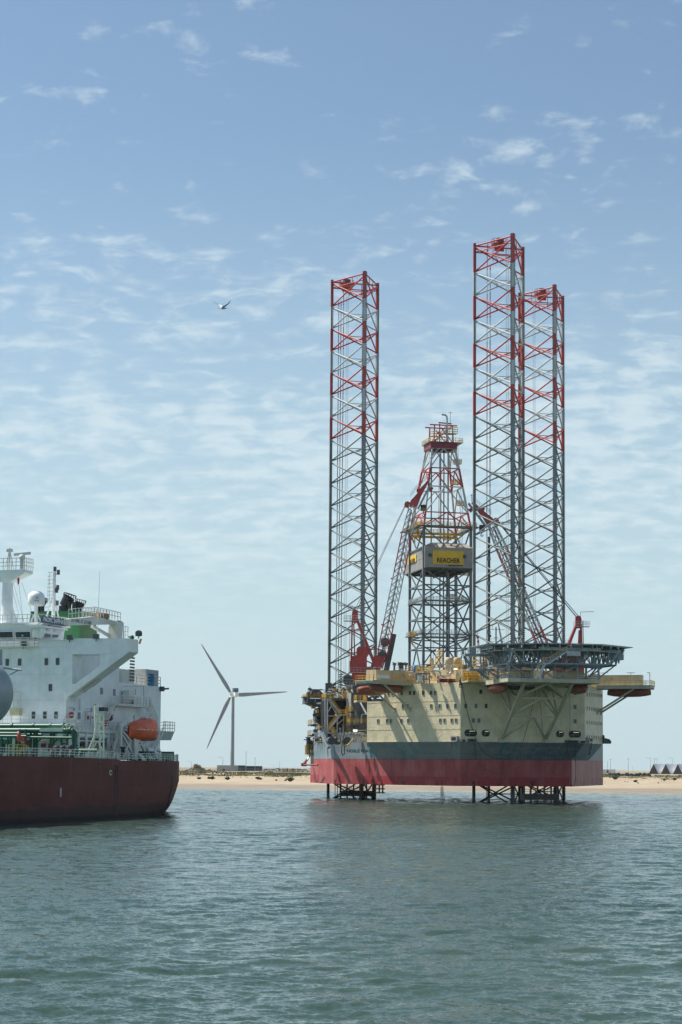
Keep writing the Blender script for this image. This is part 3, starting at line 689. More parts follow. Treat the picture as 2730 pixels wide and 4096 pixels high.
# lettering on the grey band
def hull_text(s, u, v, size, m, name='lettering'):
    p = RG.on(u, v, side(-1, 0, 0), (-N_.x, N_.y, 0))+V((-N_.x, N_.y, 0))*.03
    text(name, s, size, m, HULL, facing(p, (D_.x, -D_.y, 0), (0, 0, 1), 1.35), .01)
hull_text('NOBLE REACHER', 1452, 3003.5, 1.05, M['ink'])
hull_text('M      S     A', 1454, 3003.5, 1.0, M['cyan'], 'old_lettering')
def accommodation():
    zt, zb = 27.45, 13.9
    Linw = lambda sd, t, k, z: side(sd, t, 3.7, z, -k)
    ring = [V((-15, FY, 0)), V((15, FY, 0)), side(1, 24), Linw(1, 24, 16, 0), Linw(-1, 24.2, 16, 0), side(-1, 24.2)]
    mb = MB(); mb.hull([(p.x, p.y, zb) for p in ring], [(p.x, p.y, zt) for p in ring])
    r2 = [side(-1, 24.2), Linw(-1, 24.2, 7, 0), Linw(-1, 29.8, 7, 0), side(-1, 29.8)]
    r2 = [side(-1, 29.8), side(-1, 24.25), Linw(-1, 24.25, 7, 0), Linw(-1, 29.8, 7, 0)]
    mb.hull([(p.x, p.y, zb) for p in r2], [(p.x, p.y, 23.6) for p in r2])
    # plate seams as raised weld lines
    for z in (16.7, 19.9, 23.2):
        for k in range(2): mb.bar(side(-1, .1, 3.7, z, .01), side(-1, 29.7 if z < 23.5 else 24, 3.7, z, .01), .05, .05)
    mb.bar((-15.02, FY-.02, zb+.1), (15.02, FY-.02, zb+.1), .1, .16); mb.bar(side(-1, 0, 3.7, zb+.1, .02), side(-1, 29.8, 3.7, zb+.1, .02), .1, .16)
    mb.bar(side(1, 0, 3.7, zb+.1, .02), side(1, 24, 3.7, zb+.1, .02), .1, .16)
    return mb.build('accommodation_block', M['cream'], rig)
ACC = accommodation()
def window_mesh(w, h):
    mb = MB(); mb.box((0, -.03, 0), (w, .06, h), 1)
    for x in (-1, 1): mb.box((x*(w/2+.04), -.05, 0), (.08, .10, h+.16), 0)
    for z in (-1, 1): mb.box((0, -.05, z*(h/2+.04)), (w, .10, .08), 0)
    return mb
wm = window_mesh(.62, .92); W0 = wm.build('window', [M['drab'], M['glass']], ACC); first = [True]
def put_window(p, rz, src):
    if first[0]: W0.location = p; W0.rotation_euler = (0, 0, rz); first[0] = False
    else: share(src, 'window', ACC, p, rz)
c3 = lambda x, y: (1200+x*.4464, 2450+y*.4464)
c4 = lambda x, y: (1800+x*.5421, 2450+y*.5421)
RZL, RZR = atan2(-N_.x, -N_.y)-0, 0
RZL = atan2(D_.y, D_.x)*-1; RZR = atan2(D_.y, D_.x)
for y, xs_ in ((722, (797, 832, 915, 990, 1027, 1108, 1178, 1215)), (842, (925, 968, 1178, 1255, 1325, 1395)), (972, (703, 783, 817, 912, 973, 1260, 1298, 1363, 1402))):
    for k, x in enumerate(xs_): put_window(onside(-1, *c3(x, y+(720-y)*0-(x-1000)*.008)), RZL, W0)
for x, y in ((228, 585), (336, 584), (117, 690), (193, 690), (268, 690), (173, 797), (215, 797), (925, 593), (925, 698), (925, 803)):
    p = RG.at(*c4(x, y), 1, FY); put_window(p, 0, W0)
sw = window_mesh(.5, .75).build('side_window', [M['drab'], M['glass']], ACC); f2 = True
for y in (604, 709, 811, 917):
    for k, x in enumerate((1012, 1030, 1047, 1063, 1079, 1094, 1108, 1121)):
        p = onside(1, *c4(x, y+(x-1012)*.10))
        if f2: sw.location = p; sw.rotation_euler = (0, 0, RZR); f2 = False
        else: share(sw, 'side_window', ACC, p, RZR)
def rrect(w, h, r, n=4):
    return [(sx*(w/2-r)+r*cos(a0+pi/2*i/n), sz*(h/2-r)+r*sin(a0+pi/2*i/n)) for sx, sz, a0 in ((1, 1, 0), (-1, 1, pi/2), (-1, -1, pi), (1, -1, 3*pi/2)) for i in range(n+1)]
for x0, x1, y0, y1 in ((109, 199, 865, 913), (236, 294, 867, 914), (785, 841, 873, 920), (879, 966, 875, 922)):
    a, b = RG.at(*c4(x0, y1), 1, FY), RG.at(*c4(x1, y0), 1, FY); w, h = b.x-a.x, b.z-a.z; c = ((a.x+b.x)/2, FY, (a.z+b.z)/2)
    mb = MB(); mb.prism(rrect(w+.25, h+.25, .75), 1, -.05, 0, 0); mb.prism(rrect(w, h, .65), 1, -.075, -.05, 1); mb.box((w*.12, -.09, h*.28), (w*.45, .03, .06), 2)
    mb.bar((-w*.4, -.10, -h*.1), (w*.4, -.10, -h*.1), .05, .05, 3); mb.bar((-w*.1, -.10, -h*.4), (-w*.1, -.10, h*.2), .05, .05, 3)
    mb.build('mooring_opening', [M['drab'], M['hole_shade'], M['lamp'], M['drab']], ACC, c)  # no real recess: flat dark panel paints the shade inside
# fairlead boxes and bollard housings on the deck edge
def fairlead(u0, u1, v0, v1, y=None, sd=None, m='dsteel'):
    if sd: a, b = onside(sd, u0, v1), onside(sd, u1, v0)
    else: a, b = RG.at(u0, v1, 1, FY), RG.at(u1, v0, 1, FY)
    L_ = (V((b.x, b.y, 0))-V((a.x, a.y, 0))).length; h = b.z-a.z; mb = MB()
    mb.prism(rrect(L_, h, min(.3, h*.3)), 1, -.8, 0, 0); mb.prism(rrect(L_*.7, h*.55, min(.2, h*.2)), 1, -.83, -.8, 1)
    mb.build('fairlead', [M[m], M['hole_shade']], HULL, ((a.x+b.x)/2, (a.y+b.y)/2, (a.z+b.z)/2)).rotation_euler = (0, 0, {None: 0, -1: RZL, 1: RZR}[sd])
for q in ((1846, 1858, 2957, 2968), (1872, 1902, 2955, 2968), (2260, 2311, 2961, 2972), (2322, 2338, 2963, 2971)): fairlead(*q)
fairlead(1812, 1838, 2943, 2967, sd=-1, m='clad'); fairlead(2343, 2360, 2951, 2969, sd=1, m='clad')
mb = MB(); p = onside(1, 2412, 2960); mb.prism([(0, -.9), (1.9, -.9), (2.1, -.4), (1.6, .2), (.3, .5), (.2, 1.2), (0, 1.2)], 1, -.5, .5, 0)
mb.build('anchor_rack', M['dsteel'], HULL, p).rotation_euler = (0, 0, RZR-pi/2+.6)
# ------------------------------------------------------------------ upper deckhouse and its plant
def pbox(mb, u0, u1, v0, v1, y, d, mi=0):
    a, b = RG.at(u0, v1, 1, y), RG.at(u1, v0, 1, y); mb.bx(a.x, b.x, y, y+d, a.z, b.z, mi)
def P(u, v, y): return RG.at(u, v, 1, y)
RT = 27.45
ring = [side(-1, 22, 3.7, 0, -4), side(-1, 3, 3.7, 0, -4), V((-10, -9.5, 0)), V((10, -9.5, 0)), side(1, 3, 3.7, 0, -4), side(1, 22, 3.7, 0, -4), side(1, 24, 3.7, 0, -15), side(-1, 24, 3.7, 0, -15)]
mb = MB().hull([(p.x, p.y, RT) for p in ring], [(p.x, p.y, RT+3.3) for p in ring])
for k in (5, 11, 17): p = side(-1, k, 3.7, RT, -3.95); mb.box((p.x, p.y, RT+1.2), (.15, 1.0, 2.2), 1, pi/2-RZR if False else 0)
UP = mb.build('upper_deckhouse', [M['tan'], M['drab']], rig)
for t in (4.5, 9.5, 15.5):
    p = side(-1, t, 3.7, RT, -3.9); MB().box((0, 0, 1.05), (1.0, .12, 2.1)).build('door', M['drab'], UP, p).rotation_euler = (0, 0, RZL)
mb = MB(); mb.rail([side(-1, 24, 3.7, RT, -.15), side(-1, 0, 3.7, RT, -.15), (-15, FY+.2, RT), (15, FY+.2, RT), side(1, 24, 3.7, RT, -.15)], 0)
mb.build('roof_railing', M['yellow'], rig)
mb = MB(); z2 = RT+3.3
mb.rail([side(-1, 21, 3.7, z2, -4.3), side(-1, 4, 3.7, z2, -4.3), (-8, -9, z2)], 0); mb.build('upper_railing', M['yellow'], rig)
def vent(u, vt, vb, y, r, m='tan'):
    p, q = P(u, vt, y), P(u, vb, y); zb = min(q.z, z2); h = p.z
    mb = MB(); mb.lathe((p.x, y, 0), [(r*.66, zb), (r*.66, h-1.6*r), (r, h-1.6*r), (r, h-.1), (r*.85, h)], 0, 16); mb.build('vent', M[m], rig)
vent(1798, 2630, 2690, -6, .95); vent(1832, 2630, 2690, -4, .95); vent(1816, 2637, 2690, 10, .6); vent(1398, 2725, 2765, 40, .75, 'galv')
mb = MB(); a = P(1726, 2640, 2); mb.box((a.x, 2, a.z-.5), (1.1, 1.1, 1.1)); mb.box((a.x, 2, z2+1), (.75, .75, 4)); mb.build('vent_stack', M['tan'], rig)
mb = MB(); c8 = lambda x, y: (1640+x*.2296, 2560+y*.2296)
# grey truss table carrying a yellow railed platform
def table():
    y = side(-1, 9)[1]+1.2; q = [P(*c8(x, 580), y) for x in (145, 340)]; zt, zb = q[0].z, RT; x0, x1 = q[0].x, q[1].x; mb = MB()
    for x in (x0, (x0+x1)/2, x1):
        for yy in (y, y+2): mb.bar((x, yy, zb), (x, yy, zt), .22, .22)
    for yy in (y, y+2):
        for z in (zb+1.0, zt): mb.bar((x0, yy, z), (x1, yy, z), .2, .25)
        for a, b in ((x0, (x0+x1)/2), ((x0+x1)/2, x1)): mb.bar((a, yy, zb+1), ((a+b)/2, yy, zt), .12, .12); mb.bar((b, yy, zb+1), ((a+b)/2, yy, zt), .12, .12)
    mb.bx(x0-.2, x1+.2, y-.3, y+2.3, zt, zt+.12); o = mb.build('platform_frame', M['steel'], rig)
    MB().rail([(x0, y-.2, zt+.1), (x1, y-.2, zt+.1), (x1, y+2.2, zt+.1), (x0, y+2.2, zt+.1)], 0, 1.4, .7, .045, (.33, .66, 1), True).build('railing', M['yellow'], o)
    MB().box((x0+.4, y-.4, zb+1.1), (1.0, .1, 1.3)).build('notice_board', M['white'], o)
table()
for x in (85, 118): p = P(*c8(x, 420), 3); MB().lathe((p.x, 3, p.z-.2), [(.05, 0), (.4, -.15), (.42, -1.9), (.3, -2.3), (.12, -2.6), (.12, -4.6)], 0, 12).build('blue_filter', M['blue'], rig)
def cage(u0, u1, v0, v1, y, d=2.0, n=3):
    a, b = P(u0, v1, y), P(u1, v0, y); mb = MB()
    for x in (a.x, b.x):
        for yy in (y, y+d): mb.bar((x, yy, a.z-1), (x, yy, b.z), .12, .12)
    for k in range(n+1):
        z = a.z+(b.z-a.z)*k/n
        for yy in (y, y+d): mb.bar((a.x, yy, z), (b.x, yy, z), .1, .1)
        for x in (a.x, b.x): mb.bar((x, y, z), (x, y+d, z), .1, .1)
        if k % 2 == 0: mb.bx(a.x, b.x, y, y+d, z-.06, z-.02)
    mb.rail([(a.x, y, b.z-.1), (b.x, y, b.z-.1), (b.x, y+d, b.z-.1)], 0, 1.1, .8)
    mb.bar((a.x, y, a.z), (b.x, y, b.z), .1, .1); mb.build('yellow_frame', M['yellow'], rig)
cage(*c8(490, 0)[:1], c8(570, 0)[0], c8(0, 240)[1], c8(0, 360)[1], 4); cage(c8(880, 0)[0], c8(940, 0)[0], c8(0, 430)[1], c8(0, 660)[1], -3)
cage(c8(1010, 0)[0], c8(1080, 0)[0], c8(0, 560)[1], c8(0, 700)[1], -12); cage(c8(1085, 0)[0], c8(1250, 0)[0], c8(0, 600)[1], c8(0, 700)[1], -12); cage(1905, 1945, 2640, 2690, -4, 2, 4)
p = P(*c8(490, 185), 6); mb = MB().ball((p.x, 6, p.z), .42, 0, 12, 8); mb.tube((p.x, 6, p.z-2.4), (p.x, 6, p.z), .1); mb.build('dome_antenna', M['white'], rig)
mb = MB(); g = random.Random(11)
for i in range(46):   # pipe runs, ducts and boxes on the roof
    u, v, y = g.uniform(1700, 1945), g.uniform(2655, 2725), g.uniform(-9, 4); p = P(u, v, y); w = g.uniform(.3, 1.6); z = max(RT, p.z)
    if i % 3: mb.box((p.x, y, z), (w, g.uniform(.3, 1.2), g.uniform(.2, .9)), g.choice((0, 0, 0, 1, 3)))
    else: mb.tube((p.x-w, y, z), (p.x+w*1.6, y, z+g.uniform(-.2, .2)), g.uniform(.08, .22), g.choice((0, 2)), 6)
mb.bx(-8, 6, -6, 6, z2, z2+.8); mb.bx(-3, 4, -4, 8, z2, z2+2.2)
mb.path([P(*c8(350, 535), -8), P(*c8(500, 535), -8), P(*c8(530, 570), -8), P(*c8(530, 620), -8), P(*c8(700, 620), -8)], .18, 2); mb.path([P(*c8(700, 590), -8), P(*c8(725, 560), -8), P(*c8(725, 470), -8), P(*c8(750, 445), -8), P(*c8(790, 470), -8)], .3, 2, 8)
mb.build('roof_pipework', [M['tan'], M['dsteel'], M['galv'], M['yellow']], rig)
mb = MB(); a = P(1760, 2722, -12.2)
for k in range(2): mb.bx(a.x+k*2.1, a.x+k*2.1+1.8, -12.2, -11.2, RT, RT+.85)
mb.build('red_locker', paint('dark_red_locker', (.20, .02, .04), .5), rig)
for x in (800, 20): p = P(*c8(x, 505 if x > 100 else 603), -9.6); MB().box(tuple(p), (.8, .3, .35)).build('floodlight', M['lamp'] if x > 100 else M['white'], rig)
# exhaust stubs and fans left of the derrick foot
mb = MB(); gg = MB()
for x in (848, 893, 908, 922, 952): p = P(*c3(x, 470), 14); mb.tube((p.x, 14, p.z-1.2), (p.x, 14, p.z), .22, 0, 8); mb.box((p.x, 14, p.z+.1), (.8, .6, .35)); mb.bar((p.x-.5, 14, p.z+.55), (p.x+.5, 14, p.z+.3), .12, .3)
a, b = P(*c3(830, 530), 14), P(*c3(1060, 520), 14); mb.bx(a.x, b.x, 13, 17, a.z-.3, a.z+.35); mb.rail([(a.x, 13, a.z+.3), (b.x, 13, a.z+.3)], 0)
build_split(mb, 'exhaust_bank', M['dsteel'], rig)
# flush tan wall behind the lifeboat cabin
mb = MB(); pbox(mb, 1568, 1672, 2690, 2742, 8.5, 6); mb.build('side_house', M['tan'], rig)
# ------------------------------------------------------------------ lifeboat platforms
def boat_platform(sd, who):
    S = lambda t, o, z: side(sd, t, 3.7, z, o); zt = 27.9; mb = MB()
    q = [S(15, 0, 0), S(15, 13.2, 0), S(21, 13.2, 0), S(21, 0, 0)]
    if sd < 0: q.reverse()
    def slab(o0, o1, t0, t1, z0, z1, mi=0):
        q = [S(t0, o0, 0), S(t0, o1, 0), S(t1, o1, 0), S(t1, o0, 0)]
        if sd < 0: q.reverse()
        mb.hull([(p.x, p.y, z0) for p in q], [(p.x, p.y, z1) for p in q], mi)
    slab(-4, 13.2, 15, 21, zt-.22, zt)
    for t in (15.2, 18, 20.8): mb.bar(S(t, -2, zt-.55), S(t, 13, zt-.55), .3, .7)
    for o in (0.3, 3, 6, 9, 12.9): mb.bar(S(15, o, zt-.45), S(21, o, zt-.45), .2, .5)
    o = mb.build('lifeboat_platform', M['drab'], rig)
    MB().rail([S(15.1, -4, zt), S(15.1, 13.1, zt), S(20.9, 13.1, zt), S(20.9, -1, zt)], 0, 1.1, 1.2, .04).build('railing', M['yellow'], o)
    for t in (15.6, 20.6):
        MB().tube(S(t, 0, 21.4), S(t, 9.4, zt-.6), .24, 0, 10).bar(S(t, 0, 20.9), S(t, 0, 22.0), .55, .5).build('strut', M['drab'], o)
    mb = MB()
    def slab2(o0, o1, t0, t1, z0, z1, mi=0):
        q = [S(t0, o0, 0), S(t0, o1, 0), S(t1, o1, 0), S(t1, o0, 0)]
        if sd < 0: q.reverse()
        mb.hull([(p.x, p.y, z0) for p in q], [(p.x, p.y, z1) for p in q], mi)
    slab2(-3, 10.6, 16.6, 19.8, zt, zt+2.5)
    cab = mb.build('cabin', M['tan'], o)
    mb = MB()
    for o_ in (2.2, 9.0): mb.bar(S(16.57, o_-.45, zt+1.0), S(16.57, o_+.45, zt+1.0), .06, 1.9)
    build_split(mb, 'cabin_door', M['drab'], o)
    nx = V((sd*N_.x, N_.y, 0))*(1 if sd > 0 else -1)
    text('lettering', '3' if sd > 0 else '4', .8, M['ink'], o, facing(S(16.56, 3.4 if sd > 0 else 1.3, zt+1.5), nx, (0, 0, 1)), .01)
    mb = MB()
    for o_ in (1.5, 8): mb.tube(S(17, o_, zt+2.5), S(17, o_, zt+3.0), .08); mb.bar(S(17, o_-1, zt+3.05), S(17, o_+1, zt+3.05), .2, .12)
    mb.tube(S(15.2, 12.8, zt), S(15.2, 12.8, zt+2.9), .09); mb.bar(S(15.2, 12.8, zt+2.9), S(15.2, 12.2, zt+3), .15, .15)
    build_split(mb, 'deck_light', M['galv'], o)
    return o
BPL = boat_platform(-1, 'left'); boat_platform(1, 'right')
p = RG.at(1487, 2711, 1, side(-1, 15)[1]-6); p = side(-1, 15.0, 3.7, 29.0, 9.6)
mb = MB(); mb.bar(side(-1, 15.05, 3.7, 28.75, 7.6), side(-1, 15.05, 3.7, 28.75, 11.6), .05, .75); mb.build('white_banner', M['white'], BPL)
def lifeboat(c, axis, L_, lab):
    """enclosed lifeboat: keeled hull, coaming, canopy, cockpit"""
    r = empty('lifeboat', c, RA+axis); h = L_/2; mb = MB(); rings = []
    for t in (-1, -.92, -.7, -.35, .1, .5, .8, .95, 1.0):
        w = 1.55*(1-abs(t)**3.2*.75)*(1 if abs(t) < .99 else .35); k = -1.35+.5*abs(t)**3
        rings.append([(t*h, x*w, z) for x, z in ((-1, .0), (-.97, -.35), (-.6, k*.82), (0, k), (.6, k*.82), (.97, -.35), (1, 0))])
    for a, b in zip(rings, rings[1:]): mb.add(a+b, [(i, i+1, 8+i, 7+i) for i in range(6)], 0, True)
    mb.add(rings[0], [tuple(range(7))]); mb.add(rings[-1], [tuple(reversed(range(7)))])
    mb.build('hull', M['brick'], r)
    mb = MB(); rings = []
    for t in (-.97, -.9, -.6, -.2, .3, .7, .92, .98):
        w = 1.5*(1-abs(t)**4*.6); k = 1.0*(1-abs(t)**3.5*.75)
        rings.append([(t*h, x*w, .02+z*k) for x, z in ((-1, 0), (-.92, .5), (-.6, .92), (0, 1), (.6, .92), (.92, .5), (1, 0))])
    for a, b in zip(rings, rings[1:]): mb.add(a+b, [(i, 7+i, 8+i, i+1) for i in range(6)], 0, True)
    mb.add(rings[0], [tuple(reversed(range(7)))]); mb.add(rings[-1], [tuple(range(7))])
    mb.bx(-h*.55, -h*.2, -.6, .6, .9, 1.55); mb.build('canopy', M['brick'], r)
    mb = MB(); mb.bx(-h*.56, -h*.19, -.62, .62, 1.15, 1.4)
    for k in range(5): mb.bx(-h*.1+k*h*.2, -h*.1+k*h*.2+.35, -1.46, 1.46, .3, .5)
    mb.build('window', M['glass'], r)
    return tag(r, lab, 'lifeboat', 'enclosed lifeboats')
def lb(sd, t, o, z, lab, L_=8.5):
    p = side(sd, t, 3.7, z, o); w = RG.world(p); lifeboat(tuple(w), atan2(N_.y, sd*N_.x), L_, lab)
lb(-1, 18, 5.6, 26.5, 'brick red lifeboat hanging under the left side platform of the rig', 10.5); lb(1, 18, 7.4, 26.5, 'brick red lifeboat hanging under the right side platform of the rig', 10.5)
lb(-1, 25.6, 3.0, 26.1, 'brick red lifeboat on the lower step left of the cream wall', 9)
for s_, lab in ((-1, 'red hulled lifeboat under the left half of the helideck platform'), (1, 'red hulled lifeboat under the right half of the helideck platform')):
    w = RG.world((s_*9.0, -23 if s_ < 0 else -26, 26.0)); lifeboat(tuple(w), pi/2, 9.5, lab)
# ================================================================== HELIDECK
HZ = (RG.at(1907, 2584, 1, -29).z+RG.at(2513, 2594, 1, -29).z+RG.at(2200, 2575, 1, -42).z)/3
def helideck():
    cx, cy, R, RY, z = 1.7, -29.0, 17.0, 13.2, HZ; n = 8
    oc = [(cx+R*cos(pi/8+2*pi*i/n), cy+RY*sin(pi/8+2*pi*i/n)) for i in range(n)]
    mb = MB(); mb.hull([p+(z-.18,) for p in oc], [p+(z,) for p in oc]); o = mb.build('helideck', M['dsteel'], rig)
    # safety net: tilted frames round the rim
    mb = MB()
    for i in range(n):
        a, b = V(oc[i]+(z-.1,)), V(oc[(i+1) % n]+(z-.1,)); k = 1.09
        A, B = V((cx+(a.x-cx)*k, cy+(a.y-cy)*k, z+.05)), V((cx+(b.x-cx)*k, cy+(b.y-cy)*k, z+.05)); mb.bar(A, B, .1, .1)
        for j in range(9): t = j/8; mb.bar(a.lerp(b, t), A.lerp(B, t), .09, .14)
        for t in (.3, .6): mb.bar(a.lerp(A, t), b.lerp(B, t), .05, .05)
    mb.build('safety_net', M['steel'], o)
    # deck beams and the lattice below
    mb = MB()
    for k in range(-6, 7):
        x = k*2.55; w = RY*.95*sqrt(max(0, 1-(x/R/.97)**2)); mb.bar((cx+x, cy-w, z-.5), (cx+x, cy+w, z-.5), .22, .62)
    for k in range(-5, 6, 2):
        y = cy+k*2.3; w = R*.95*sqrt(max(0, 1-(k*2.3/RY/.97)**2)); mb.bar((cx-w, y, z-.95), (cx+w, y, z-.95), .25, .5)
    mb.build('deck_beam', M['steel'], o)
    mb = MB(); zb = HZ-4.1; rx, ry = R*.72, RY*.70; zz = z-1.1
    # four straight trusses each way, warren pattern
    for ax in (0, 1):
        for k in (-1, -.34, .34, 1):
            q = k*(rx if ax == 0 else ry); w = (ry if ax == 0 else rx)*(1.0 if abs(k) < .9 else .8)
            def pt(t, h): return (cx+q, cy+t*w, h) if ax == 0 else (cx+t*w, cy+q, h)
            def ptt(t, h): return (cx+q, cy+t*w*1.28, h) if ax == 0 else (cx+t*w*1.28, cy+q, h)
            mb.bar(pt(-1, zb), pt(1, zb), .34, .36); m_ = 6
            for j in range(m_):
                t0, t1 = -1+2*j/m_, -1+2*(j+1)/m_; tm = (t0+t1)/2
                mb.bar(pt(t0, zb), pt(tm, zz), .2, .2); mb.bar(pt(t1, zb), pt(tm, zz), .2, .2)
                mb.bar(pt(t0, zb), pt(t0, zz), .17, .17)
            for sgn in (-1, 1): mb.bar(pt(sgn, zb), ptt(sgn, zz), .24, .24); mb.bar(pt(sgn, zb), pt(sgn, zz), .24, .24)
    mb.build('deck_truss', M['steel'], o)
    # drain pipe round the rim
    mb = MB(); pts = [V((cx+(x-cx)*.95, cy+(y-cy)*.95, z-1.3)) for x, y in oc]; pts = pts[3:]+pts[:1]; mb.path(pts, .14, 0, 6)
    for p in pts: mb.tube(p, p+V((0, 0, 1.1)), .14, 0, 6)
    mb.build('drain_pipe', M['drab'], o)
    # lower platform with its posts
    Y0, Y1, zp = -36.0, -18.5, 27.6; X0, X1 = RG.at(2033, 2718, 1, Y0).x, RG.at(2403, 2718, 1, Y0).x; xm = (X0+X1)/2
    lp = MB(); lp.bx(X0, X1, Y0, Y1, zp-.15, zp)
    for x in (X0+.2, -5.3, .5, 5.8, X1-.2): lp.bar((x, Y0, zp-.55), (x, FY, zp-.55), .35, .8)
    for y in (Y0+.2, -30, -25, Y1): lp.bar((X0, y, zp-.5), (X1, y, zp-.5), .35, .75)
    lp.bx(-15, 15, -20, FY+1.5, zp-.3, zp-.05); lp = lp.build('lower_platform', M['drab'], rig)
    mb = MB()
    for x in (X0+.3, -5.2, 0, 5.2, X1-.3):
        for y in (Y0+.4, -28, -21): mb.bar((x, y, zp), (x, y, zb), .36, .36)
    for y in (Y0+.4, -21):
        for a, b in ((X0+.3, -5.2), (5.2, 0), (-5.2, 0), (X1-.3, 5.2)): mb.bar((a, y, zb-.1), (b, y, zp+.1), .25, .25)
    for x in (X0+.3, X1-.3): mb.bar((x, Y0+.4, zb-.1), (x, -28, zp+.1), .25, .25); mb.bar((x, -21, zb-.1), (x, -28, zp+.1), .25, .25)
    for x, xt in ((X1-.3, X1+3.6), (X0+.3, X0-3.6)):
        for y in (Y0+.4, -28): mb.bar((x, y, zp+.3), (xt, y, zb), .28, .28)
    build_split(mb, 'platform_post', M['steel'], lp)
    mb = MB(); mb.rail([(X0+.1, Y1, zp), (X0+.1, Y0+.1, zp), (X1-.1, Y0+.1, zp), (X1-.1, Y1, zp)], 0, 1.1, 1.3, .04, (.35, .7), False)
    mb.build('railing', M['galv'], lp)
    MB().bar((X0+.1, Y1, zp+1.12), (X0+.1, Y0+.1, zp+1.12), .1, .1).bar((X0+.1, Y0+.1, zp+1.12), (X1-.1, Y0+.1, zp+1.12), .1, .1).bar((X1-.1, Y0+.1, zp+1.12), (X1-.1, Y1, zp+1.12), .1, .1).build('handrail', M['yellow'], lp)
    for x0, x1, y0, h in ((-9.6, -6.0, -30, 2.2), (-5.0, -1.8, -27, 2.3), (3.8, 9.2, -29, 2.2)): MB().bx(x0, x1, y0, y0+3, zp, zp+h).build('equipment_cabin', M['tan'], lp)
    # stair on the near face: lower flight up to the left, upper flight to the rim
    yS = cy-ry-2.2; pa = RG.at(2148, 2716, 1, yS); pb = RG.at(2172, 2652, 1, yS); pc = RG.at(2195, 2652, 1, yS); pd = RG.at(2266, 2605, 1, yS); pe = RG.at(2318, 2605, 1, yS)
    sb = MB(); yl = MB()
    sb.stair(pa, pb, 1.5, (.55, -.83, 0), 0, 0, .32); sb.bx(pb.x-.2, pc.x+.2, yS-.8, yS+1.6, pb.z-.22, pb.z); sb.rail([(pb.x-.2, yS-.8, pb.z), (pc.x+.2, yS-.8, pb.z)], 0, 1.15, .7)
    sb.stair(pc, pd, 1.4, (0, 1, 0), 0, 0, .3); sb.bx(pd.x-.1, pe.x, yS-.8, yS+1.2, pd.z-1.0, pd.z); sb.rail([(pd.x, yS-.8, pd.z), (pe.x, yS-.8, pd.z), (pe.x, yS+1.2, pd.z)], 0, 1.2, .6)
    sb.bar((pe.x, yS+1, pe.z-.5), (pe.x, yS+5, pe.z-.5), .3, .5); sb.bar((pd.x, yS+1, pd.z-.5), (pd.x, yS+5, pd.z-.5), .3, .5); sb.bar((pc.x, yS+1, pc.z-.3), (pc.x, yS+4, pc.z-.3), .3, .4)
    so_ = sb.build('access_stair', M['galv'], rig)
    for s_ in (-.75, .7): yl.bar(pc+V((0, s_, 1.1)), pd+V((0, s_, 1.1)), .12, .12)
    yl.bar(pd+V((0, -.8, 1.2)), pe+V((-2.4, -.8, 1.2)), .12, .12); yl.bar(pb+V((-.2, -.8, 1.2)), pc+V((0, -.8, 1.2)), .12, .12); yl.bar(pa+V((0, 0, 1.1)), pb+V((0, 0, 1.1)), .12, .12); yl.build('handrail', M['yellow'], so_)
    # side platform with its own stair on the left, foam platform on the right
    yL = -26; qa, qb = RG.at(1853, 2624, 1, yL), RG.at(1945, 2592, 1, yL)
    mb = MB(); mb.bx(qa.x, qb.x+4, yL-1.6, yL+1.6, qa.z, qa.z+.45); mb.rail([(qb.x, yL-1.6, qa.z+.4), (qa.x, yL-1.6, qa.z+.4), (qa.x, yL+1.6, qa.z+.4)], 0, 1.3, .8)
    mb.bx(qa.x+1.2, qa.x+2.8, yL-.9, yL+.6, qa.z+.4, qa.z+1.9)
    f0, f1 = RG.at(1858, 2628, 1, yL), RG.at(1893, 2675, 1, yL); mb.stair(f1, f0, 1.2, (0, 1, 0), 0, 0, .32); g0, g1 = RG.at(1872, 2675, 1, yL), RG.at(1974, 2675, 1, yL)
    mb.bx(g0.x, g1.x, yL-1.2, yL+1.2, g0.z-.45, g0.z); h1 = RG.at(1955, 2716, 1, yL); mb.stair(h1, RG.at(1905, 2676, 1, yL), 1.2, (0, 1, 0), 0, 0, .32)
    for u in (1924, 1934): a = RG.at(u, 2716, 1, yL+1); b = RG.at(u, 2624, 1, yL+1); mb.bar(a, b, .25, .25)
    sp = mb.build('side_platform', M['steel'], o)
    yl = MB(); yl.bar((qa.x, yL-1.6, qa.z+1.75), (qb.x, yL-1.6, qa.z+1.75), .1, .1); yl.bar(f1+V((0, -.6, 1.1)), f0+V((0, -.6, 1.1)), .1, .1); yl.build('handrail', M['yellow'], sp)
    qa, qb = RG.at(2428, 2640, 1, -33), RG.at(2486, 2640, 1, -33); mb = MB(); mb.bx(qa.x, qb.x, -34.5, -31.5, qa.z, qa.z+.4); mb.bx(qa.x, qb.x, -34.5, -34.2, qa.z+.4, qa.z+1.2); mb.rail([(qb.x-1, -34.5, qa.z+1.2), (qb.x, -34.5, qa.z+1.2), (qb.x, -31.5, qa.z+1.2)], 0, 1.1, .6)
    mb.bar((qb.x-.6, -33, qa.z), (qb.x-.6, -33, qa.z-.7), .3, .3); mb.bx(qb.x-1.6, qb.x-.4, -33.6, -32.4, qa.z+.4, qa.z+2.2); mb.build('foam_platform', M['steel'], o)
    # raking legs that carry it from the cream wall
    mb = MB(); yT = -31.5
    def leg(s): return V((s*5.3, FY, 14.4)), V((s*5.6, yT, zp-.8))
    L0, L1 = leg(-1), leg(1); lerp = lambda L_, t: L_[0].lerp(L_[1], t)
    mb.bar(lerp(L0, 0), lerp(L0, 1), .62, .62); mb.bar(lerp(L1, 0), lerp(L1, 1), .62, .62)
    for t in (.42, .74): mb.bar(lerp(L0, t), lerp(L1, t), .36, .36)
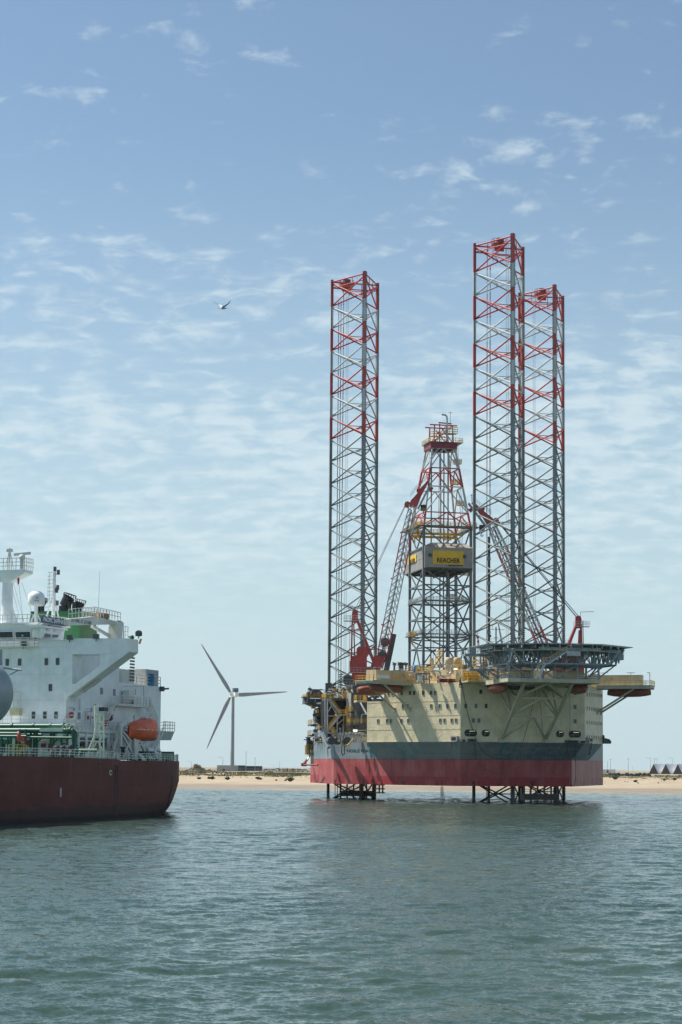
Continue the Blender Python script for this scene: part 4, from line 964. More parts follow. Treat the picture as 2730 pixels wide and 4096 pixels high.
    for t0, t1 in ((.02, .42), (.44, .74), (.76, .99)):
        m_ = lerp(L0, t1).lerp(lerp(L1, t1), .5); mb.bar(lerp(L0, t0), m_, .42, .42); mb.bar(lerp(L1, t0), m_, .42, .42)
    for L_, s in ((L0, -1), (L1, 1)):
        for t, zt_, xo in ((.46, 26.4, -1.0), (.46, 26.4, 1.6), (.74, 26.9, -.8), (.74, 26.9, 1.2)):
            mb.bar(lerp(L_, t), (s*5.4+xo, FY, zt_), .32, .32)
        mb.box((s*5.3, FY-.3, 14.3), (1.3, .6, .9))
    mb.build('support_frame', M['drab'], rig)
    # dark winch gallery under the platform on the wall
    mb = MB(); mb.bx(-6.5, 2.5, FY-.9, FY-.02, 25.9, 27.0); mb.rail([(-9, FY-1, 25.9), (3.5, FY-1, 25.9)], 0); mb.build('winch_gallery', M['dsteel'], rig)
    # windsock and aerials
    a, b = RG.at(1911, 2580, 1, -20), RG.at(1911, 2532, 1, -20); mb = MB(); mb.bar((a.x, -20, a.z-2), b, .12, .12); mb.bar(b+V((-.5, 0, 0)), b+V((.5, 0, 0)), .1, .1); w_ = mb.build('windsock_mast', M['galv'], rig)
    c = b-V((0, 0, .7)); mb = MB()
    for k in range(5): mb.tube(c+V((.06*k, 0, -.5*k)), c+V((.06*(k+1), 0, -.5*(k+1))), .33-.025*k, k % 2, 8, .31-.025*k, False)
    mb.build('windsock', [M['legred'], M['white']], w_)
    b = RG.at(1985, 2508, 1, 8); mb = MB(); mb.bar((b.x, 8, 30), b, .25, .25)
    for dz, w in ((-.6, 2.2), (-2.6, .6), (-4, .6)): mb.bar(b+V((-w, 0, dz)), b+V((w, 0, dz)), .1, .1)
    for x in (-.9, .8): mb.bar(b+V((x, 0, -.6)), b+V((x, 0, .4)), .08, .08)
    mb.ball(b+V((-1.5, 0, -2.2)), .35); mb.build('radio_mast', M['dsteel'], rig)
    mb = MB(); a, b = RG.at(1948, 2575, 1, -4), RG.at(2012, 2565, 1, -4); mb.bx(a.x, b.x, -5, -2, 30.7, a.z); mb.rail([(a.x, -5, a.z), (b.x, -5, a.z)], 0); mb.build('aft_platform', M['dsteel'], rig)
helideck()
# ================================================================== LEGS
BAY = 5.86
def leg(cx, cy, ladder_ch, plat, pipes):
    ch = [V((cx+LR*sin(a), cy-LR*cos(a), 0)) for a in (0, 2*pi/3, 4*pi/3)]       # forward, right aft, left aft
    zn = [ZT-7.2-BAY*i for i in range(24)]; zn = [z for z in zn if z > -4]; lv = [ZT-.9]+zn
    def mat(i, z):   # paint of bay i
        if z < 5: return 3
        return (0 if i % 2 == 0 else 1) if i < 7 else 2
    mb = MB()
    for i, (zt, zb) in enumerate(zip(lv, lv[1:])):
        mi = mat(i, zb); r = .185
        zt_, zb_ = zt-.35, zb+.35
        for a in range(3):
            p, q = ch[a], ch[(a+1) % 3]; d = (q-p).normalized()*.4; p, q = p+d, q-d
            k = 1.0 if i else .8
            mb.tube(p+V((0, 0, zt_)), q+V((0, 0, zb_)), r, mi, 7); mb.tube(p+V((0, 0, zb_)), q+V((0, 0, zt_)), r, mi, 7)
        mid = [(ch[a]+ch[(a+1) % 3])/2+V((0, 0, (zt+zb)/2)) for a in range(3)]
        for a in range(3): mb.tube(mid[a], mid[(a+1) % 3], .10, mi, 5)
        if i == 0:
            for a in range(3):
                p, q = ch[a]+V((0, 0, zt+.3)), ch[(a+1) % 3]+V((0, 0, zt+.3)); mb.tube(p, q, .2, 0, 7); mb.tube(p-V((0, 0, 1.6)), q-V((0, 0, 1.6)), .14, 0, 6)
                for t in (.35, .62): m_ = p.lerp(q, t); mb.tube(m_, m_-V((0, 0, 3.4)), .09, 0, 5)
    L_ = mb.build('lattice_leg', [M['legred'], M['legwhite'], M['leggrey'], M['wet']], rig)
    for k, c in enumerate(ch):
        mb = MB(); e = V((cos(2*pi*k/3), sin(2*pi*k/3), 0)); rad = V((c.x-cx, c.y-cy, 0)).normalized()
        segs = [ZT+(0 if k == 0 else 0)]+[z for z in zn]+[-4]
        for i, (a, b) in enumerate(zip(segs, segs[1:])): mb.tube(c+V((0, 0, b)), c+V((0, 0, a)), .40, mat(i, b), 12, None, i == 0)
        # rack plate with teeth along both edges
        mb.bar(c+V((0, 0, -4)), c+V((0, 0, ZT)), .9, .16, 4, rad)
        z = -3.8
        while z < ZT-.4:
            for s in (-1, 1):
                o = c+e*(s*.44)+V((0, 0, z)); t = e*(s*.22); w = rad*.09
                vs = [o+w, o-w, o-w+V((0, 0, .30)), o+w+V((0, 0, .30)), o+t+w+V((0, 0, .08)), o+t-w+V((0, 0, .08)), o+t-w+V((0, 0, .22)), o+t+w+V((0, 0, .22))]
                mb.add(vs, [(0, 3, 7, 4), (1, 5, 6, 2), (4, 7, 6, 5), (3, 2, 6, 7), (0, 4, 5, 1)] if s > 0 else [(4, 7, 3, 0), (2, 6, 5, 1), (5, 6, 7, 4), (7, 6, 2, 3), (1, 5, 4, 0)], 4)
            z += .46
        mb.build('chord', [M['legred'], M['legwhite'], M['leggrey'], M['wet'], M['rack']], L_)
    a, b = ch[1], ch[2]
    # small platform with railing at the top
    m_ = {0: (ch[0]+ch[1])/2, 2: (ch[1]+ch[2])/2*.62+ch[2]*.38, 1: (ch[0]*.72+ch[1]*.28)*.6+ch[2]*.4}[plat]; z = ZT-1.2
    mb = MB(); mb.box((m_.x, m_.y, z), (3.4, 2.2, .35), 0); mb.rail([(m_.x-1.7, m_.y-1.1, z), (m_.x+1.7, m_.y-1.1, z), (m_.x+1.7, m_.y+1.1, z), (m_.x-1.7, m_.y+1.1, z)], 0, 1.2, .8, .035, (.5, 1), True)
    mb.box((m_.x+.2, m_.y, z+.9), (1.5, 1.2, 1.3), 1); mb.bar((m_.x-1.2, m_.y, z-1), (m_.x+1.2, m_.y, z-1), .3, 1.2, 0); mb.build('top_platform', [M['legred'], M['dsteel']], L_)
    # ladder and riser pipes
    lp = ch[2].lerp(ch[1], .34) if ladder_ch == 1 else ch[0].lerp(ch[1], .1)+V((-1.2, 1.2, 0))
    mb = MB().ladder((lp.x, lp.y, 30), (lp.x, lp.y, ZT-2), (1, 0, 0), .55, 0, .5, .03); mb.build('ladder', M['galv'], L_)
    for t, top, rr in pipes:
        p = ch[2].lerp(ch[0], t)+V((.5, .6, 0)); segs = [top]+[z for z in lv if z < top]; mb = MB()
        for i, z0 in enumerate(lv[:-1]):
            zt_, zb_ = min(top, z0), lv[i+1]
            if zt_ > zb_: mb.tube((p.x, p.y, zb_), (p.x, p.y, zt_), rr, mat(i, zb_) if i < 4 else 4, 7); mb.ball((p.x, p.y, zb_+.2), rr*1.9, mat(i, zb_), 6, 4)
        mb.build('riser_pipe', [M['legred'], M['legwhite'], M['leggrey'], M['wet'], M['rack']], L_)
    return L_
leg(-LA, LB_, 1, 2, [(.17, ZT-6, .1), (.24, ZT-6, .1), (.32, ZT-.6, .1)])
leg(0, 0, 0, 1, [(.30, ZT-.4, .09), (.38, ZT-6, .11), (.35, 63, .3)])
leg(LA, LB_, 1, 1, [])
# extra uprights and machinery in the leg wells below the hull
mb = MB(); p = RG.at(1516, 3170, 1, 44)
for dx in (0, .9): mb.bx(p.x+dx, p.x+dx+.3, 43.8, 44.3, 1.2, 4.2)
for z in (1.4, 2.4, 3.4): mb.tube((p.x-1.5, 44, z), (p.x+1.6, 44, z), .16, 0, 6)
mb.build('yellow_gate', M['yellow'], rig)
for cx, cy, dx in ((-LA, LB_, 0), (0, 0, 9)):
    mb = MB(); mb.bx(cx-3.6+dx, cx+5.4+dx, cy+1, cy+1.6, .5, 1.9); 
    for k in range(6): mb.bar((cx-3.4+dx+k*1.7, cy+1.2, -1), (cx-3.4+dx+k*1.7, cy+1.2, 3.9), .35, .35)
    mb.rail([(cx-3.6+dx, cy+1, 1.9), (cx+5.4+dx, cy+1, 1.9)], 0); mb.build('well_frame', M['wet'], rig)
# ================================================================== DERRICK
def derrick():
    y0, y1, s = 46.5, 60.1, 6.45; cyd = (y0+y1)/2
    zv = lambda v: RG.at(1700, v, 1, y0).z
    zb, zc0, zc1, zm, zcr, ztf = 30.0, zv(2273), zv(2188), zv(2107), zv(1780), zv(1684)
    def ring(z):
        if z <= zm: a, b0, b1 = s, y0, y1
        else:
            t = (z-zm)/(zcr-zm); a = s+(3.15-s)*t; b0 = y0+(cyd-3.2-y0)*t; b1 = y1+(cyd+3.2-y1)*t
        return [V((-a, b0, z)), V((a, b0, z)), V((a, b1, z)), V((-a, b1, z))]
    mb = MB()
    lv = [zb, zv(2590), zv(2548), zv(2470), zv(2400), zv(2338), zc0, zc1, zm, zv(2045), zv(1938), zv(1862), zcr]
    def mi(z0): return 1 if (abs(z0-zm) < .5 or abs(z0-zv(1938)) < .5) else (2 if z0 > zm else 0)
    lw = lambda z: .62 if z < zm else .45
    for i, (a, b) in enumerate(zip(lv, lv[1:])):
        A, B = ring(a), ring(b); m_ = mi(a+.05)
        for k in range(4):
            mb.bar(A[k], B[k], lw(a), lw(a), m_, (1, 0, 0))
            j = (k+1) % 4; w = .3 if a < zm else .26
            mb.bar(B[k], B[j], w, w*1.1, m_)
            top = (B[k]+B[j])/2
            if zc0-.1 < a < zc1-.1: continue
            if i % 2 == 0 or a >= zm: mb.bar(A[k], top, w, w, m_); mb.bar(A[j], top, w, w, m_)
            else: bot = (A[k]+A[j])/2; mb.bar(bot, B[k], w, w, m_); mb.bar(bot, B[j], w, w, m_)
            if (b-a) > 6.5 and a < zm: h = a+(b-a)*.52; C = ring(h); mb.bar(C[k], C[j], .2, .2, m_)
        if a < zc0: mb.bar((0, y0+.3, a), (0, y0+.3, b), .35, .35, m_); mb.bar((2.6, cyd, a), (2.6, cyd, b), .3, .3, m_)
        mb.bar((0, cyd, a), (0, cyd, b), .3, .3, m_); mb.bar((2.2, cyd, a), (2.2, cyd, b), .34, .34, m_)
    for x in (-1.6, 1.9): mb.bar((x, cyd+3, zb), (x, cyd+3, zcr), .28, .28, 0)
    # kinked stand pipe up the near left leg
    o = mb.build('derrick', [M['derrick'], M['legred'], M['legwhite']], rig)
    # weather cladding round the racking board
    cx0, cx1, cy0, cy1 = -6.3, 7.0, y0-1.0, y0+19.5; mb = MB()
    z0, z1 = RG.at(1702, 2266, 1, cy0).z, RG.at(1702, 2188, 1, cy0).z
    def wall(p, q, mi_=0):
        d = V((q[0]-p[0], q[1]-p[1], 0)); n = max(2, int(d.length/.28)); d.normalize(); nr = V((d.y, -d.x, 0)); pr = None
        for i in range(n+1):
            c = V((p[0], p[1], 0)).lerp(V((q[0], q[1], 0)), i/n)+nr*(.06 if i % 2 else -.02)
            if pr is not None: mb.add([pr+V((0, 0, z0)), c+V((0, 0, z0)), c+V((0, 0, z1)), pr+V((0, 0, z1))], [(0, 1, 2, 3)], mi_)
            pr = c
    wall((cx0, cy0), (cx1, cy0)); wall((cx1, cy0), (cx1, cy1)); wall((cx0, cy1), (cx0, cy0)); wall((cx1, cy1), (cx0, cy1))
    for p, q in (((cx0, cy0), (cx1, cy0)), ((cx0, cy1), (cx0, cy0)), ((cx1, cy0), (cx1, cy1))):
        for z in (z0, (z0+z1)/2, z1): mb.bar(p+(z,), q+(z,), .16, .16)
    mb.bar((cx0, cy0-.12, z0-.3), (cx0, cy0-.12, z1+.4), .5, .35, 0)
    cl = mb.build('wind_wall', M['clad'], o)
    mb = MB(); rt = z1+1.5; A = [(cx0-.1, cy0-.1, z1), (cx1+.1, cy0-.1, z1), (cx1+.1, cy1+.1, z1), (cx0-.1, cy1+.1, z1)]; B = [(cx0+2.2, cy0+2, rt), (cx1-2.2, cy0+2, rt), (cx1-2.2, cy0+11, rt), (cx0+2.2, cy0+11, rt)]
    for k in range(4): j = (k+1) % 4; mb.add([A[k], A[j], B[j], B[k]], [(0, 1, 2, 3)])
    mb.add(A, [(0, 1, 2, 3)]); mb.build('cladding_roof', M['cladroof'], o)
    mb = MB(); mb.bx(cx0, cx1, cy0, cy1, z0-.35, z0-.05)
    for k in range(6): mb.bar((cx0, cy0+1+k*3.5, z0-.5), (cx1, cy0+1+k*3.5, z0-.5), .25, .5)
    for k in range(4): mb.bar((cx0+1+k*3.6, cy0, z0-.7), (cx0+1+k*3.6, cy1, z0-.7), .25, .5)
    mb.build('racking_floor', M['dsteel'], o)
    def sign(u0, u1, v0, v1, axis, val, sz, vt):
        f = lambda u, v: RG.at(u, v, axis, val)
        a, b = f(u0, v1), f(u1, v0); mid = (a+b)/2
        if axis == 1: p = [V((a.x, val, a.z)), V((b.x, val, a.z)), V((b.x, val, b.z)), V((a.x, val, b.z))]; xd = (1, 0, 0); nr = V((0, -1, 0))
        else: p = [V((val, a.y, a.z)), V((val, b.y, a.z)), V((val, b.y, b.z)), V((val, a.y, b.z))]; xd = (0, -1, 0); nr = V((-1, 0, 0))
        mb = MB(); q = [x+nr*.1 for x in p]; mb.add(p+q, [(4, 5, 6, 7), (0, 1, 5, 4), (1, 2, 6, 5), (2, 3, 7, 6), (3, 0, 4, 7)]); sg = mb.build('name_board', M['sign'], o)
        t = (p[0]+p[1])/2; t.z = f((u0+u1)/2, vt).z; hh = b.z-a.z
        text('lettering', 'REACHER', sz, M['ink'], o, facing(t+nr*.14, xd, (0, 0, 1), .80), .02, 1.08, .055)
    sign(1732, 1855, 2205, 2256, 1, cy0-.08, 1.72, 2243)
    sign(1633, 1667, 2216, 2260, 0, cx0-.08, 1.72, 2247)
    mb = MB()
    for u, v in ((1722, 2220), (1859, 2226)): p = RG.at(u, v, 1, cy0-.3); mb.box(tuple(p), (.7, .5, .8))
    a, b = RG.at(1795, 2262, 1, cy0-.3), RG.at(1853, 2262, 1, cy0-.3); mb.bar(a, b, .3, .25); build_split(mb, 'wall_lamp', M['dsteel'], o)
    # galleries with yellow rails
    def gallery(z, e, r0=None, h=1.15, y_=False):
        q = ring(z); x0, x1, b0, b1 = q[0].x-e, q[1].x+e, q[0].y-e, q[2].y+e; mb = MB()
        for a, b in (((x0, b0), (x1, b0)), ((x1, b0), (x1, b1)), ((x0, b1), (x0, b0)), ((x1, b1), (x0, b1))): mb.bar(a+(z,), b+(z,), e*1.2, .25)
        g_ = mb.build('gallery', M['yellow'] if y_ else M['derrick'], o)
        MB().rail([(x0, b0, z), (x1, b0, z), (x1, b1, z), (x0, b1, z)], 0, h, 1.0, .05, (.4, .7, 1), True).build('railing', M['galv' if r0 else 'yellow'], g_)
    gallery(zm+.2, 1.3); gallery(zv(2535), .7, 'derrick'); gallery(zv(2402), .3, 'derrick')
    mb = MB(); z = zv(2130); mb.bar((-6.4, y0+2, z), (4.5, y0+2, z), .4, .6); mb.bar((-6.4, y0+9, z), (5.5, y0+9, z), .4, .6); build_split(mb, 'yellow_beam', M['yellow'], o)
    for sx, vv in ((1678, 2140), (1672, 2105), (1660, 2150), (1650, 2545)): p = RG.at(sx, vv, 1, y0+3); mb = MB(); mb.box(tuple(p), (1.6, 1.6, .12)); mb.rail([(p.x-.8, p.y-.8, p.z), (p.x+.8, p.y-.8, p.z), (p.x+.8, p.y+.8, p.z), (p.x-.8, p.y+.8, p.z)], 0, 1.1, .8, .05, (.4, .7, 1), True); mb.bar(p, p+V((0, 0, -2.2)), .25, .25); mb.build('working_basket', M['yellow'], o)
    # landings down the right hand legs
    mb = MB()
    for u, v in ((1830, 1856), (1822, 1938), (1845, 2022), (1810, 1808), (1790, 2160), (1838, 2405), (1860, 2300), (1800, 2395)):
        p = RG.at(u, v, 1, y1-3); mb.box(tuple(p), (2.0, 1.6, .14)); mb.rail([(p.x-1, p.y-.8, p.z), (p.x+1, p.y-.8, p.z), (p.x+1, p.y+.8, p.z), (p.x-1, p.y+.8, p.z)], 0, 1.2, .7, .05, (.4, .7, 1), True)
    build_split(mb, 'landing', M['yellow'], o)
    mb = MB(); pts = [(1828, 1780), (1830, 1856), (1845, 2022), (1852, 2105), (1842, 2186)]; q = [RG.at(u, v, 1, y1-2) for u, v in pts]
    for a, b in zip(q, q[1:]): mb.ladder(a, b, (1, 0, 0), .7, 0, .5, .045)
    mb.ladder((1.2, cyd-3, zb), (1.2, cyd-3, zc0), (1, 0, 0), .7, 0, .5, .045); mb.ladder((4.6, cyd, zb), (4.6, cyd, zc0), (1, 0, 0), .7, 0, .5, .045); build_split(mb, 'ladder', M['galv'], o)
    # crown block
    q = ring(zcr); x0, x1, b0, b1 = q[0].x-.3, q[1].x+.3, q[0].y-.3, q[2].y+.3; h = zv(1756); mb = MB()
    for a, b in (((x0, b0), (x1, b0)), ((x1, b0), (x1, b1)), ((x0, b1), (x0, b0)), ((x1, b1), (x0, b1))): mb.bar(a+((zcr+h)/2,), b+((zcr+h)/2,), .35, h-zcr)
    for t in (.25, .5, .75): mb.bar((x0+(x1-x0)*t, b0-.2, zcr), (x0+(x1-x0)*t, b0-.2, h), .15, .15)
    mb.bx(x0, x1, b0, b1, h-.3, h-.1); cb = mb.build('crown_block', paint('crown_red', (.26, .035, .05), .5, .15), o)
    MB().rail([(x0-.5, b0-.5, h), (x1+1.6, b0-.5, h), (x1+1.6, b1+.5, h), (x0-.5, b1+.5, h)], 0, 1.2, 1.0, .05, (.5, 1), True).build('railing', M['yellow'], cb); MB().bx(x0-.6, x1+1.7, b0-.6, b1+.6, h-.05, h+.05).build('crown_floor', M['derrick'], cb)
    mb = MB(); t = ztf
    for x in (-2.5, 2.9):
        for y in (cyd-2.3, cyd+2.3): mb.bar((x, y, h), (x*.92, y, t), .3, .3); mb.bar((x, y, h), (-x*.2, y, t-.6), .2, .2)
    for y in (cyd-2.3, cyd+2.3):
        mb.bar((-3.6, y, t), (4, y, t), .25, .3); mb.bar((-2.3, y, (h+t)/2), (2.7, y, (h+t)/2), .2, .2)
        mb.bar((-2.5, y, h), (2.7, y, t), .2, .2)
    mb.bar((-1.4, cyd-3, t+.5), (2.2, cyd-3, t+.35), .3, .3); mb.bar((-.8, cyd-2, h), (-.8, cyd-2, t+.4), .25, .25); mb.bar((1.2, cyd-2, h), (1.0, cyd-2, t), .25, .25); mb.build('crown_frame', M['legred'], o)
    MB().bx(-3.6, .4, cyd-3.2, cyd-2.8, t-3.3, t-3.2).rail([(-3.6, cyd-3.2, t-3.2), (-.8, cyd-3.2, t-3.2)], 0, 1.2, .6, .05).rail([(.2, cyd-3.2, t-2.2), (3.8, cyd-3.2, t-2.2)], 0, 1.6, .7, .06, (.3, .65, 1)).bx(.2, 3.8, cyd-3.2, cyd-1.5, t-2.3, t-2.2).build('crown_basket', M['yellow'], o)
    mb = MB(); a = RG.at(1790, 1760, 1, cyd-3.4); b = RG.at(1789, 1668, 1, cyd-3.4); mb.path([RG.at(1722, 1830, 1, cyd-3.4), RG.at(1745, 1805, 1, cyd-3.4), a, b, b+V((-.4, 0, .5)), b+V((-1.5, 0, .6))], .24, 0, 8); p = RG.at(1802, 1648, 1, cyd); mb.bar((p.x, cyd, t), p, .12, .12); mb.bar(p+V((-.5, 0, -.2)), p+V((.5, 0, -.2)), .12, .12); mb.build('vent_pipe', M['galv'], o)
    mb = MB(); mb.tube((.4, cyd, zc1), (.2, cyd, zcr), .05, 0, 4); mb.tube((-.6, cyd, zc1), (-.2, cyd, zcr), .05, 0, 4); mb.tube((-3.4, y0+1, zb), (-2, cyd, zc0), .05, 0, 4); build_split(mb, 'drilling_line', M['cable'], o)
    # substructure and skid base under the tower
    mb = MB()
    for x in (-s, s): mb.bx(x-.8, x+.8, y0-3, y1+3, 24, 30)
    mb.bx(-9, 9, 38, 62, 13.9, 26); mb.build('substructure', M['derrick'], rig)
derrick()
# ================================================================== CRANES
def crane(cx, cy, flip, ang, jib):
    """pedestal crane; local x runs under the boom"""
    yaw = -RA+(pi if flip else 0)
    mb = MB(); zp = 28.2
    mb.tube((0, 0, 13.9), (0, 0, zp), 1.7, 0, 20); mb.lathe((0, 0, 0), [(1.7, zp-2), (2.1, zp-1), (2.1, zp+.5)], 0, 20)
    ped = mb.build('crane_pedestal', M['dsteel'], rig, (cx, cy, 0))
    mb = MB(); mb.bx(-2.2, 2.3, -1.8, 1.8, zp+.5, zp+3.0); mb.bx(-2.6, 1.5, -2, 2, zp+3.0, zp+7.2); mb.bx(-2.8, -1.7, -1.8, 1.8, zp+3.2, zp+6.0)
    mb.prism([(-1.1, zp+7.2), (1.7, zp+7.2), (1.7, zp+9.0), (1.1, zp+9.6), (-.6, zp+9.6), (-1.1, zp+9.0)], 1, -1.6, 1.6)
    for k in range(6): mb.bx(-2.3+k*.62, -2.22+k*.62, -2.06, 2.06, zp+3.2, zp+7)
    # boom foot brackets
    for y in (-1.5, 1.5): mb.prism([(1.2, zp+3.1), (4.6, zp+3.1), (6.1, zp+7.2), (3.2, zp+7.2), (2.4, zp+4.6), (1.2, zp+4.6)], 1, y-.12, y+.12)
    mb.bx(2.0, 4.4, -1.5, 1.5, zp+3.0, zp+3.6)
    cr = mb.build('crane', M['red'], rig, (cx, cy, 0)); cr.rotation_euler = (0, 0, yaw)
    mb = MB(); mb.lathe((0, 0, zp+1.4), [(.45, -1.86), (.45, -1.80)], 0, 14, 'y') if False else mb.box((.9, -1.83, zp+1.7), (.9, .06, .9)); mb.lathe((-3.2, 0, zp+1.2), [(1.25, -1.6), (1.25, 1.6)], 0, 14, 'y'); build_split(mb, 'winch_drum', M['dsteel'], cr)
    mb = MB(); mb.bx(-5.2, -1, -2.4, 2.4, zp-.15, zp); mb.rail([(-1, -2.4, zp), (-5.2, -2.4, zp), (-5.2, 2.4, zp), (-1, 2.4, zp)], 0, 1.3, .8); mb.bx(-2.6, 5.2, -2.9, -1.9, zp+3.0, zp+3.12); mb.rail([(-2.6, -2.9, zp+3.1), (5.2, -2.9, zp+3.1)], 0, 1.2, .9); mb.build('walkway', M['galv'], cr)
    # A-frame
    top = V((-1.5, 0, zp+17.6)); mb = MB()
    for y in (-1, 1):
        mb.bar((-2.4, y*1.5, zp+3), top+V((-.7, y*.5, -1)), .38, .45); mb.bar((-1.5, y*1.6, zp+6), top+V((-.3, y*.5, -2.5)), .3, .3); mb.bar((4.0, y*1.5, zp+4.0), top+V((.5, y*.5, -1.2)), .75, .6)
    for t in (.3, .55, .8): a, b = V((4.0, 0, zp+4)).lerp(top, t), V((-2.4, 0, zp+3)).lerp(top, t); mb.bar(a+V((0, -1.2*(1-t*.6), 0)), a+V((0, 1.2*(1-t*.6), 0)), .3, .3)
    a = V((4, 0, zp+4)).lerp(top, .38); mb.bar(a, (6.2, 0, a.z-.6), .22, .22); mb.bar(a+V((0, 0, .6)), (6.2, 0, a.z-.6), .18, .18)
    mb.bx(top.x-.8, top.x+.7, -.7, .7, top.z-2.0, top.z+.4); mb.lathe(top+V((0, 0, .5)), [(.75, -.6), (.75, .6)], 0, 14, 'y'); af = mb.build('gantry_frame', M['red'], cr)
    mb = MB(); mb.box(tuple(top+V((-.9, 0, -1.6))), (3.8, 2.6, .12)); mb.rail([top+V((-2.8, -1.3, -1.5)), top+V((1, -1.3, -1.5))], 0, 1.2, .7); mb.rail([top+V((-2.8, 1.3, -1.5)), top+V((1, 1.3, -1.5))], 0, 1.2, .7); mb.bar(top+V((-.6, 0, .5)), top+V((-.6, 0, 2.2)), .12, .12); mb.bar(top+V((-.6, 0, 2.2)), top+V((-4, 0, 2.3)), .14, .14)
    q = V((4, 0, zp+4)).lerp(top, .55); mb.box(tuple(q+V((-.3, -1.2, 0))), (1.6, 1.0, .1)); mb.rail([q+V((-1.1, -1.7, 0)), q+V((.5, -1.7, 0))], 0, 1.2, .5); mb.build('top_walkway', M['galv'], af)
    # boom
    foot = V((4.7, 0, zp+4.4)); d = V((cos(ang), 0, sin(ang))); nrm = V((-sin(ang), 0, cos(ang))); Y = V((0, 1, 0)); Lb = 41.5; w = 1.28
    mats_ = [M['red'], M['legwhite'], M['cable']]; mb = MB(); nb = 24
    def cs(t):
        k = min(1, .45+t*5) if t < .11 else (1 if t < .84 else 1-(t-.84)/.16*.32)
        return [foot+d*(Lb*t)+nrm*(i*w*k)+Y*(j*w*k) for i, j in ((-1, -1), (-1, 1), (1, 1), (1, -1))]
    for i in range(nb):
        t0, t1 = i/nb, (i+1)/nb; A, B = cs(t0), cs(t1); mi = 0 if t0 < .26 or .545 <= t0 < .83 else 1
        for k in range(4):
            j = (k+1) % 4; mb.bar(A[k], B[k], .26, .26, mi); mb.bar(A[k], A[j], .1, .1, mi)
            m_ = (B[k]+B[j])/2; mb.bar(A[k], m_, .12, .12, 1 if i % 3 else mi); mb.bar(A[j], m_, .12, .12, mi)
    for k in (-.5, .1, .35): mb.bar(foot+d*2+nrm*k, foot+d*(Lb-1)+nrm*k, .24 if k == .1 else .12, .2, 2)
    bo = mb.build('boom', mats_, cr)
    mb = MB(); c = foot+d*6.5; mb.lathe(c, [(1.1, -1.3), (1.1, 1.3)], 0, 14, 'y'); c2 = foot+d*3.2; mb.lathe(c2, [(1.0, -1.3), (1.0, 1.3)], 0, 14, 'y'); mb.bar(foot-nrm*1.75+d*-1.5, foot-nrm*1.75+d*9, 1.4, .25); build_split(mb, 'hoist_winch', M['dsteel'], bo)
    mb = MB()
    for t in (.07, .26, .545, .83): p = cs(t)[2]; mb.ball(p+nrm*.3, .22, 0, 6, 4)
    build_split(mb, 'warning_light', M['legred'], bo)
    # boom head and jib
    hd = foot+d*Lb; ja = ang-jib; jd = V((cos(ja), 0, sin(ja))); jn = V((-sin(ja), 0, cos(ja))); mb = MB()
    for y in (-.75, .75):
        pl = [hd-d*.3+nrm*1.0, hd-d*.2-nrm*1.0, hd+jd*2.2-jn*.6, hd+jd*7.2-jn*.22, hd+jd*7.2+jn*.22, hd+jd*2.6+jn*.75, hd+jd*.8+jn*1.1]
        v0 = [p+V((0, y-.15, 0)) for p in pl]; v1 = [p+V((0, y+.15, 0)) for p in pl]; n = len(pl)
        mb.add(v0+v1, [tuple(range(n)), tuple(range(2*n-1, n-1, -1))]+[(i, n+i, n+(i+1) % n, (i+1) % n) for i in range(n)])
    mb.bar(hd+jd*.5, hd+jd*6.5, 1.4, .5, 0); mb.lathe(hd+nrm*1.4, [(.75, -.9), (.75, .9)], 0, 12, 'y'); mb.lathe(hd+jd*4+jn*.8, [(.5, -.5), (.5, .5)], 0, 10, 'y'); mb.bar(hd+jd*5.9-jn*.9, hd+jd*5.9-jn*1.9, .35, .9); mb.bar(hd+jd*5.4-jn*1.9, hd+jd*6.6-jn*1.9, .2, .4)
    bh = mb.build('boom_head', M['red'], bo)
    mb = MB(); mb.bar(hd-d*.5-nrm*1.45, hd+jd*7.6-jn*.9, 1.3, .45); mb.rail([hd+jd*1.5+jn*1.5+V((0, -.8, 0)), hd+jd*7.4+jn*.4+V((0, -.8, 0))], 0, 1.2, .8); mb.bar(hd+jd*7.4, hd+jd*7.4+V((0, 0, 1.6)), .12, .12); mb.ball(hd+jd*7.4+V((0, 0, 1.7)), .25, 0, 6, 4); mb.build('jib_walkway', M['steel'], bo)
    hb = hd+jd*1.2-nrm*2.1 if not flip else hd-nrm*1.9+jd*.8; hb = V((hb.x, 0, hb.z-1.4)); mb = MB(); mb.bx(hb.x-.7, hb.x+.7, -.4, .4, hb.z-.5, hb.z+1.0, 0)
    for k in range(3): mb.bar((hb.x-.72+k*.5, -.42, hb.z-.5), (hb.x-.3+k*.5, -.42, hb.z+.1), .2, .04, 1, (0, 1, 0))
    for k in (-.3, .3): mb.bar((hb.x+k, 0, hb.z+1), (hd+jd*1.6-nrm*.5+V((k, 0, 0))), .06, .06, 0)
    mb.path([(hb.x, 0, hb.z-.5), (hb.x, 0, hb.z-1.2), (hb.x+.35, 0, hb.z-1.6), (hb.x, 0, hb.z-1.95), (hb.x-.4, 0, hb.z-1.6)], .12, 0, 6); mb.build('hook_block', [M['black'], M['yellow']], bo)
    mb = MB(); e = hd+nrm*1.7
    for y in (-.55, -.2, .2, .55): mb.tube(top+V((.2, y*.8, .6)), e+V((0, y, 0)), .055, 0, 4)
    for y in (-.3, .3): mb.tube(top+V((-.2, y, .9)), hd+jd*.4+nrm*1.9+V((0, y, 0)), .05, 0, 4)
    build_split(mb, 'pendant_rope', M['cable'], af)
    mb = MB()
    for y in (-.4, .4): mb.tube(top+V((-1.2, y, 0)), (-3.0, y, zp+2), .05, 0, 4)
    build_split(mb, 'hoist_rope', M['cable'], af)
crane(-27.9, 28.0, False, radians(78.8), radians(20)); crane(27.9, 28.0, True, radians(67.0), radians(19))
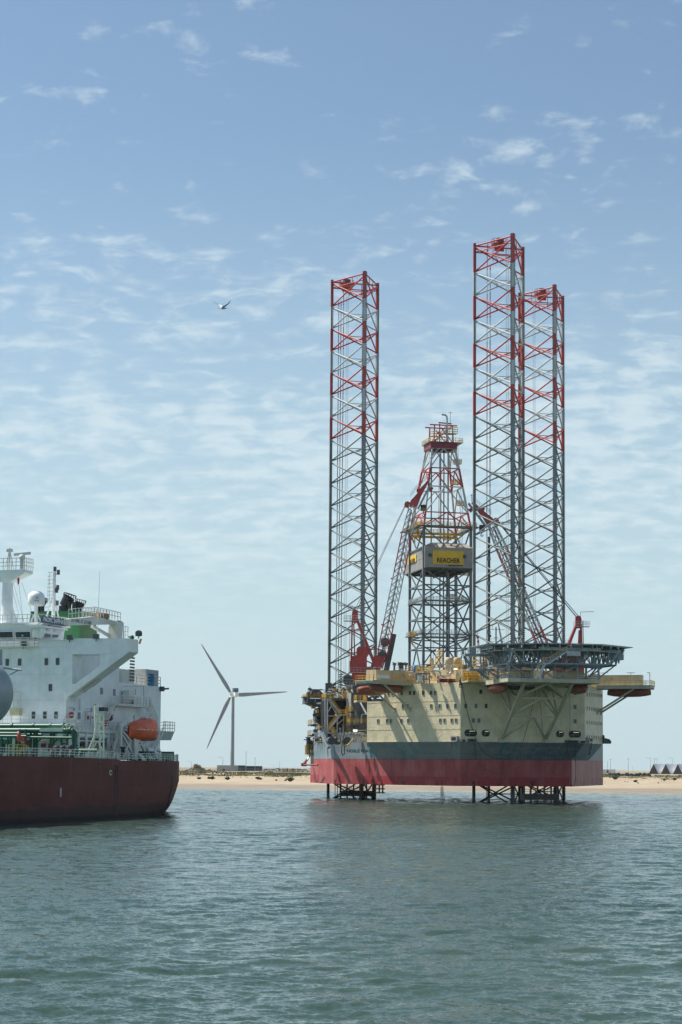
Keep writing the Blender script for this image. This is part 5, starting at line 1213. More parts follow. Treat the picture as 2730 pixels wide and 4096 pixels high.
# ================================================================== JACKING HOUSES, STAIRS AND PIPEWORK ROUND THE PORT AFT LEG
c5 = lambda x, y: (1200+x*.2232, 2600+y*.2232)
def Q(x, y, d): return RG.at(*c5(x, y), 1, d)
DZ = 13.9
def aft():
    # three gear frames round the chords
    for k, a in enumerate((0, 2*pi/3, 4*pi/3)):
        cx, cy = -LA+LR*sin(a), LB_-LR*cos(a); mb = MB(); top = 25.5
        for s in (-1, 1):
            e = V((cos(a), sin(a), 0))*(s*1.55); mb.box((cx+e.x, cy+e.y, (DZ+top)/2), (.9, 2.6, top-DZ), 0, a)
        for z in (DZ+.6, DZ+4, DZ+7.6, top-.3): mb.box((cx, cy, z), (4.2, 2.8, .5), 0, a)
        jf = mb.build('jacking_frame', M['dsteel'], rig); mb = MB(); e = V((cos(a), sin(a), 0)); r = V((sin(a), -cos(a), 0))
        for j in range(4):
            for s in (-1, 1):
                c = V((cx, cy, DZ+2.1+j*2.6))+e*(s*1.6); mb.tube(c+r*1.2, c+r*3.1, .62, 0, 10); mb.tube(c+r*3.1, c+r*3.7, .38, 0, 8)
        build_split(mb, 'gear_motor', M['dsteel'], jf)
    # front gear house: pale casing with a cut-out showing the big planetary gears
    y = 30.5; mb = MB()
    a, b = Q(920, 950, y), Q(1175, 770, y); mb.bx(a.x, b.x, y, y+5, a.z, b.z)
    a, b = Q(920, 1260, y), Q(962, 940, y); mb.bx(a.x, b.x, y, y+5, DZ, b.z)
    a, b = Q(1175, 1260, y), Q(1215, 780, y); mb.bx(a.x, b.x, y, y+5, DZ, b.z)
    gh = mb.build('gear_house', M['clad'], rig); mb = MB()
    a, b = Q(962, 1650, y+1.2), Q(1180, 950, y+1.2); mb.bx(a.x, b.x, y+1.2, y+4.8, DZ, b.z); mb.build('gear_recess', M['hole_shade'], gh); mb = MB()  # solid block painted near-black as the shade inside the cut-out
    for yy in (1060, 1180, 1290): 
        for xx in (1020, 1110):
            p = Q(xx, yy, y+.6); mb.lathe((p.x, y+.9, p.z), [(.75 if xx < 1050 else .6, -.45), (.85 if xx < 1050 else .7, .3)], 0, 16, 'y'); mb.box((p.x, y+.4, p.z), (.2, .1, .2))
    build_split(mb, 'planet_gear', M['steel'], gh)
    # machinery hall behind the stairs: solid block, interior shade painted near-black
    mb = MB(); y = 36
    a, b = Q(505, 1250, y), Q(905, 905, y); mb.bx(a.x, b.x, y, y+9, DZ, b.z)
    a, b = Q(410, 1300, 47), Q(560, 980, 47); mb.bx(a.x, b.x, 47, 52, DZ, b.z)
    build_split(mb, 'machinery_hall', M['hole_shade'], rig)
    # decks with yellow railings: (x0, x1, y of floor, depth plane, reach, rail)
    def deck(name, x0, x1, yf, d, reach=3.0, th=.45, m='dsteel', rail=True, h=1.15):
        a, b = Q(x0, yf, d), Q(x1, yf, d); mb = MB(); mb.bx(a.x, b.x, d, d+reach, a.z-th, a.z)
        n = max(2, int((b.x-a.x)/.8))
        for k in range(n+1): x = a.x+(b.x-a.x)*k/n; mb.bar((x, d-.03, a.z-th*.5), (x, d+reach, a.z-th*.8), .14, th*.9)
        o = mb.build(name, M[m], rig)
        if rail: MB().rail([(a.x, d+reach, a.z), (a.x, d+.05, a.z), (b.x, d+.05, a.z), (b.x, d+reach, a.z)], 0, h, .9, .05, (.4, .7, 1)).build('railing', M['yellow'], o)
        return o
    deck('upper_deck', 140, 455, 868, 46, 6, 1.1); deck('upper_deck', 480, 905, 862, 34, 5, .5); deck('upper_deck', 820, 1090, 775, 38, 5, .4)
    deck('step_deck', 1025, 1200, 895, 20, 3, .5, 'tan'); deck('mid_deck', 208, 560, 1330, 46, 4, .4); deck('mid_deck', 500, 905, 1320, 37, 4); deck('mid_deck', 905, 1190, 1318, 26, 3, .45)
    deck('mid_deck', 360, 490, 1425, 40, 3, .5); deck('low_deck', 185, 330, 1520, 48, 3, .4); deck('low_deck', 408, 482, 1045, 44, 2, .3); deck('low_deck', 905, 965, 1100, 28, 2, .3)
    # cantilevered control cabin at the far left
    y = 47; mb = MB(); a, b = Q(190, 850, y), Q(440, 720, y); x0, x1, z0, z1 = a.x, b.x, a.z, b.z
    mb.prism([(x0, z0), (x1, z0), (x1-.1, z0+.9), (x1-1.2, z1), (x0+.6, z1), (x0, z0+.8)], 1, y, y+4); mb.box(((x0+x1)/2, y+2, z1+.15), (3.6, 1.5, .25))
    for k in range(4): mb.bar((x0+1+k*1.3, y-.05, z0+.4), (x0+1+k*1.3, y-.05, z1-.4), .12, .1, 1)
    mb.bar((x0+.2, y-.1, z0+.2), (x0+2.2, y-.1, z1-.6), .2, .15, 1); cb = mb.build('control_cabin', [M['dsteel'], M['galv']], rig)
    mb = MB(); p = Q(180, 655, y); mb.bar((p.x, y, z0), p, .16, .16); mb.bar((p.x-.5, y, p.z-.6), (p.x+.5, y, p.z-.6), .3, .4); p = Q(150, 720, y); mb.bar((p.x, y, z0-1.6), p, .16, .16); mb.box((p.x, y, z0+.5), (.8, .6, 1.6)); p = Q(378, 690, y); mb.bar((p.x, y, z1), p, .1, .1); mb.build('cabin_mast', M['dsteel'], cb)
    mb = MB(); a, b = Q(60, 840, y), Q(160, 825, y); mb.bx(a.x, b.x, y, y+2.5, a.z-.2, a.z+.1); a, b = Q(80, 920, y), Q(130, 850, y); mb.bx(a.x, b.x, y, y+1.5, a.z, b.z); a, b = Q(140, 960, y), Q(430, 900, y); mb.prism([(a.x, b.z), (b.x, b.z), (b.x, a.z-.6), (b.x-2.2, a.z-.7), (a.x, a.z+.1)], 1, y+.5, y+5); mb.build('cabin_bracket', M['dsteel'], cb)
    # zigzag stairs
    ya = 31
    def flight(f, t, d, w=1.5):
        s = MB(); s.stair(Q(*f, d), Q(*t, d), w, (0, 1, 0), 0, 1, .4); s.build('stair', [M['galv'], M['yellow']], rig)
    flight((705, 1130), (520, 872), ya); flight((520, 1420), (735, 1150), ya); flight((665, 1650), (560, 1470), ya); flight((790, 850), (830, 770), 37, 1.2)
    deck('stair_landing', 668, 838, 1150, ya, 2.2, .3, 'galv'); deck('stair_landing', 518, 630, 1465, ya, 2.2, .4, 'galv')
    mb = MB()
    for x, y0_, y1_, d in ((455, 870, 1650, 32), (497, 870, 1500, 31), (277, 880, 1650, 46), (672, 1160, 1650, 31), (790, 1165, 1650, 32), (850, 860, 1330, 31), (915, 880, 1330, 34)): p, q = Q(x, y0_, d), Q(x, y1_, d); mb.bar(p, (q.x, q.y, max(DZ, q.z)), .24, .24)
    for f, t, d in (((500, 880), (672, 1170), 31.5), ((575, 990), (505, 1110), 31.5), ((465, 1183), (668, 1180), 31.5), ((672, 1340), (800, 1220), 31.5), ((500, 1435), (670, 1430), 31.5), ((950, 1440), (1195, 1440), 25), ((1110, 1160), (1100, 1310), 24), ((1110, 1150), (1195, 1150), 24)): mb.bar(Q(*f, d), Q(*t, d), .2, .2)
    p, q = Q(1080, 930, 20), Q(1198, 1150, 13); mb.bar(p, q, .28, .28)
    build_split(mb, 'stair_frame', M['galv'], rig)
    mb = MB(); p, q = Q(398, 1490, 27), Q(520, 1750, 24); mb.bar(p, q, .75, .8); p = Q(545, 960, 40); mb.tube(p, Q(600, 1240, 40), .8, 0, 10); mb.bx(Q(390, 1480, 27).x-.3, Q(500, 1480, 27).x, 27, 30, Q(390, 1480, 27).z-1, Q(390, 1440, 27).z); build_split(mb, 'hose_boom', M['steel'], rig)
    # yellow caged ladder towers
    for x0, x1, y0_, y1_, d in ((842, 905, 1010, 1470, 30), (345, 415, 1020, 1180, 45)):
        a, b = Q(x0, y1_, d), Q(x1, y0_, d); mb = MB()
        for x in (a.x, (a.x+b.x)/2, b.x):
            for yy in (d, d+1): mb.bar((x, yy, a.z), (x, yy, b.z), .1, .1)
        n = int((b.z-a.z)/.7)
        for k in range(n+1): z = a.z+(b.z-a.z)*k/n; mb.bar((a.x, d, z), (b.x, d, z), .1, .1); mb.bar((b.x, d, z), (b.x, d+1, z), .1, .1)
        mb.build('ladder_cage', M['yellow'], rig)
    # gear motors seen at the far left
    mb = MB()
    for j in range(5):
        p = Q(300, 1075+j*58, 48); mb.tube((p.x, 48, p.z), (p.x+4.5, 48, p.z), .55, 0, 10); mb.tube((p.x-.5, 48, p.z), (p.x, 48, p.z), .35, 0, 8)
    build_split(mb, 'motor_stack', M['dsteel'], rig)
    # U-bent deck pipes, domed drums, hoses
    mb = MB(); d = 16
    for k in range(13):
        p = Q(690+k*30, 1490+(k % 3)*8, d+2*(k % 2)); z = p.z; r = .09 if k < 6 else .17
        pts = [(p.x, p.y, DZ), (p.x, p.y, z-.4)]+[(p.x+.5-.5*cos(pi*t/4), p.y, z-.4+.5*sin(pi*t/4)) for t in range(1, 4)]+[(p.x+1.3, p.y, z-.0), (p.x+1.8, p.y, z-.5), (p.x+1.8, p.y, DZ)]
        mb.path(pts, r, 0, 6)
    build_split(mb, 'vent_pipe', M['galv'], rig)
    for x in (545, 660, 825):
        p = Q(x, 1635, 21 if x < 700 else 17); MB().lathe((p.x, p.y, max(p.z, DZ)+.1), [(.95, -1.6), (.95, .4), (.7, .8)], 0, 18, 'y').box((p.x, p.y-.3, DZ+.1), (2.2, .2, .3)).build('mooring_drum', M['dsteel'], rig)
    def drape(pts, r, m, name, d, n=10):
        pts = [Q(*p, dd) for p, dd in zip(pts, d)]; out = []
        for i in range(len(pts)-1):
            for j in range(n):
                t = j/n; p0, p1, p2, p3 = pts[max(0, i-1)], pts[i], pts[i+1], pts[min(len(pts)-1, i+2)]
                out.append(.5*((2*p1)+(p2-p0)*t+(2*p0-5*p1+4*p2-p3)*t*t+(3*p1-p0-3*p2+p3)*t**3))
        out.append(pts[-1]); return MB().path(out, r, 0, 7).build(name, M[m], rig)
    drape([(700, 1625), (745, 1665), (790, 1705), (835, 1712), (880, 1685), (925, 1630), (960, 1590)], .16, 'yellow', 'yellow_hose', [12]*7)
    drape([(800, 1480), (785, 1560), (760, 1680), (748, 1800), (770, 1880), (800, 1850), (800, 1700), (795, 1600)], .12, 'black', 'black_hose', [12, 12, 12, 11.5, 11.5, 11.5, 12, 12])
    # rail along the deck edge
    mb = MB(); mb.rail([side(-1, 30.2, 0, DZ, -.2), side(-1, 41.4, 0, DZ, -.2), (-35, 25.9, DZ), (-35, 51.8, DZ)], 0, 1.1, 1.3, .05, (.4, .7, 1)); mb.rail([side(-1, 27.2, 0, DZ, -.2), side(-1, 36, 0, DZ, -.2)], 0, 2.0, 1.8, .05, (.5, 1)); build_split(mb, 'deck_railing', M['yellow'], rig)
    # outboard platform, its stack and the boarding boom at the far left
    mb = MB(); d = 50; a, b = Q(140, 1735, d), Q(290, 1735, d); mb.bx(a.x, b.x, d-1, d+3, a.z-2.2, a.z-1.9); pf = mb.build('outboard_platform', M['drab'], rig); z = a.z-1.9
    MB().rail([(b.x, d-1, z), (a.x, d-1, z), (a.x, d+3, z)], 0, 2.4, .7, .055, (.25, .5, .75, 1)).build('railing', M['yellow'], pf)
    mb = MB(); p = Q(155, 1560, d); mb.tube((p.x, d, z), (p.x, d, p.z), .55, 0, 12); mb.lathe((p.x, d, p.z), [(.6, -.2), (.85, -.2), (.85, 0)], 0, 12); mb.bx(Q(175, 0, d).x, Q(265, 0, d).x, d, d+2, z+1, Q(0, 1620, d).z); mb.bar((p.x-1.2, d, p.z-.7), (p.x+.8, d, p.z-.7), .3, .25); mb.build('exhaust_stack', M['dsteel'], pf)
    mb = MB()
    for s in (0, .9): mb.bar(c3v(105, 1260, d+s), c3v(45, 1358, d-2+s), .28, .28, 0); 
    mb.bar(c3v(105, 1260, d), c3v(78, 1235, d), .2, .2, 0); mb.bar(c3v(105, 1260, d), c3v(145, 1240, d), .2, .2, 0); mb.bar(c3v(75, 1235, d), c3v(70, 1195, d), .2, .2, 0)
    mb.tube(c3v(30, 1364, 46), c3v(160, 1367, 36), .22, 1, 8); mb.box(tuple(c3v(36, 1364, 46)), (1.3, 1, .8), 1); mb.bar(c3v(62, 1318, 48), c3v(30, 1360, 46), .35, .4, 1); mb.build('boarding_boom', [M['drab'], M['brick']], rig)
    # small things that fill the decks
    g = random.Random(21); mb = MB()
    for i in range(110):
        x, y_, d = g.uniform(260, 1190), g.uniform(1340, 1640), g.uniform(25, 44); p = Q(x, y_, d); w = g.uniform(.2, 1.1)
        if p.z < DZ: continue
        k = i % 5
        if k < 2: mb.box((p.x, d, p.z), (w, w, g.uniform(.3, 1.4)), g.choice((0, 1, 2, 5)))
        elif k < 4: mb.bar((p.x, d, DZ), (p.x, d, p.z+.5), .14, .14, g.choice((0, 1, 3)))
        else: mb.tube((p.x-w, d, p.z), (p.x+w*2, d, p.z), .1, g.choice((0, 1, 4)), 5)
    for i in range(70):
        x, y_, d = g.uniform(430, 1000), g.uniform(640, 900), g.uniform(36, 46); p = Q(x, y_, d); w = g.uniform(.2, .9)
        if g.random() < .5: mb.box((p.x, d, p.z), (w, w, w), g.choice((0, 1, 2, 3)))
        else: mb.tube((p.x-w, d, p.z), (p.x+w*2, d, p.z), .09, g.choice((0, 1, 4)), 5)
    for i in range(60):
        x, y_, d = g.uniform(240, 480), g.uniform(1000, 1650), g.uniform(42, 50); p = Q(x, y_, d); w = g.uniform(.2, 1.0)
        if i % 2: mb.box((p.x, d, p.z), (w, w, g.uniform(.2, 1.2)), g.choice((0, 0, 2, 3)))
        else: mb.bar((p.x, d, p.z-g.uniform(.5, 2)), (p.x, d, p.z+.5), .14, .14, g.choice((0, 1, 3)))
    tag(mb.build('deck_fittings', [M['dsteel'], M['galv'], M['steel'], M['yellow'], M['white'], M['brick']], rig), kind='stuff')
    mb = MB(); p = Q(995, 1445, 24); mb.box(tuple(p), (1.0, .2, .55)); mb.build('work_light', M['lamp'], rig)
    # crane pedestal gallery, cable carriers, leg guides above the jacking frames
    mb = MB()
    for a in (0, 2*pi/3, 4*pi/3):
        cx, cy = -LA+LR*sin(a), LB_-LR*cos(a); mb.box((cx, cy, 27.6), (1.5, 1.5, 3.6), 0, a)
    for u in (700, 745): p, q = Q(u, 450, 44), Q(u, 660, 44); 
    p = Q(735, 440, 44)
    for k in range(12): mb.box((p.x, 44, p.z-.42*k), (.85, .5, .25))
    mb.bar(Q(560, 720, 44), Q(640, 600, 44), .3, .3); mb.build('leg_guide', M['dsteel'], rig)
def c3v(x, y, d): return RG.at(*c3(x, y), 1, d)
aft()
# ================================================================== THINGS THAT HANG FROM THE RIG
def chain(p0, p1, lab, sag=0.0, n=None, size=.34):
    """chain of alternating stud links between two rig points"""
    p0, p1 = RG.world(p0), RG.world(p1); L_ = (p1-p0).length; n = n or max(4, int(L_/(size*1.35))); mb = MB(); d0 = (p1-p0).normalized()
    for i in range(n):
        c = p0.lerp(p1, (i+.5)/n); e = V((1, 0, 0)) if i % 2 else V((.25, .97, 0)); h = size*.85; w = size*.42
        pts = [c+d0*(h*cos(2*pi*k/8))+e*(w*sin(2*pi*k/8)) for k in range(9)]; mb.path([q-p0 for q in pts], size*.16, 0, 5)
    o = mb.build('anchor_chain', M['rack'], None, p0); tag(o, lab, 'chain', 'chains hanging from the rig'); return o
chain(onside(-1, *c3(1378, 1160))+V((-.6, -.4, 0)), onside(-1, *c3(1376, 1262))+V((-.3, 1.2, 0)), 'chain hanging from the grey box left of the bow corner', size=.5)
chain(V((0, -.7, 0))+RG.at(*c4(178, 955), 1, FY), V((0, .5, 0))+RG.at(*c4(196, 1080), 1, FY+1.5), 'rusty chain hanging on the grey band below the two left mooring openings', size=.46)
chain(V((0, -.7, 0))+RG.at(*c4(868, 960), 1, FY), V((0, .5, 0))+RG.at(*c4(858, 1085), 1, FY+1.5), 'left chain of the pair under the right mooring openings', size=.46)
chain(V((0, -.7, 0))+RG.at(*c4(928, 960), 1, FY), V((0, .5, 0))+RG.at(*c4(928, 1085), 1, FY+1.5), 'right chain of the pair under the right mooring openings', size=.46)
chain(onside(1, *c4(1028, 962))+V((.5, -.3, 0)), onside(1, *c4(1028, 1050))+V((.4, 1.0, 0)), 'chain hanging from the box at the right bow corner', size=.5)
chain(RG.at(*c8(878, 670), 1, FY-.3), RG.at(*c8(876, 810), 1, FY-.3), 'short chain hanging at the top of the bow corner', size=.55)
def rope(pts, r, lab, n=12):
    pts = [RG.world(p) for p in pts]; out = []
    for i in range(len(pts)-1):
        for j in range(n):
            t = j/n; p0, p1, p2, p3 = pts[max(0, i-1)], pts[i], pts[i+1], pts[min(len(pts)-1, i+2)]
            out.append(.5*((2*p1)+(p2-p0)*t+(2*p0-5*p1+4*p2-p3)*t*t+(3*p1-p0-3*p2+p3)*t**3))
    out.append(pts[-1]); b = out[0].copy(); mb = MB().path([q-b for q in out], r, 0, 5); o = mb.build('mooring_rope', M['cable'], None, b); tag(o, lab, 'rope', 'ropes hanging from the rig')
FZ = lambda x, y, o=.35: RG.at(*c4(x, y), 1, FY-o)
rope([FZ(83, 500), FZ(110, 640), FZ(140, 770), FZ(175, 880), FZ(205, 955, .7), FZ(250, 1030), FZ(330, 1075), FZ(390, 1075)], .07, 'rope slanting down the cream front left of the raking frame')
rope([FZ(633, 575, 1.2), FZ(610, 690, 1.4), FZ(570, 850, 1.4), FZ(530, 980, 1.2), FZ(480, 1090, .8), FZ(420, 1165, .6), FZ(350, 1192, .6), FZ(280, 1170, .6), FZ(220, 1110, .8), FZ(195, 1075, .8)], .055, 'long rope swinging in a deep loop across the red front')
rope([FZ(655, 575, 1.5), FZ(672, 720, 1.5), FZ(690, 900, 1.4), FZ(720, 1060, 1.2), FZ(760, 1180, .8), FZ(800, 1198, .7), FZ(850, 1160, .7), FZ(884, 1000, .7), FZ(886, 560, .6)], .045, 'thin rope in a shallow loop below the right mooring openings')
rope([FZ(929, 1085, -1), FZ(930, 1200, -3), FZ(922, 1265, -4), FZ(905, 1280, -4), FZ(893, 1255, -4)], .07, 'rope end curling at the right corner of the red hull')
# overboard water falling from the hull
def spray():
    m = bpy.data.materials.new('falling_water'); m.use_nodes = True; t = m.node_tree; n, L, N = ndir(t); b = n['Principled BSDF']; b.inputs['Base Color'].default_value = (.62, .66, .68, 1); b.inputs['Roughness'].default_value = .3
    co = N('ShaderNodeTexCoord').outputs['Object']; L.new(ramp(N, L, nz(N, L, co, 2.5, 4, .7, (2.2, 2.2, .35)),   .42, .66, 0, .6), b.inputs['Alpha'])
    p = RG.at(1768, 3144, 1, 18); w = RG.world(p); mb = MB()
    for k, (dx, r) in enumerate(((0, .3), (.15, .22), (-.12, .2))): mb.tube((dx, .2*k, 0), (dx*2.2+.2, .2*k, -p.z), r, 0, 9, r*1.7, False)
    o = mb.build('falling_water', m, None, (w.x, w.y, p.z)); tag(o, kind='stuff')
spray()
# ================================================================== TANKER
SG = Frame((-66.8, 259.8, 0), radians(-19.03))
ship = empty('tanker_ship', tuple(SG.o), SG.ang)
tag(ship, 'tanker with dark red hull, white wheelhouse and green funnel, cut by the left edge', 'ship')
s1 = lambda x, y: (x*.4719, 2150+y*.4719)
s2 = lambda x, y: (x*.4719, 2700+y*.4719)
YF = 40.1; HX = SG.at(566*.4719, 2150+1100*.4719, 1, YF).x
def F1(x, y, d=YF): return SG.at(*s1(x, y), 1, d)
def F2(x, y, d=YF): return SG.at(*s2(x, y), 1, d)
def W1(x, y, d=HX): return SG.at(*s1(x, y), 0, d)
def W2(x, y, d=HX): return SG.at(*s2(x, y), 0, d)
def lin(tab, t):
    for (a, va), (b, vb) in zip(tab, tab[1:]):
        if t <= b: return va+(vb-va)*max(0, (t-a))/(b-a)
    return tab[-1][1]
WD = [(-90, 22), (45, 22), (52, 21.8), (58, 21.1), (64, 19.5), (70, 17.2), (76, 14.6), (82, 11.6), (87, 8.5), (90, 5), (91.5, 0.1)]
WW = [(-90, 22), (30, 22), (42, 21.9), (50, 21.2), (56, 19.9), (62, 17.4), (68, 14.6), (74, 11.6), (80, 8.2), (86, 4), (90, .1), (91.5, .1)]
DK = [(-90, 9.4), (18, 9.28), (36, 9.05), (37, 8.85), (92, 8.85)]
def ship_hull():
    ys = [-90, -60, -30, 0, 18, 30, 36, 37, 42, 46, 50, 53, 56, 59, 62, 65, 68, 71, 74, 77, 80, 83, 86, 88, 90, 91.5]; zs = [-1.5, -.5, .3, 1.2, 2.4, 3.8, 5.5, 7.3, None]; mb = MB(); k = len(zs)
    for sg in (1, -1):
        b = len(mb.v)
        for y in ys:
            wd, ww, dk = lin(WD, y), lin(WW, y), lin(DK, y)
            for z in zs:
                z = dk if z is None else z; t = max(0, min(1, z/5.5)); w = ww+(wd-ww)*t**.38
                if z < 0: w = ww*(1+.02*z)
                mb.v.append((sg*w, y, z))
        for i in range(len(ys)-1):
            for j in range(k-1):
                f = [b+i*k+j, b+(i+1)*k+j, b+(i+1)*k+j+1, b+i*k+j+1]
                if sg < 0: f.reverse()
                mb.f.append(f); mb.m.append(0); mb.sm.append(True)
    mb.add([(sg*lin(WD, y)*.999, y, lin(DK, y)-.02) for y in ys for sg in (-1, 1)], [(2*i, 2*i+1, 2*i+3, 2*i+2) for i in range(len(ys)-1)], 1)
    m = bpy.data.materials.new('ship_hull_paint'); m.use_nodes = True; t = m.node_tree; n, L, N = ndir(t); b = n['Principled BSDF']; b.inputs['Roughness'].default_value = .55; b.inputs['Specular IOR Level'].default_value = .22
    co = N('ShaderNodeTexCoord').outputs['Object']; sp = N('ShaderNodeSeparateXYZ'); L.new(co, sp.inputs[0]); z = sp.outputs[2]
    big = nz(N, L, co, .18, 5, .65, (1, .6, 1)); c = mixc(N, L, ramp(N, L, big, .35, .68), (.11, .021, .018), (.155, .036, .03))
    st = nz(N, L, co, .9, 4, .65, (1.5, 1.5, .06)); c = mixc(N, L, ramp(N, L, st, .52, .8, 0, .4), c, (.22, .13, .12)); c = mixc(N, L, ramp(N, L, nz(N, L, co, .8, 4, .6, (2, 2, .08), (4, 4, 4)), .56, .78, 0, .5), c, (.035, .014, .013))
    sm = nz(N, L, co, .5, 5, .7, (.3, .3, 2.2), (9, 2, 1)); c = mixc(N, L, ramp(N, L, sm, .60, .68, 0, .7), c, (.02, .015, .016))
    c = mixc(N, L, mul(N, L, ramp(N, L, mul(N, L, z, mul(N, L, nz(N, L, co, .4, 4, .6, (1, 1, .3)), 1.6), 'ADD'), 3.0, 2.6), .8), c, (.028, .016, .016))
    c = mixc(N, L, mul(N, L, ramp(N, L, z, .75, .55), .85), c, (.012, .012, .012)); L.new(c, b.inputs['Base Color'])
    bp = N('ShaderNodeBump'); bp.inputs['Strength'].default_value = .3; bp.inputs['Distance'].default_value = .06; L.new(nz(N, L, co, .35, 2, .5, (1, 1, 1)), bp.inputs['Height']); L.new(bp.outputs[0], b.inputs['Normal'])
    h = mb.build('hull', [m, M['green']], ship); return h
SH = ship_hull()
edge = lambda y, i=.25, dz=0: V((lin(WD, y)-i, y, lin(DK, y)+dz))
mb = MB()
for u in (980, 1000): a, b = SG.at(*s2(u, 765), 0, 21.98), SG.at(*s2(u-6, 1200), 0, 21.98); mb.bar((22.0, a.y, a.z), (21.9, b.y, .4), .22, .16)

for y, w_ in ((59.5, .0),): mb.path([(lin(WW, y)+(lin(WD, y)-lin(WW, y))*max(.0, min(1, z/5.5))**.38+.03, y, z) for z in (.4, 1.2, 2.2, 3.4, 4.8, 6.4)], .12, 0, 6)
build_split(mb, 'fender_bar', M['black'], SH)
p = SG.at(*s2(516, 995), 0, 22.0); MB().box((22.02, p.y, p.z), (.06, .32, 1.3)).bar((22.04, p.y, p.z-.4), (22.04, p.y, p.z+.4), .2, .02).build('draft_mark', M['owhite'], SH)
p = SG.at(*s2(938, 828), 0, 22.0); mb = MB(); mb.lathe((21.95, p.y, p.z), [(.42, 0), (.42, .12)], 0, 16, 'x'); mb.lathe((22.05, p.y, p.z), [(.24, 0), (.24, .05)], 1, 14, 'x'); mb.build('hawse_pipe', [M['owhite'], M['hole_shade']], SH)
# deck railing
mb = MB(); ys = [-8+3*i for i in range(15)]+[36.5]; mb.rail([edge(y) for y in ys], 0, 1.15, 1.5, .045, (.34, .67, 1)); mb.rail([edge(y) for y in (37, 42, 47, 52, 57, 61)], 0, 1.15, 1.5, .045, (.34, .67, 1))
mb.rail([edge(y, .25) for y in (66, 70, 74, 78, 82, 86, 89)], 0, 1.15, 1.3, .045, (.34, .67, 1))
for y in range(-6, 60, 3): mb.bar(edge(y, .25, 1.0), edge(y, 1.0, 0), .07, .07)
build_split(mb, 'deck_railing', M['owhite'], ship)
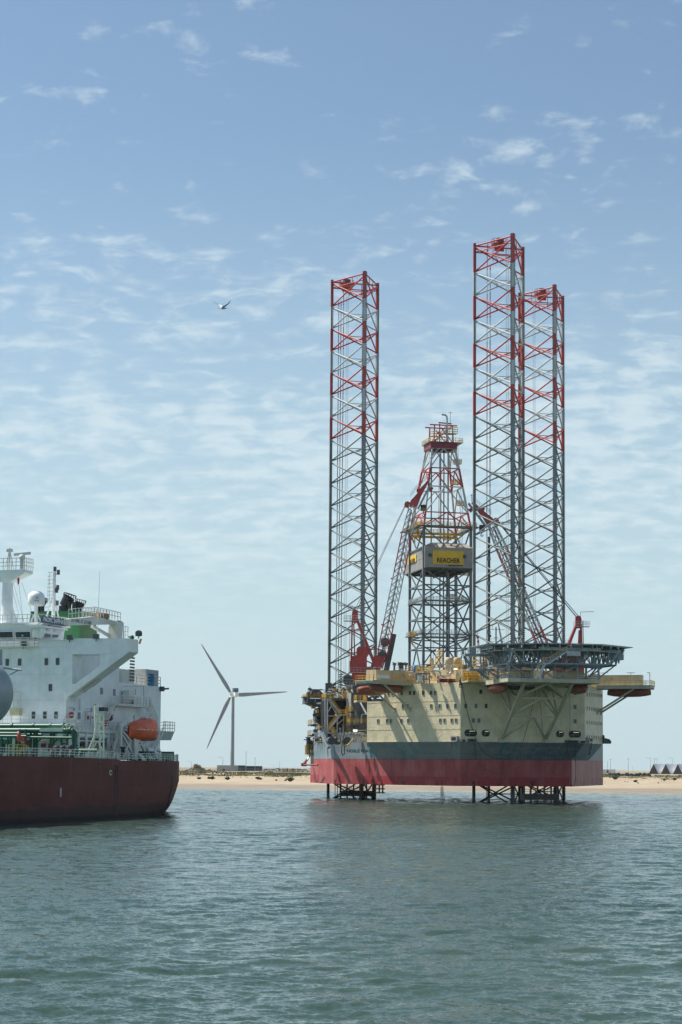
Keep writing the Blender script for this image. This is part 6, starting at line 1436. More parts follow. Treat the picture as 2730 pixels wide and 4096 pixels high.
# ------------------------------------------------------------------ superstructure
def house():
    z0 = 9.0; wt, wb = F1(1097, 855).z, F1(1097, 970).z; zt = wt
    y1 = SG.at(477, 2760, 0, HX).y; mb = MB()
    mb.bx(-HX, HX, YF, y1, z0, zt-.02)
    h = mb.build('accommodation_house', M['white'], ship)
    # bridge wing with its bracket (an open frame 3.3 m deep)
    f = lambda x, y: (F1(x, y).x, F1(x, y).z); YB = YF+3.3; mb = MB()
    mb.prism([f(560, 855), f(1097, 855), f(1097, 968), f(850, 990), f(560, 990)], 1, YF-.03, YB)
    mb.prism([f(1097, 968), f(850, 1180-95), f(850, 992)], 1, YF-.03, YB)
    q0, q1, q2, q3 = f(1097, 966), f(850, 1088), f(640, 1240), f(612, 1240)
    bot = [f(1097, 970), f(700, 1262), f(575, 1355), f(560, 1380)]
    mb.prism([f(1097, 969), f(850, 1086), f(640, 1240), f(560, 1240), f(560, 1390), f(580, 1345), f(700, 1262)], 1, YF-.03, YB)
    mb.prism([f(558, 990), f(616, 990), f(612, 1240), f(558, 1240)], 1, YF-.03, YB)
    w = mb.build('bridge_wing', M['white'], h)
    mb = MB()
    for x, y in ((820, 1225), (745, 1275), (600, 1370)): p = F1(x, y, YF+1.6); p.z -= .12; mb.bar(p+V((-.9, 0, -.62)), p+V((.7, 0, .55)), 1.3, .08)
    mb.build('underside_plate', M['owhite'], w)
    mb = MB(); a = F1(560, 1160); mb.bar((HX-22, YF-.02, F1(300, 1155).z), (a.x, YF-.02, a.z), .04, .04); a = F2(560, 212); mb.bar((HX-22, YF-.02, a.z), (HX, YF-.02, a.z), .05, .05); p = F1(330, 930); mb.bar((p.x, YF-.02, p.z), (HX, YF-.02, p.z), .05, .05)
    build_split(mb, 'weld_seam', M['owhite'], h)
    # front windows
    def fw(x, y, w_=.62, h_=1.12, frame=True, src=[None]):
        p = F1(x, y) if y < 1300 else F2(x, y-1166)
        if src[0] is None:
            mb = MB(); mb.prism(rrect(w_+.16, h_+.16, .16), 1, -.05, 0, 0); mb.prism(rrect(w_, h_, .12), 1, -.07, -.05, 1); src[0] = mb.build('window', [M['owhite'], M['glass']], h, p)
        else: share(src[0], 'window', h, p)
    for x, y in ((65, 1058), (170, 1056), (396, 1053), (491, 1051), (430, 1166+107), (287, 1166+340), (383, 1166+340), (478, 1166+340)): fw(x, y)
    # side windows and doors
    ws = None
    for x, y in ((863, 135), (970, 147), (672, 345), (937, 360)):
        p = W2(x, y)
        if ws is None: mb = MB(); mb.prism([(a*1.0, b) for a, b in rrect(.9, 1.1, .15)], 0, 0, .06, 0); ws = mb.build('side_window', M['glass'], h, p)
        else: share(ws, 'side_window', h, p)
    mb = MB()
    for x in (735, 905): a = W2(x, 440); mb.box((HX+.03, a.y, a.z+1.4), (.06, .9, 2.0))
    build_split(mb, 'side_door', M['owhite'], h)
    # wheelhouse
    zb, zr = zt, F1(100, 725).z; x1 = F1(332, 850).x; mb = MB(); x0 = -x1
    mb.hull([(-8, YF+.3, zb), (x1, YF+.3, zb), (x1-.5, YF+9, zb), (-8, YF+9, zb)], [(-8, YF-.2, zr-.15), (x1+.5, YF-.2, zr-.15), (x1, YF+9, zr-.15), (-8, YF+9, zr-.15)])
    mb.bx(-8, x1+.8, YF-.45, YF+9.3, zr-.25, zr)
    wh = mb.build('wheelhouse', M['white'], h)
    for xa, xb in ((-40, 118), (135, 266), (284, 322)):
        a, b = F1(xa, 862), F1(xb, 797); mb = MB(); yy = YF-.2
        mb.add([(a.x, YF+.05, a.z), (b.x, YF+.05, a.z), (b.x, YF-.24, b.z), (a.x, YF-.24, b.z)], [(0, 1, 2, 3)]); mb.bar((a.x, YF+.02, a.z), (b.x, YF+.02, a.z), .1, .1, 1); mb.bar((a.x, YF-.26, b.z), (b.x, YF-.26, b.z), .1, .1, 1)
        for x in (a.x, b.x): mb.bar((x, YF+.03, a.z), (x, YF-.26, b.z), .1, .1, 1)
        mb.build('bridge_window', [M['glass'], M['white']], wh)
    p = F1(196, 832); MB().lathe((p.x, YF-.12, p.z), [(.16, -.06), (.16, 0)], 0, 14, 'y').build('clear_view_screen', M['galv'], wh)
    # raked side wall of the wheelhouse with eaves, running aft
    X1 = x1+.5; G = lambda x, y, d=0: SG.at(*s1(x, y), 0, X1+d)
    pts = [G(*q) for q in ((345, 742), (560, 776), (497, 850), (345, 850))]; mb = MB(); mb.prism([(p.y, p.z) for p in pts], 0, X1-1.5, X1)
    e0, e1 = G(338, 742, .7), G(578, 773, .7); mb.prism([(e0.y, e0.z), (e1.y, e1.z), (e1.y, e1.z-.28), (e0.y, e0.z-.28)], 0, X1-2, X1+.7)
    sh = mb.build('wing_shelter', M['white'], h)
    for q in (((372, 847), (432, 847), (432, 820), (385, 812)), ((443, 847), (492, 847), (500, 826), (446, 822))): MB().add([G(*w, .04) for w in q], [(0, 1, 2, 3)]).build('window', M['glass'], sh)
    mb = MB()
    for x, y in ((410, 782), (470, 790)): p = G(x, y, .1); mb.box(tuple(p), (.2, .9, .35))
    build_split(mb, 'wall_lamp', M['owhite'], sh)
    # name board standing on the roof edge, reading aft
    gb = lambda x, y: SG.at(*s1(x, y), 0, X1+.8); c = gb(459, 708); d = gb(567, 727)-gb(350, 691); L_ = d.length; d.normalize(); up = V((0, -d.z, d.y)); mb = MB()
    pl = rrect(L_, 1.12, .2); v0 = [c+d*x+up*z+V((.05, 0, 0)) for x, z in pl]; v1 = [c+d*x+up*z-V((.05, 0, 0)) for x, z in pl]; n = len(pl)
    mb.add(v0+v1, [tuple(range(n)), tuple(range(2*n-1, n-1, -1))]+[(i, n+i, n+(i+1) % n, (i+1) % n) for i in range(n)])
    for t in (-.4, 0, .4): q = c+d*(L_*t); mb.bar(q+V((-.05, 0, -.3)), q+V((-1.0, 0, -.8)), .1, .1)
    nb = mb.build('name_board', M['navy'], h)
    text('lettering', 'PACIFIC SAPPHIRE', .98, M['white'], nb, facing(c+V((.07, 0, 0)), d, up, (L_*.93)/(.98*8.9)), .01, 1.0, .012)
    # monkey island rails and wing rails
    mb = MB(); mb.rail([(-8, YF-.3, zr), (x1+.7, YF-.3, zr)], 0, 1.3, .9, .045, (.5, 1)); mb.rail([(x1+.7, YF-.3, zr), (x1+.7, YF+9, zr)], 0, 1.3, .9, .045, (.5, 1)); p = F1(325, 925); q = F1(0, 930); mb.rail([(q.x-3, YF-1.2, p.z), (p.x, YF-1.2, p.z), (p.x, YF, p.z)], 0, 1.4, 1.2, .05, (.33, .66, 1))
    mb.bx(q.x-3, p.x, YF-1.25, YF, p.z-.12, p.z); a = F1(325, 880); b = F1(565, 870); mb.bar((a.x, YF-.06, a.z), (b.x, YF-.06, a.z+.1), .12, .2); mb.build('bridge_railing', M['owhite'], h)
    # flood lights along the wing
    for x, y in ((592, 846), (817, 838), (200, 900)):
        p = F1(x, y, YF-.4); mb = MB(); mb.box((p.x, p.y, p.z), (.95, .45, .75), 0); mb.box((p.x, p.y-.24, p.z), (.8, .04, .6), 1); mb.bar((p.x, p.y, p.z-.8), (p.x, p.y, p.z), .12, .12, 0); mb.build('floodlight', [M['dsteel'], M['glass']], w)
    p = F1(1178, 812, YF+1); mb = MB(); mb.lathe((p.x, p.y, p.z), [(.42, -.3), (.5, -.28), (.5, .25), (.3, .42)], 0, 16, 'y'); mb.bar((p.x, p.y, zt), (p.x, p.y, p.z-.4), .12, .12); mb.bar((p.x-.55, p.y, p.z-.2), (p.x+.55, p.y, p.z-.2), .12, .5); mb.build('searchlight', M['dsteel'], w)
    mb = MB(); a = F1(1040, 848, YF+1.5); b = F1(1085, 848, YF+1.5); mb.rail([(a.x, a.y, zt), (b.x, a.y, zt)], 0, 2.0, .5, .045, (.3, .6, 1)); mb.build('wing_railing', M['owhite'], w)
    p = F1(1120, 838, YF+1); MB().lathe((p.x, p.y, zt), [(.35, 0), (.4, .3), (.2, .55)], 0, 10).bar((p.x-.6, p.y, zt+.3), (p.x+.3, p.y, zt+.3), .2, .2).build('gyro_repeater', M['green'], w)
    p = F1(1183, 880, YF+.5); MB().bar((p.x, p.y, p.z-.4), (p.x+.3, p.y, p.z+.4), .25, .25).build('side_light', M['yellow'], w)
    # radar mast on the left
    mb = MB(); b = F1(60, 725, YF+3); t = F1(60, 330, YF+3); mb.tube((b.x, b.y, b.z), (b.x, b.y, t.z), 1.0, 0, 18, .85); mb.prism([(b.x-1, b.z), (b.x+2.0, b.z), (b.x+.9, b.z+2.6), (b.x-1, b.z+2.6)], 1, b.y-.2, b.y+.2)
    zp = t.z; mb.hull([(b.x-.9, b.y-.9, zp-1), (b.x+1.0, b.y-.9, zp-1), (b.x+1.0, b.y+.9, zp-1), (b.x-.9, b.y+.9, zp-1)], [(b.x-4, b.y-1.4, zp+.4), (b.x+3.8, b.y-1.4, zp+.4), (b.x+3.8, b.y+1.4, zp+.4), (b.x-4, b.y+1.4, zp+.4)]); mb.bx(b.x-4, b.x+3.8, b.y-1.4, b.y+1.4, zp+.4, zp+.9)
    rm = mb.build('radar_mast', M['white'], h); zq = zp+.9
    mb = MB(); mb.rail([(b.x-4, b.y-1.4, zq), (b.x+3.8, b.y-1.4, zq), (b.x+3.8, b.y+1.4, zq)], 0, 1.9, .8, .045, (.33, .66, 1)); p = F1(85, 90, YF+3); mb.bar((p.x, p.y, zq), (p.x, p.y, p.z), .22, .22); mb.bar((p.x-.5, p.y, p.z-.4), (p.x+.5, p.y, p.z-.4), .35, .5)
    for k in (-1, 1): mb.bar((p.x+k*.9, p.y, zq), (p.x, p.y, zq+3.5), .1, .1)
    mb.ladder((b.x-1.5, b.y-.6, b.z), (b.x-1.5, b.y-.6, zp), (1, 0, 0), .7, 0, .5, .05); mb.build('mast_railing', M['owhite'], rm)
    p = F1(190, 150, YF+2); mb = MB(); mb.tube((p.x, p.y, zq-.6), (p.x, p.y, p.z), .28, 0, 12); mb.lathe((p.x, p.y, p.z-.4), [(.35, -.3), (.5, -.2), (.5, .3), (.3, .45)], 0, 12); a, c = F1(122, 146, YF+2), F1(260, 133, YF+2); mb.bar(a, c, .3, .42); mb.build('radar_scanner', M['owhite'], rm)
    mb = MB(); p = F1(156, 372, YF+2.5); mb.prism([(p.x-.15, p.z+.5), (p.x+.25, p.z+.8), (p.x+.2, p.z-.3), (p.x-.1, p.z-.6)], 1, p.y, p.y+.05, 0); mb.build('signal_flag', M['legred'], rm)
    mb = MB()
    for x0_, x1_ in ((95, 175), (160, 200), (185, 300), (115, 205)): mb.tube(F1(x0_, 380, YF+2.5), F1(x1_, 715, YF+1), .025, 0, 4)
    build_split(mb, 'halyard', M['cable'], rm)
    # satellite dome
    p, q = F1(310, 530, YF+2), F1(310, 575, YF+2); mb = MB(); zz = q.z; mb.lathe((p.x, p.y, zz), [(1.2, -.05), (1.38, .25), (1.38, 1.3), (1.2, 1.85), (.75, 2.2), (.2, 2.32)], 0, 20); mb.tube((p.x, p.y, zr), (p.x, p.y, zz), .3, 0, 10)
    for k in (-1, 1): mb.bar((p.x+k*1.1, p.y, zr), (p.x, p.y, zz-1), .16, .16)
    sd_ = mb.build('satellite_dome', M['white'], h); text('lettering', 'sk', .55, M['legred'], sd_, facing((p.x+.75, p.y-1.2, zz+1.15), (.85, .5, 0), (0, 0, 1)), .01); text('lettering', 'telink', .34, M['ink'], sd_, facing((p.x+.75, p.y-1.2, zz+.65), (.85, .5, 0), (0, 0, 1)), .01)
    # lattice signal mast
    y2 = YF+10; b, t = F1(455, 640, y2), F1(455, 295, y2); mb = MB(); mb.tube((b.x, y2, zr), (b.x, y2, t.z), .3, 0, 10)
    for xx in (370, 515): q = F1(xx, 655, y2); mb.bar((q.x, y2, zr), (b.x, y2, F1(0, 480, y2).z), .2, .2)
    mb.bar((F1(395, 0, y2).x, y2, F1(0, 600, y2).z), (F1(500, 0, y2).x, y2, F1(0, 600, y2).z), .18, .18)
    for xx in (428, 468): q = F1(xx, 640, y2); mb.bar((q.x, y2-.4, F1(0, 560, y2).z), (q.x, y2-.4, t.z), .1, .1)
    for k in range(9): z = F1(0, 310+k*32, y2).z; a, c = F1(424, 0, y2), F1(470, 0, y2); mb.bar((a.x, y2-.4, z), (c.x, y2-.4, z), .1, .1); mb.bar((a.x, y2-.4, z), (a.x, y2+.4, z), .1, .1)
    sm_ = mb.build('signal_mast', M['white'], h); mb = MB()
    for x, y in ((497, 295), (491, 424), (483, 448), (487, 555), (468, 268)): p = F1(x, y, y2); mb.box((p.x, p.y, p.z), (.38, .38, .8)); mb.bar((p.x, p.y, p.z-.3), (b.x, y2, p.z-.3), .1, .1)
    build_split(mb, 'signal_lamp', M['dsteel'], sm_)
    # whip aerials
    mb = MB()
    for (x0_, y0_), (x1_, y1_), d in (((828, 820), (848, 285), YF+2), ((405, 560), (412, 335), YF+5)): mb.tube(F1(x0_, y0_, d), F1(x1_, y1_, d), .05, 0, 5, .025)
    build_split(mb, 'whip_aerial', M['owhite'], h)
    # funnel with a lighter front and darker side
    p = W1(660, 850, 7.0); yq = p.y; pts = {}
    z0_, z1_ = zt-3, F1(500, 632, 58).z; xr = 4.6; ya = 56.0; xl = -6
    yb = SG.at(*s1(860, 800), 0, xr).y
    mb = MB(); mb.hull([(xl, ya, z0_), (xr, ya, z0_), (xr, yb, z0_), (xl, yb, z0_)], [(xl+.8, ya+1.4, z1_), (xr-.5, ya+1.4, z1_), (xr-.5, yb-1.5, z1_), (xl+.8, yb-1.5, z1_)]); fn = mb.build('funnel', M['fgreen'], h)
    mb = MB(); mb.bx(xl+.7, xr-.4, ya+1.3, yb-1.4, z1_, z1_+.15); mb.build('funnel_top', M['green'], fn)
    def pipe(x0_, y0_, x1_, y1_, r, d, cagey=True):
        a, b = SG.at(*s1(x0_, y0_), 1, d), SG.at(*s1(x1_, y1_), 1, d); a.z = min(a.z, z1_); mb = MB(); k = (b-a); m_ = a+k*.45; m_.x = a.x
        mb.tube(a, m_, r, 0, 14); mb.tube(m_, b, r, 0, 14, r*1.15, False)
        pp = mb.build('exhaust_pipe', M['black'], fn)
        if cagey:
            mb = MB(); dd = k.normalized(); e = dd.cross(V((0, 1, 0))).normalized(); f2_ = dd.cross(e)
            for j in range(14): t0, t1 = 2*pi*j/14, 2*pi*(j+1)/14; c0, c1 = b+(e*cos(t0)+f2_*sin(t0))*r*1.2, b+(e*cos(t1)+f2_*sin(t1))*r*1.2; mb.bar(c0+dd*.5, c1+dd*.5, .07, .07); mb.bar(c0, c0+dd*.5, .06, .06)
            for j in range(3): t0 = pi*j/3; mb.bar(b+(e*cos(t0)+f2_*sin(t0))*r*1.2+dd*.5, b-(e*cos(t0)+f2_*sin(t0))*r*1.2+dd*.5, .06, .06)
            mb.build('spark_cage', M['black'], pp)
    pipe(545, 640, 590, 505, .92, 60); pipe(664, 640, 684, 552, .74, 61); pipe(590, 640, 592, 545, .3, 59, False); pipe(626, 640, 632, 545, .3, 59, False); pipe(362, 640, 372, 525, .32, 59, False); pipe(352, 640, 388, 540, .28, 60); pipe(330, 640, 330, 580, .3, 60, False); pipe(640, 660, 652, 625, .5, 63, False)
    # provisions crane
    d = 7.4; a = [SG.at(*s1(x, y), 0, d) for x, y in ((560, 692), (560, 745), (955, 738), (985, 715), (890, 690), (780, 670))]; mb = MB(); xx = d
    pl = [(p.y, p.z) for p in a]; mb.prism(pl, 0, d-.5, d+.5); pc = SG.at(*s1(985, 800), 0, d); mb.hull([(d-1, pc.y-1.6, zt-.5), (d+1, pc.y-1.6, zt-.5), (d+1, pc.y+1.6, zt-.5), (d-1, pc.y+1.6, zt-.5)], [(d-.8, pc.y-1.0, a[3].z), (d+.8, pc.y-1.0, a[3].z), (d+.8, pc.y+1.3, a[3].z), (d-.8, pc.y+1.3, a[3].z)])
    q0, q1 = SG.at(*s1(780, 750), 0, d), SG.at(*s1(935, 838), 0, d); mb.bar(q0, q1, .45, .45); bcr = mb.build('provision_crane', M['owhite'], h)
    t = SG.at(*s1(668, 715), 0, d); text('lettering', 'S11 SWL 5T 3.9-14M', .82, M['ink'], bcr, facing((d+.53, t.y, t.z), (0, 1, 0), (0, 0, 1), 1.0 if False else 1.0), .01)
    mb = MB(); mb.rail([V((d+.5, p.y, p.z)) for p in [SG.at(*s1(x, y), 0, d) for x, y in ((560, 688), (620, 680), (780, 665), (880, 685), (1000, 712))]], 0, 1.5, 1.2, .05, (.5, 1)); mb.rail([V((d-1.6, p.y, p.z)) for p in [SG.at(*s1(x, y), 0, d) for x, y in ((780, 665), (1000, 700))]], 0, 1.5, 1.2, .05, (.5, 1)); mb.build('crane_railing', M['owhite'], bcr)
    mb = MB(); p = SG.at(*s1(868, 665), 0, d); mb.tube((d-.5, p.y-1, p.z), (d+.4, p.y+1, p.z), .6, 0, 10); mb.build('hoist_motor', paint('rust_brown', (.30, .17, .09), .6, .2, .4), bcr)
    mb = MB(); pts = [SG.at(*s1(x, y), 0, d) for x, y in ((995, 706), (1030, 712), (1046, 730), (1040, 746), (1025, 748))]; mb.path(pts, .1, 0, 6); mb.build('hydraulic_hose', M['black'], bcr)
    return h, zt, y1
HS, ZW, HY1 = house()
def aft_house():
    # engine casing aft of the house, with stepped platforms
    X = HX; f = lambda x, y, d=X: SG.at(*s2(x, y), 0, d)
    y0, y2 = HY1, f(1390, 300).y; zc = f(1200, 80).z; mb = MB(); mb.bx(-8, X-.6, y0, y2, 9, zc)
    a, b = f(1010, 90), f(1130, -55); mb.bx(-6, X-3, y0, b.y, 9, SG.at(*s1(1080, 1060), 0, X-3).z); ec = mb.build('engine_casing', M['white'], ship)
    for n_, (x0, x1, yt) in {'ventilation_unit': (1050, 1140, -45), 'vent_trunk': (1140, 1188, -40), 'louvre_house': (1282, 1390, -38)}.items():
        a, b = f(x0, 75), f(x1, yt); q = MB(); q.bx(X-4.5, X-1, a.y, b.y, zc, b.z); k = q.build(n_, M['owhite'] if n_ != 'louvre_house' else M['concrete'], ec)
        if n_ == 'vent_trunk':
            q = MB()
            for j in range(8): q.bx(X-1.0, X-.9, a.y+.2, b.y-.2, zc+.5+j*.55, zc+.8+j*.55)
            q.build('louvre', M['dsteel'], k)
    p = f(1325, 50); q = MB(); q.lathe((X-.8, p.y-.5, zc), [(.62, 0), (.62, .9), (.58, .95), (.62, 1.0), (.62, 2.1)], 0, 16); q.build('blue_drum', M['blue'], ec)
    q = MB(); q.rail([(X-.7, f(1190, 60).y, zc), (X-.7, y2-.1, zc), (X-6, y2-.1, zc)], 0, 1.7, 1.4, .05, (.33, .66, 1)); q.rail([(X-.2, f(1012, 60).y, zc), (X-.2, f(1045, 60).y, zc)], 0, 2, .6, .05); q.build('casing_railing', M['owhite'], ec)
    q = MB(); p = f(1365, 118, X-.5); q.lathe((X-.6, p.y, p.z), [(.45, -.1), (.45, .7)], 0, 12, 'x'); q.bar((X, p.y, p.z), (X+.4, p.y+1.3, p.z+.1), .3, .3); q.build('vent_horn', M['dsteel'], ec)
    # platforms with rails and stairs
    def plat(x0, x1, yf, out, name='side_platform', th=.35, inn=0):
        a, b = f(x0, yf, X+out), f(x1, yf, X+out); q = MB(); q.bx(X-1+inn, X+out, a.y, b.y, a.z-th, a.z); o = q.build(name, M['owhite'], ec); q = MB(); q.rail([(X+out, a.y, a.z), (X+out, b.y, a.z), (X, b.y, a.z)], 0, 1.35, 1.3, .05, (.33, .66, 1)); q.build('railing', M['owhite'], o); return a, b
    plat(1000, 1272, 240, 1.2); 
    a, b = plat(535, 1000, 452, 3.0, 'boat_deck', .5); plat(1000, 1330, 470, 2.0, 'boat_deck', .4)
    # counter platform overhanging the stern
    a, b = f(1385, 475, X-1), f(1482, 475, X-1); q = MB(); q.hull([(X-4, a.y, a.z-1.6), (X-1, a.y, a.z-1.6), (X-1, b.y-1.5, a.z-1.6), (X-4, b.y-1.5, a.z-1.6)], [(X-4, a.y, a.z), (X-1, a.y, a.z), (X-1, b.y, a.z), (X-4, b.y, a.z)]); o = q.build('stern_platform', M['concrete'], ec); q = MB(); q.rail([(X-1, a.y, a.z), (X-1, b.y, a.z), (X-4, b.y, a.z)], 0, 1.7, 1.1, .05, (.33, .66, 1)); q.build('railing', M['owhite'], o)
    # columns, pipes and lockers under the boat deck
    q = MB(); zb = f(700, 450, X+3).z
    for x in (668, 735, 920, 1010): p = f(x, 480, X+2.8); q.bar((X+2.8, p.y, 9), (X+2.8, p.y, zb), .28, .28)
    p0, p1 = f(560, 505, X+2.2), f(1040, 520, X+2.2); q.tube((X+2.2, p0.y-2, p0.z), (X+2.2, p1.y, p0.z), .5, 0, 14); p0, p1 = f(640, 550, X+2), f(960, 550, X+2); q.bx(X, X+2.4, p0.y, p1.y, p0.z-.2, p0.z); q.build('deck_support', M['white'], ec)
    q = MB(); q.bx(X, X+2.6, f(560, 600, X+2.6).y, f(1000, 600, X+2.6).y, zb-.9, zb-.75); g = random.Random(4)
    for i in range(26):
        x, y = g.uniform(600, 1000), g.uniform(560, 660); p = f(x, y, X+.4); q.box((X+.3, p.y, p.z), (.5, g.uniform(.2, .8), g.uniform(.2, .9)), g.choice((0, 0, 1, 2, 3)))
    for i in range(14): p = f(g.uniform(620, 1000), g.uniform(250, 420), X+.1); q.box((X+.12, p.y, p.z), (.2, g.uniform(.15, .5), g.uniform(.2, .8)), g.choice((0, 1, 1, 2)))
    for x0, y0_, x1, y1_ in ((725, 310, 725, 420), (725, 310, 780, 310), (770, 340, 770, 430), (680, 200, 680, 300), (590, 278, 640, 278), (730, 288, 775, 288), (1045, 95, 1220, 95), (1220, 95, 1220, 180), (1150, 120, 1150, 170), (860, 560, 860, 640), (700, 600, 960, 600)): q.bar(f(x0, y0_, X+.2), f(x1, y1_, X+.2), .1, .1, 1)
    q.build('wall_fittings', [M['owhite'], M['galv'], M['legred'], M['dsteel']], ec)
    p = f(607, 338, X+.6); q = MB(); q.lathe((p.x, p.y, p.z), [(.4, -.25), (.5, -.2), (.5, .2), (.4, .25)], 0, 14, 'x'); q.build('red_hose_reel', M['legred'], ec)
    q = MB(); 
    for k in range(2): p = f(898+k*14, 415, X+2.6); q.tube((p.x, p.y, p.z-.4), (p.x, p.y, p.z+.6), .22, 0, 8)
    build_split(q, 'fire_bottle', M['legred'], ec)
    # stairs
    def st(ft, tp, d, w=.9): MB().stair(f(*ft, d), f(*tp, d), w, (1, 0, 0), 0, None, .36).build('stair', M['owhite'], ec)
    st((890, 400), (965, 240), X+1.0); st((940, 650), (1000, 480), X+3.4); st((890, 640), (960, 520), X+1.2); st((1320, 420), (1255, 260), X+.9); st((1290, 640), (1370, 480), X+1.2)
    # liferaft canister and locker on the platform
    q = MB(); p = f(1100, 190, X+.6); q.bx(X-.2, X+1.0, p.y-1, p.y+1, p.z-1.2, p.z+1.2); q.bx(X+1.0, X+1.03, p.y-.7, p.y+.7, p.z-1.1, p.z-.5, 1); q.build('equipment_locker', [M['owhite'], M['hole_shade']], ec)
    # lifeboat davit
    q = MB(); d = X+4
    P_ = lambda x, y, dd=d: f(x, y, dd)
    a = P_(1022, 440); q.bar((d, a.y, 9), (d, a.y, a.z), .55, .55); q.bar((d, a.y, a.z), P_(1135, 318), .5, .5); q.bar(P_(1135, 318), P_(1142, 345), .35, .5); q.bar(P_(1260, 320), P_(1230, 370), .5, .5); q.bar(P_(1180, 548), P_(1240, 640), .2, .25)
    for (x0, y0_), (x1, y1_) in (((1040, 510), (1115, 655)), ((1110, 560), (1060, 640)), ((1040, 480), (1110, 560)), ((1150, 540), (1150, 655)), ((1180, 555), (1230, 655)), ((1240, 575), (1165, 600))): q.bar(P_(x0, y0_), P_(x1, y1_), .3, .3)
    a = P_(1150, 560); q.prism([(a.y-1.2, a.z+1), (a.y+1.2, a.z+1), (a.y+.3, 9), (a.y-.6, 9)], 0, d-.3, d+.3); dv = q.build('lifeboat_davit', M['owhite'], ship)
    q = MB(); q.tube(P_(1138, 345), P_(1140, 420), .06, 0, 5); q.tube(P_(1262, 320), P_(1265, 375), .06, 0, 5); build_split(q, 'fall_wire', M['cable'], dv)
aft_house()
def ship_lifeboat():
    d = HX+4; f = lambda x, y: SG.at(*s2(x, y), 0, d); c = (f(1215, 470)+V((0, 0, 0))); a, b = f(1095, 460), f(1335, 460); L_ = (b-a).length; w = SG.world(c)
    r = empty('lifeboat', w, SG.ang+pi/2); h = L_/2; mb = MB(); rings = []
    for t in (-1, -.95, -.8, -.5, 0, .5, .8, .95, 1.0):
        k = (1-abs(t)**3)*.95+.05; rings.append([(t*h, x*1.5*k, z*(1 if z > 0 else .8+.2*k)) for x, z in ((-1, .05), (-.97, -.35), (-.7, -1.25), (0, -1.8), (.7, -1.25), (.97, -.35), (1, .05))])
    for p, q in zip(rings, rings[1:]): mb.add(p+q, [(i, i+1, 8+i, 7+i) for i in range(6)], 0, True)
    mb.build('hull', M['orange'], r); mb = MB(); rings = []
    for t in (-.99, -.9, -.7, -.3, .2, .6, .85, .97):
        k = (1-abs(t)**3)*.95+.05; z1 = 1.35 if t < -.8 else (1.6 if t < .1 else (2.15 if t < .7 else 1.5)); rings.append([(t*h, x*1.48*k, .08+z*z1*(.35+.65*k)) for x, z in ((-1, 0), (-.92, .55), (-.6, .92), (0, 1), (.6, .92), (.92, .55), (1, 0))])
    for p, q in zip(rings, rings[1:]): mb.add(p+q, [(i, 7+i, 8+i, i+1) for i in range(6)], 0, True)
    mb.build('canopy', M['orange'], r); mb = MB(); mb.bx(-h*.05, h*.5, -.5, .5, 2.0, 2.32); mb.build('hatch_cover', M['owhite'], r)
    mb = MB()
    for t in (-.7, -.45, -.2, .1, .4, .65): mb.bx(t*h-.35, t*h+.35, -1.5, 1.5, .02, .14)
    mb.build('reflective_strip', M['white'], r); tag(r, 'orange lifeboat with a white hatch hanging in the davit of the red tanker', 'lifeboat')
ship_lifeboat()
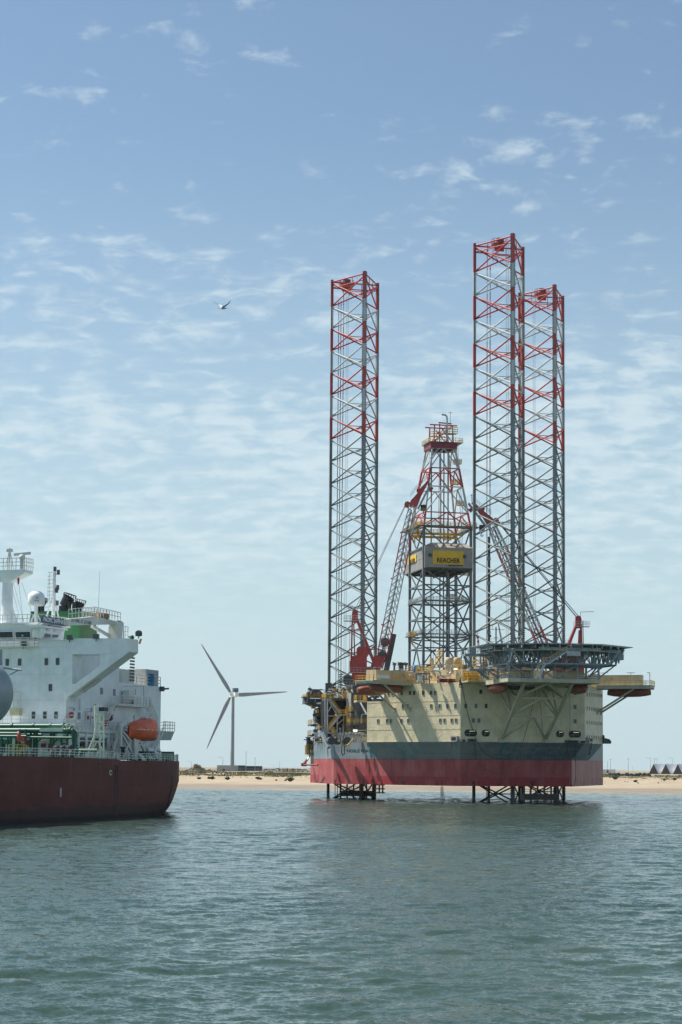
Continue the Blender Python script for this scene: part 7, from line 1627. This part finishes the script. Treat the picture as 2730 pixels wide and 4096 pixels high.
# ------------------------------------------------------------------ main deck gear
def deck_gear():
    f = lambda x, y, d: SG.at(*s2(x, y), 1, d); mb = MB(); zD = 9.2
    g6 = lambda x, y, d: SG.at(x*.2551, 2850+y*.2551, 1, d)
    def run(pts, r, d): mb.path([g6(x, y, d) for x, y in pts], r, 0, 14); 
    run([(-300, 218), (1020, 218), (1080, 226), (1115, 250)], .46, 36.5)
    run([(-300, 285), (1110, 285)], .44, 34); el = [g6(1110, 285, 34)]
    run([(1110, 285), (1150, 295), (1172, 330), (1174, 370), (1174, 640)], .44, 34)
    run([(-300, 330), (290, 332)], .28, 33); run([(300, 345), (660, 355)], .3, 36); run([(-300, 372), (420, 376)], .24, 32); run([(440, 390), (1130, 398)], .2, 33)
    run([(1240, 592), (1530, 592)], .25, 33); run([(-300, 372), (-300, 600)], .3, 33)
    for x, y, d, r in ((200, 218, 36.5, .6), (540, 218, 36.5, .56), (805, 218, 36.5, .56), (1005, 218, 36.5, .62), (1105, 285, 34, .58), (300, 335, 33, .42)): p = g6(x, y, d); mb.tube(p+V((-.12, 0, 0)), p+V((.12, 0, 0)), r, 0, 16)
    for y in (360, 515): p = g6(1174, y, 34); mb.tube(p+V((0, 0, -.1)), p+V((0, 0, .1)), .62, 0, 16)
    for x, d in ((265, 35), (545, 35.2), (585, 35.2), (805, 35.2), (850, 35.2), (975, 35), (1065, 35), (130, 33), (30, 33), (410, 33), (490, 34), (318, 33), (175, 33)): p = g6(x, 260 if x > 250 else 400, d); mb.bar((p.x, d, zD), p, .28, .28)
    for x0, x1, d in ((545, 585, 35.2), (805, 850, 35.2), (975, 1065, 35)):
        for y in (320, 405, 490): a, b = g6(x0, y, d), g6(x1, y, d); mb.bar(a, b, .2, .2)
    for (x0, y0), (x1, y1), d in (((585, 470), (645, 415), 35.2), ((850, 470), (905, 420), 35.2), ((980, 360), (1030, 315), 35)): mb.bar(g6(x0, y0, d), g6(x1, y1, d), .18, .18)
    for x0, x1, y0, y1, d in ((40, 105, 430, 500, 33), (-50, 20, 420, 640, 33), (1145, 1270, 600, 690, 33)): a, b = g6(x0, y1, d), g6(x1, y0, d); mb.bx(a.x, b.x, d, d+1.5, a.z, b.z)
    p = g6(1205, 610, 33.5); mb.ball((p.x, p.y, p.z), 1.0, 0, 14, 8, (1.1, 1, .7)); mb.build('cargo_piping', M['green'], ship)
    mb = MB(); mb.bx(-10, HX+2, 37.5, YF-.02, 9, F2(400, 410).z-.05); mb.bx(-10, HX+3.0, 37.3, YF, F2(400, 410).z-.35, F2(400, 410).z); dk = mb.build('forward_trunk', M['white'], ship); z = F2(400, 410).z
    MB().rail([(-10, 37.4, z), (HX+2.9, 37.4, z)], 0, 1.2, 1.6, .04, (.5, 1)).build('railing', M['owhite'], dk)
    q = MB(); 
    for x, y, s_ in ((455, 480, .5), (345, 520, .35), (800, 545, .6), (665, 515, .3), (690, 515, .3)): p = g6(x, y, 37.2); q.box((p.x, 37.35, p.z), (s_*1.6, .25, s_*2))
    build_split(q, 'fire_cabinet', M['legred'], dk); q = MB()
    for pts in (((560, 445), (700, 440), (760, 432), (900, 432), (960, 440), (985, 470), (985, 570)), ((385, 530), (450, 530), (462, 500)), ((600, 480), (600, 520))): q.path([g6(x, y, 37.2) for x, y in pts], .05, 0, 5)
    q.build('wall_cable', M['black'], dk)
    p = g6(300, 385, 31); q = MB(); q.lathe((p.x, p.y, p.z), [(.25, -.6), (.3, -.5), (.3, .5), (.18, .7)], 0, 12); q.bx(p.x, p.x+1.1, p.y-.3, p.y+.3, p.z-.7, p.z); fm = q.build('fire_monitor', M['legred'], ship); q = MB(); q.bar((p.x, p.y, zD), (p.x, p.y, p.z-.5), .3, .3); q.build('monitor_stand', M['green'], fm)
    # black bitts by the rail
    for x in (910, 1003, 1098):
        p = g6(x, 640, 30); q = MB(); q.lathe((p.x, p.y, p.z), [(.62, -1.15), (.78, -.9), (.78, .9), (.62, 1.15)], 0, 16); q.lathe((p.x+.1, p.y-.5, p.z), [(.5, -.45), (.55, 0), (.4, .3)], 1, 12, 'y'); q.build('roller_fairlead', [M['black'], M['dsteel']], ship)
    q = MB()
    for x0, x1 in ((330, 395), (508, 550)): a, b = g6(x0, 685, 27), g6(x1, 590, 27); q.bx(a.x, b.x, 27, 28, a.z, b.z)
    build_split(q, 'deck_box', M['ink'], ship)
    q = MB(); a = g6(135, 660, 26); q.rail([(a.x, 26, zD), (a.x+2.2, 26, zD), (a.x+2.2, 27.5, zD)], 0, 1.9, .8, .06, (.5, 1)); q.build('yellow_barrier', M['yellow'], ship)
    # white crane rest, a lattice tower
    y = 36.0; T = [SG.at(*s2(x, 262), 1, y) for x in (806, 845)]; Bq = [SG.at(*s2(x, 705), 1, y) for x in (725, 880)]; q = MB()
    pts = [((806, 262), (815, 500)), ((812, 500), (725, 705)), ((845, 262), (850, 705)), ((880, 300), (880, 705)), ((830, 330), (775, 705)), ((860, 320), (835, 500))]
    for a, b in pts: q.tube(SG.at(*s2(*a), 1, y), SG.at(*s2(*b), 1, y), .15, 0, 8); q.tube(SG.at(*s2(*a), 1, y+1.6), SG.at(*s2(*b), 1, y+1.6), .13, 0, 8)
    for yy, x0, x1 in ((262, 803, 875), (330, 806, 880), (400, 810, 882), (480, 812, 882), (565, 780, 882), (640, 750, 882)): q.bar(SG.at(*s2(x0, yy), 1, y), SG.at(*s2(x1, yy), 1, y), .24, .24)
    for a, b in (((815, 400), (880, 330)), ((815, 480), (880, 400)), ((850, 560), (880, 500)), ((775, 640), (830, 560)), ((830, 560), (880, 650)), ((770, 580), (800, 650)), ((812, 400), (850, 480))): q.bar(SG.at(*s2(*a), 1, y), SG.at(*s2(*b), 1, y), .18, .18)
    cr_ = q.build('crane_rest', paint('cream_rest_paint', (.80, .79, .62), .45, .06, .1, .1), ship); q = MB(); a, b = SG.at(*s2(846, 308), 1, y-.2), SG.at(*s2(890, 274), 1, y-.2); q.bx(a.x, b.x, y-.5, y+1, a.z, b.z, 0); a, b = SG.at(*s2(836, 318), 1, y-.2), SG.at(*s2(892, 308), 1, y-.2); q.bx(a.x, b.x, y-.5, y+1, a.z, b.z, 1); q.build('rest_saddle', [M['black'], M['owhite']], cr_)
    # pressure tank cut by the left edge
    yt = 6.0; e0 = SG.at(34, 2772, 1, yt); r = 5.1; c = V((e0.x-r*.985, yt, e0.z)); q = MB(); q.lathe((c.x, yt, c.z), [(r, -40), (r, 0)]+[(r*cos(pi/2*k/10), r*sin(pi/2*k/10)) for k in range(1, 11)], 0, 48, 'y')
    tk = q.build('cargo_tank', M['tank'], ship); q = MB(); q.bx(c.x-r*.7, c.x+r*.7, -3, 0, 9, c.z-3); a = SG.at(*s2(8, 150), 1, 2); q.bx(a.x-.3, a.x+.4, -.6, 0, a.z-3.5, a.z); q.build('tank_saddle', M['owhite'], tk)
    q = MB(); q.tube(SG.at(*s1(0, 1103), 1, 11), SG.at(*s1(185, 1123), 1, 11), .14, 0, 8); q.bar(SG.at(*s1(165, 1120), 1, 11), SG.at(*s1(85, 1165), 1, 11), .12, .12); q.tube(SG.at(*s1(4, 950), 1, 11), SG.at(*s1(4, 1085), 1, 11), .3, 0, 10); q.build('tank_vent_boom', M['tank'], tk)
    q = MB(); q.tube(SG.at(*s1(85, 940), 1, 30), SG.at(*s1(158, 1118), 1, 13), .03, 0, 4); q.build('stay_wire', M['cable'], ship)
    # rusty hose tray at the house front
    a, b = SG.at(*s2(82, 338), 1, YF-1), SG.at(*s2(165, 280), 1, YF-1); q = MB(); q.bx(a.x, b.x, YF-1, YF, a.z, b.z); q.build('drip_tray', paint('stained_tray', (.55, .50, .33), .6, .15, .9, .4, 2), ship); q = MB(); a = SG.at(*s2(178, 160), 1, YF-1); q.rail([(a.x-2.6, YF-1, b.z), (a.x, YF-1, b.z)], 0, 2.6, 1.3, .06, (.5, 1)); q.build('tray_frame', M['owhite'], ship)
    # mooring gear on the poop
    F_ = lambda x, y, d=12: SG.at(*s2(x, y), 0, d); q = MB()
    for x, w_ in ((1195, 45), (1235, 30)): a = F_(x, 690, 14); q.tube((12.5, a.y, a.z), (15.5, a.y, a.z), .9, 0, 14); q.bx(12, 16, a.y-1.2, a.y+1.2, 8.9, 9.3)
    a, b = F_(1398, 700, 9), F_(1470, 650, 9); q.tube((8.5, (a.y+b.y)/2, 8.8), (8.5, (a.y+b.y)/2, b.z), 1.4, 0, 16); build_split(q, 'mooring_winch', M['green'], ship)
    q = MB(); a = F_(1305, 645, 14); q.tube((13, a.y-1.2, a.z), (13, a.y+1.0, a.z), .62, 0, 14); a = F_(1350, 680, 13); q.tube((12.5, a.y, a.z-1), (12.5, a.y, a.z+.3), .5, 0, 12); a = F_(1380, 650, 12); q.path([(11.5, a.y, 9), (11.5, a.y, a.z), (11.5, a.y-.5, a.z+.4), (11.5, a.y-1, a.z+.1)], .22, 0, 8); build_split(q, 'liferaft_canister', M['white'], ship)
    q = MB()
    for x in (1230, 1300): a = F_(x, 712, 16); q.add([(16, a.y-.8, 8.9), (16, a.y+.8, 8.9), (15.2, a.y+.6, 10), (15.2, a.y-1, 10)], [(0, 1, 2, 3)])
    build_split(q, 'deck_hatch', M['owhite'], ship)
    q = MB(); a = F_(1043, 640, 18); q.lathe((18, a.y, a.z), [(.3, -1.4), (.3, .3), (.45, .3), (.45, .6)], 0, 10); q.build('air_vent', M['green'], ship)
deck_gear()
# ================================================================== SEA HAZE
def haze():
    m = bpy.data.materials.new('sea_haze'); m.use_nodes = True; t = m.node_tree; t.nodes.clear()
    o = t.nodes.new('ShaderNodeOutputMaterial'); v = t.nodes.new('ShaderNodeVolumePrincipled'); t.links.new(v.outputs[0], o.inputs['Volume'])
    v.inputs['Color'].default_value = (.93, .97, 1.0, 1); v.inputs['Density'].default_value = HAZE; v.inputs['Anisotropy'].default_value = .3
    b = MB().bx(-5400, 5400, -400, 4300, -6, 260).build('haze', m); tag(b, kind='stuff')
HAZE = 0.22e-4
haze()
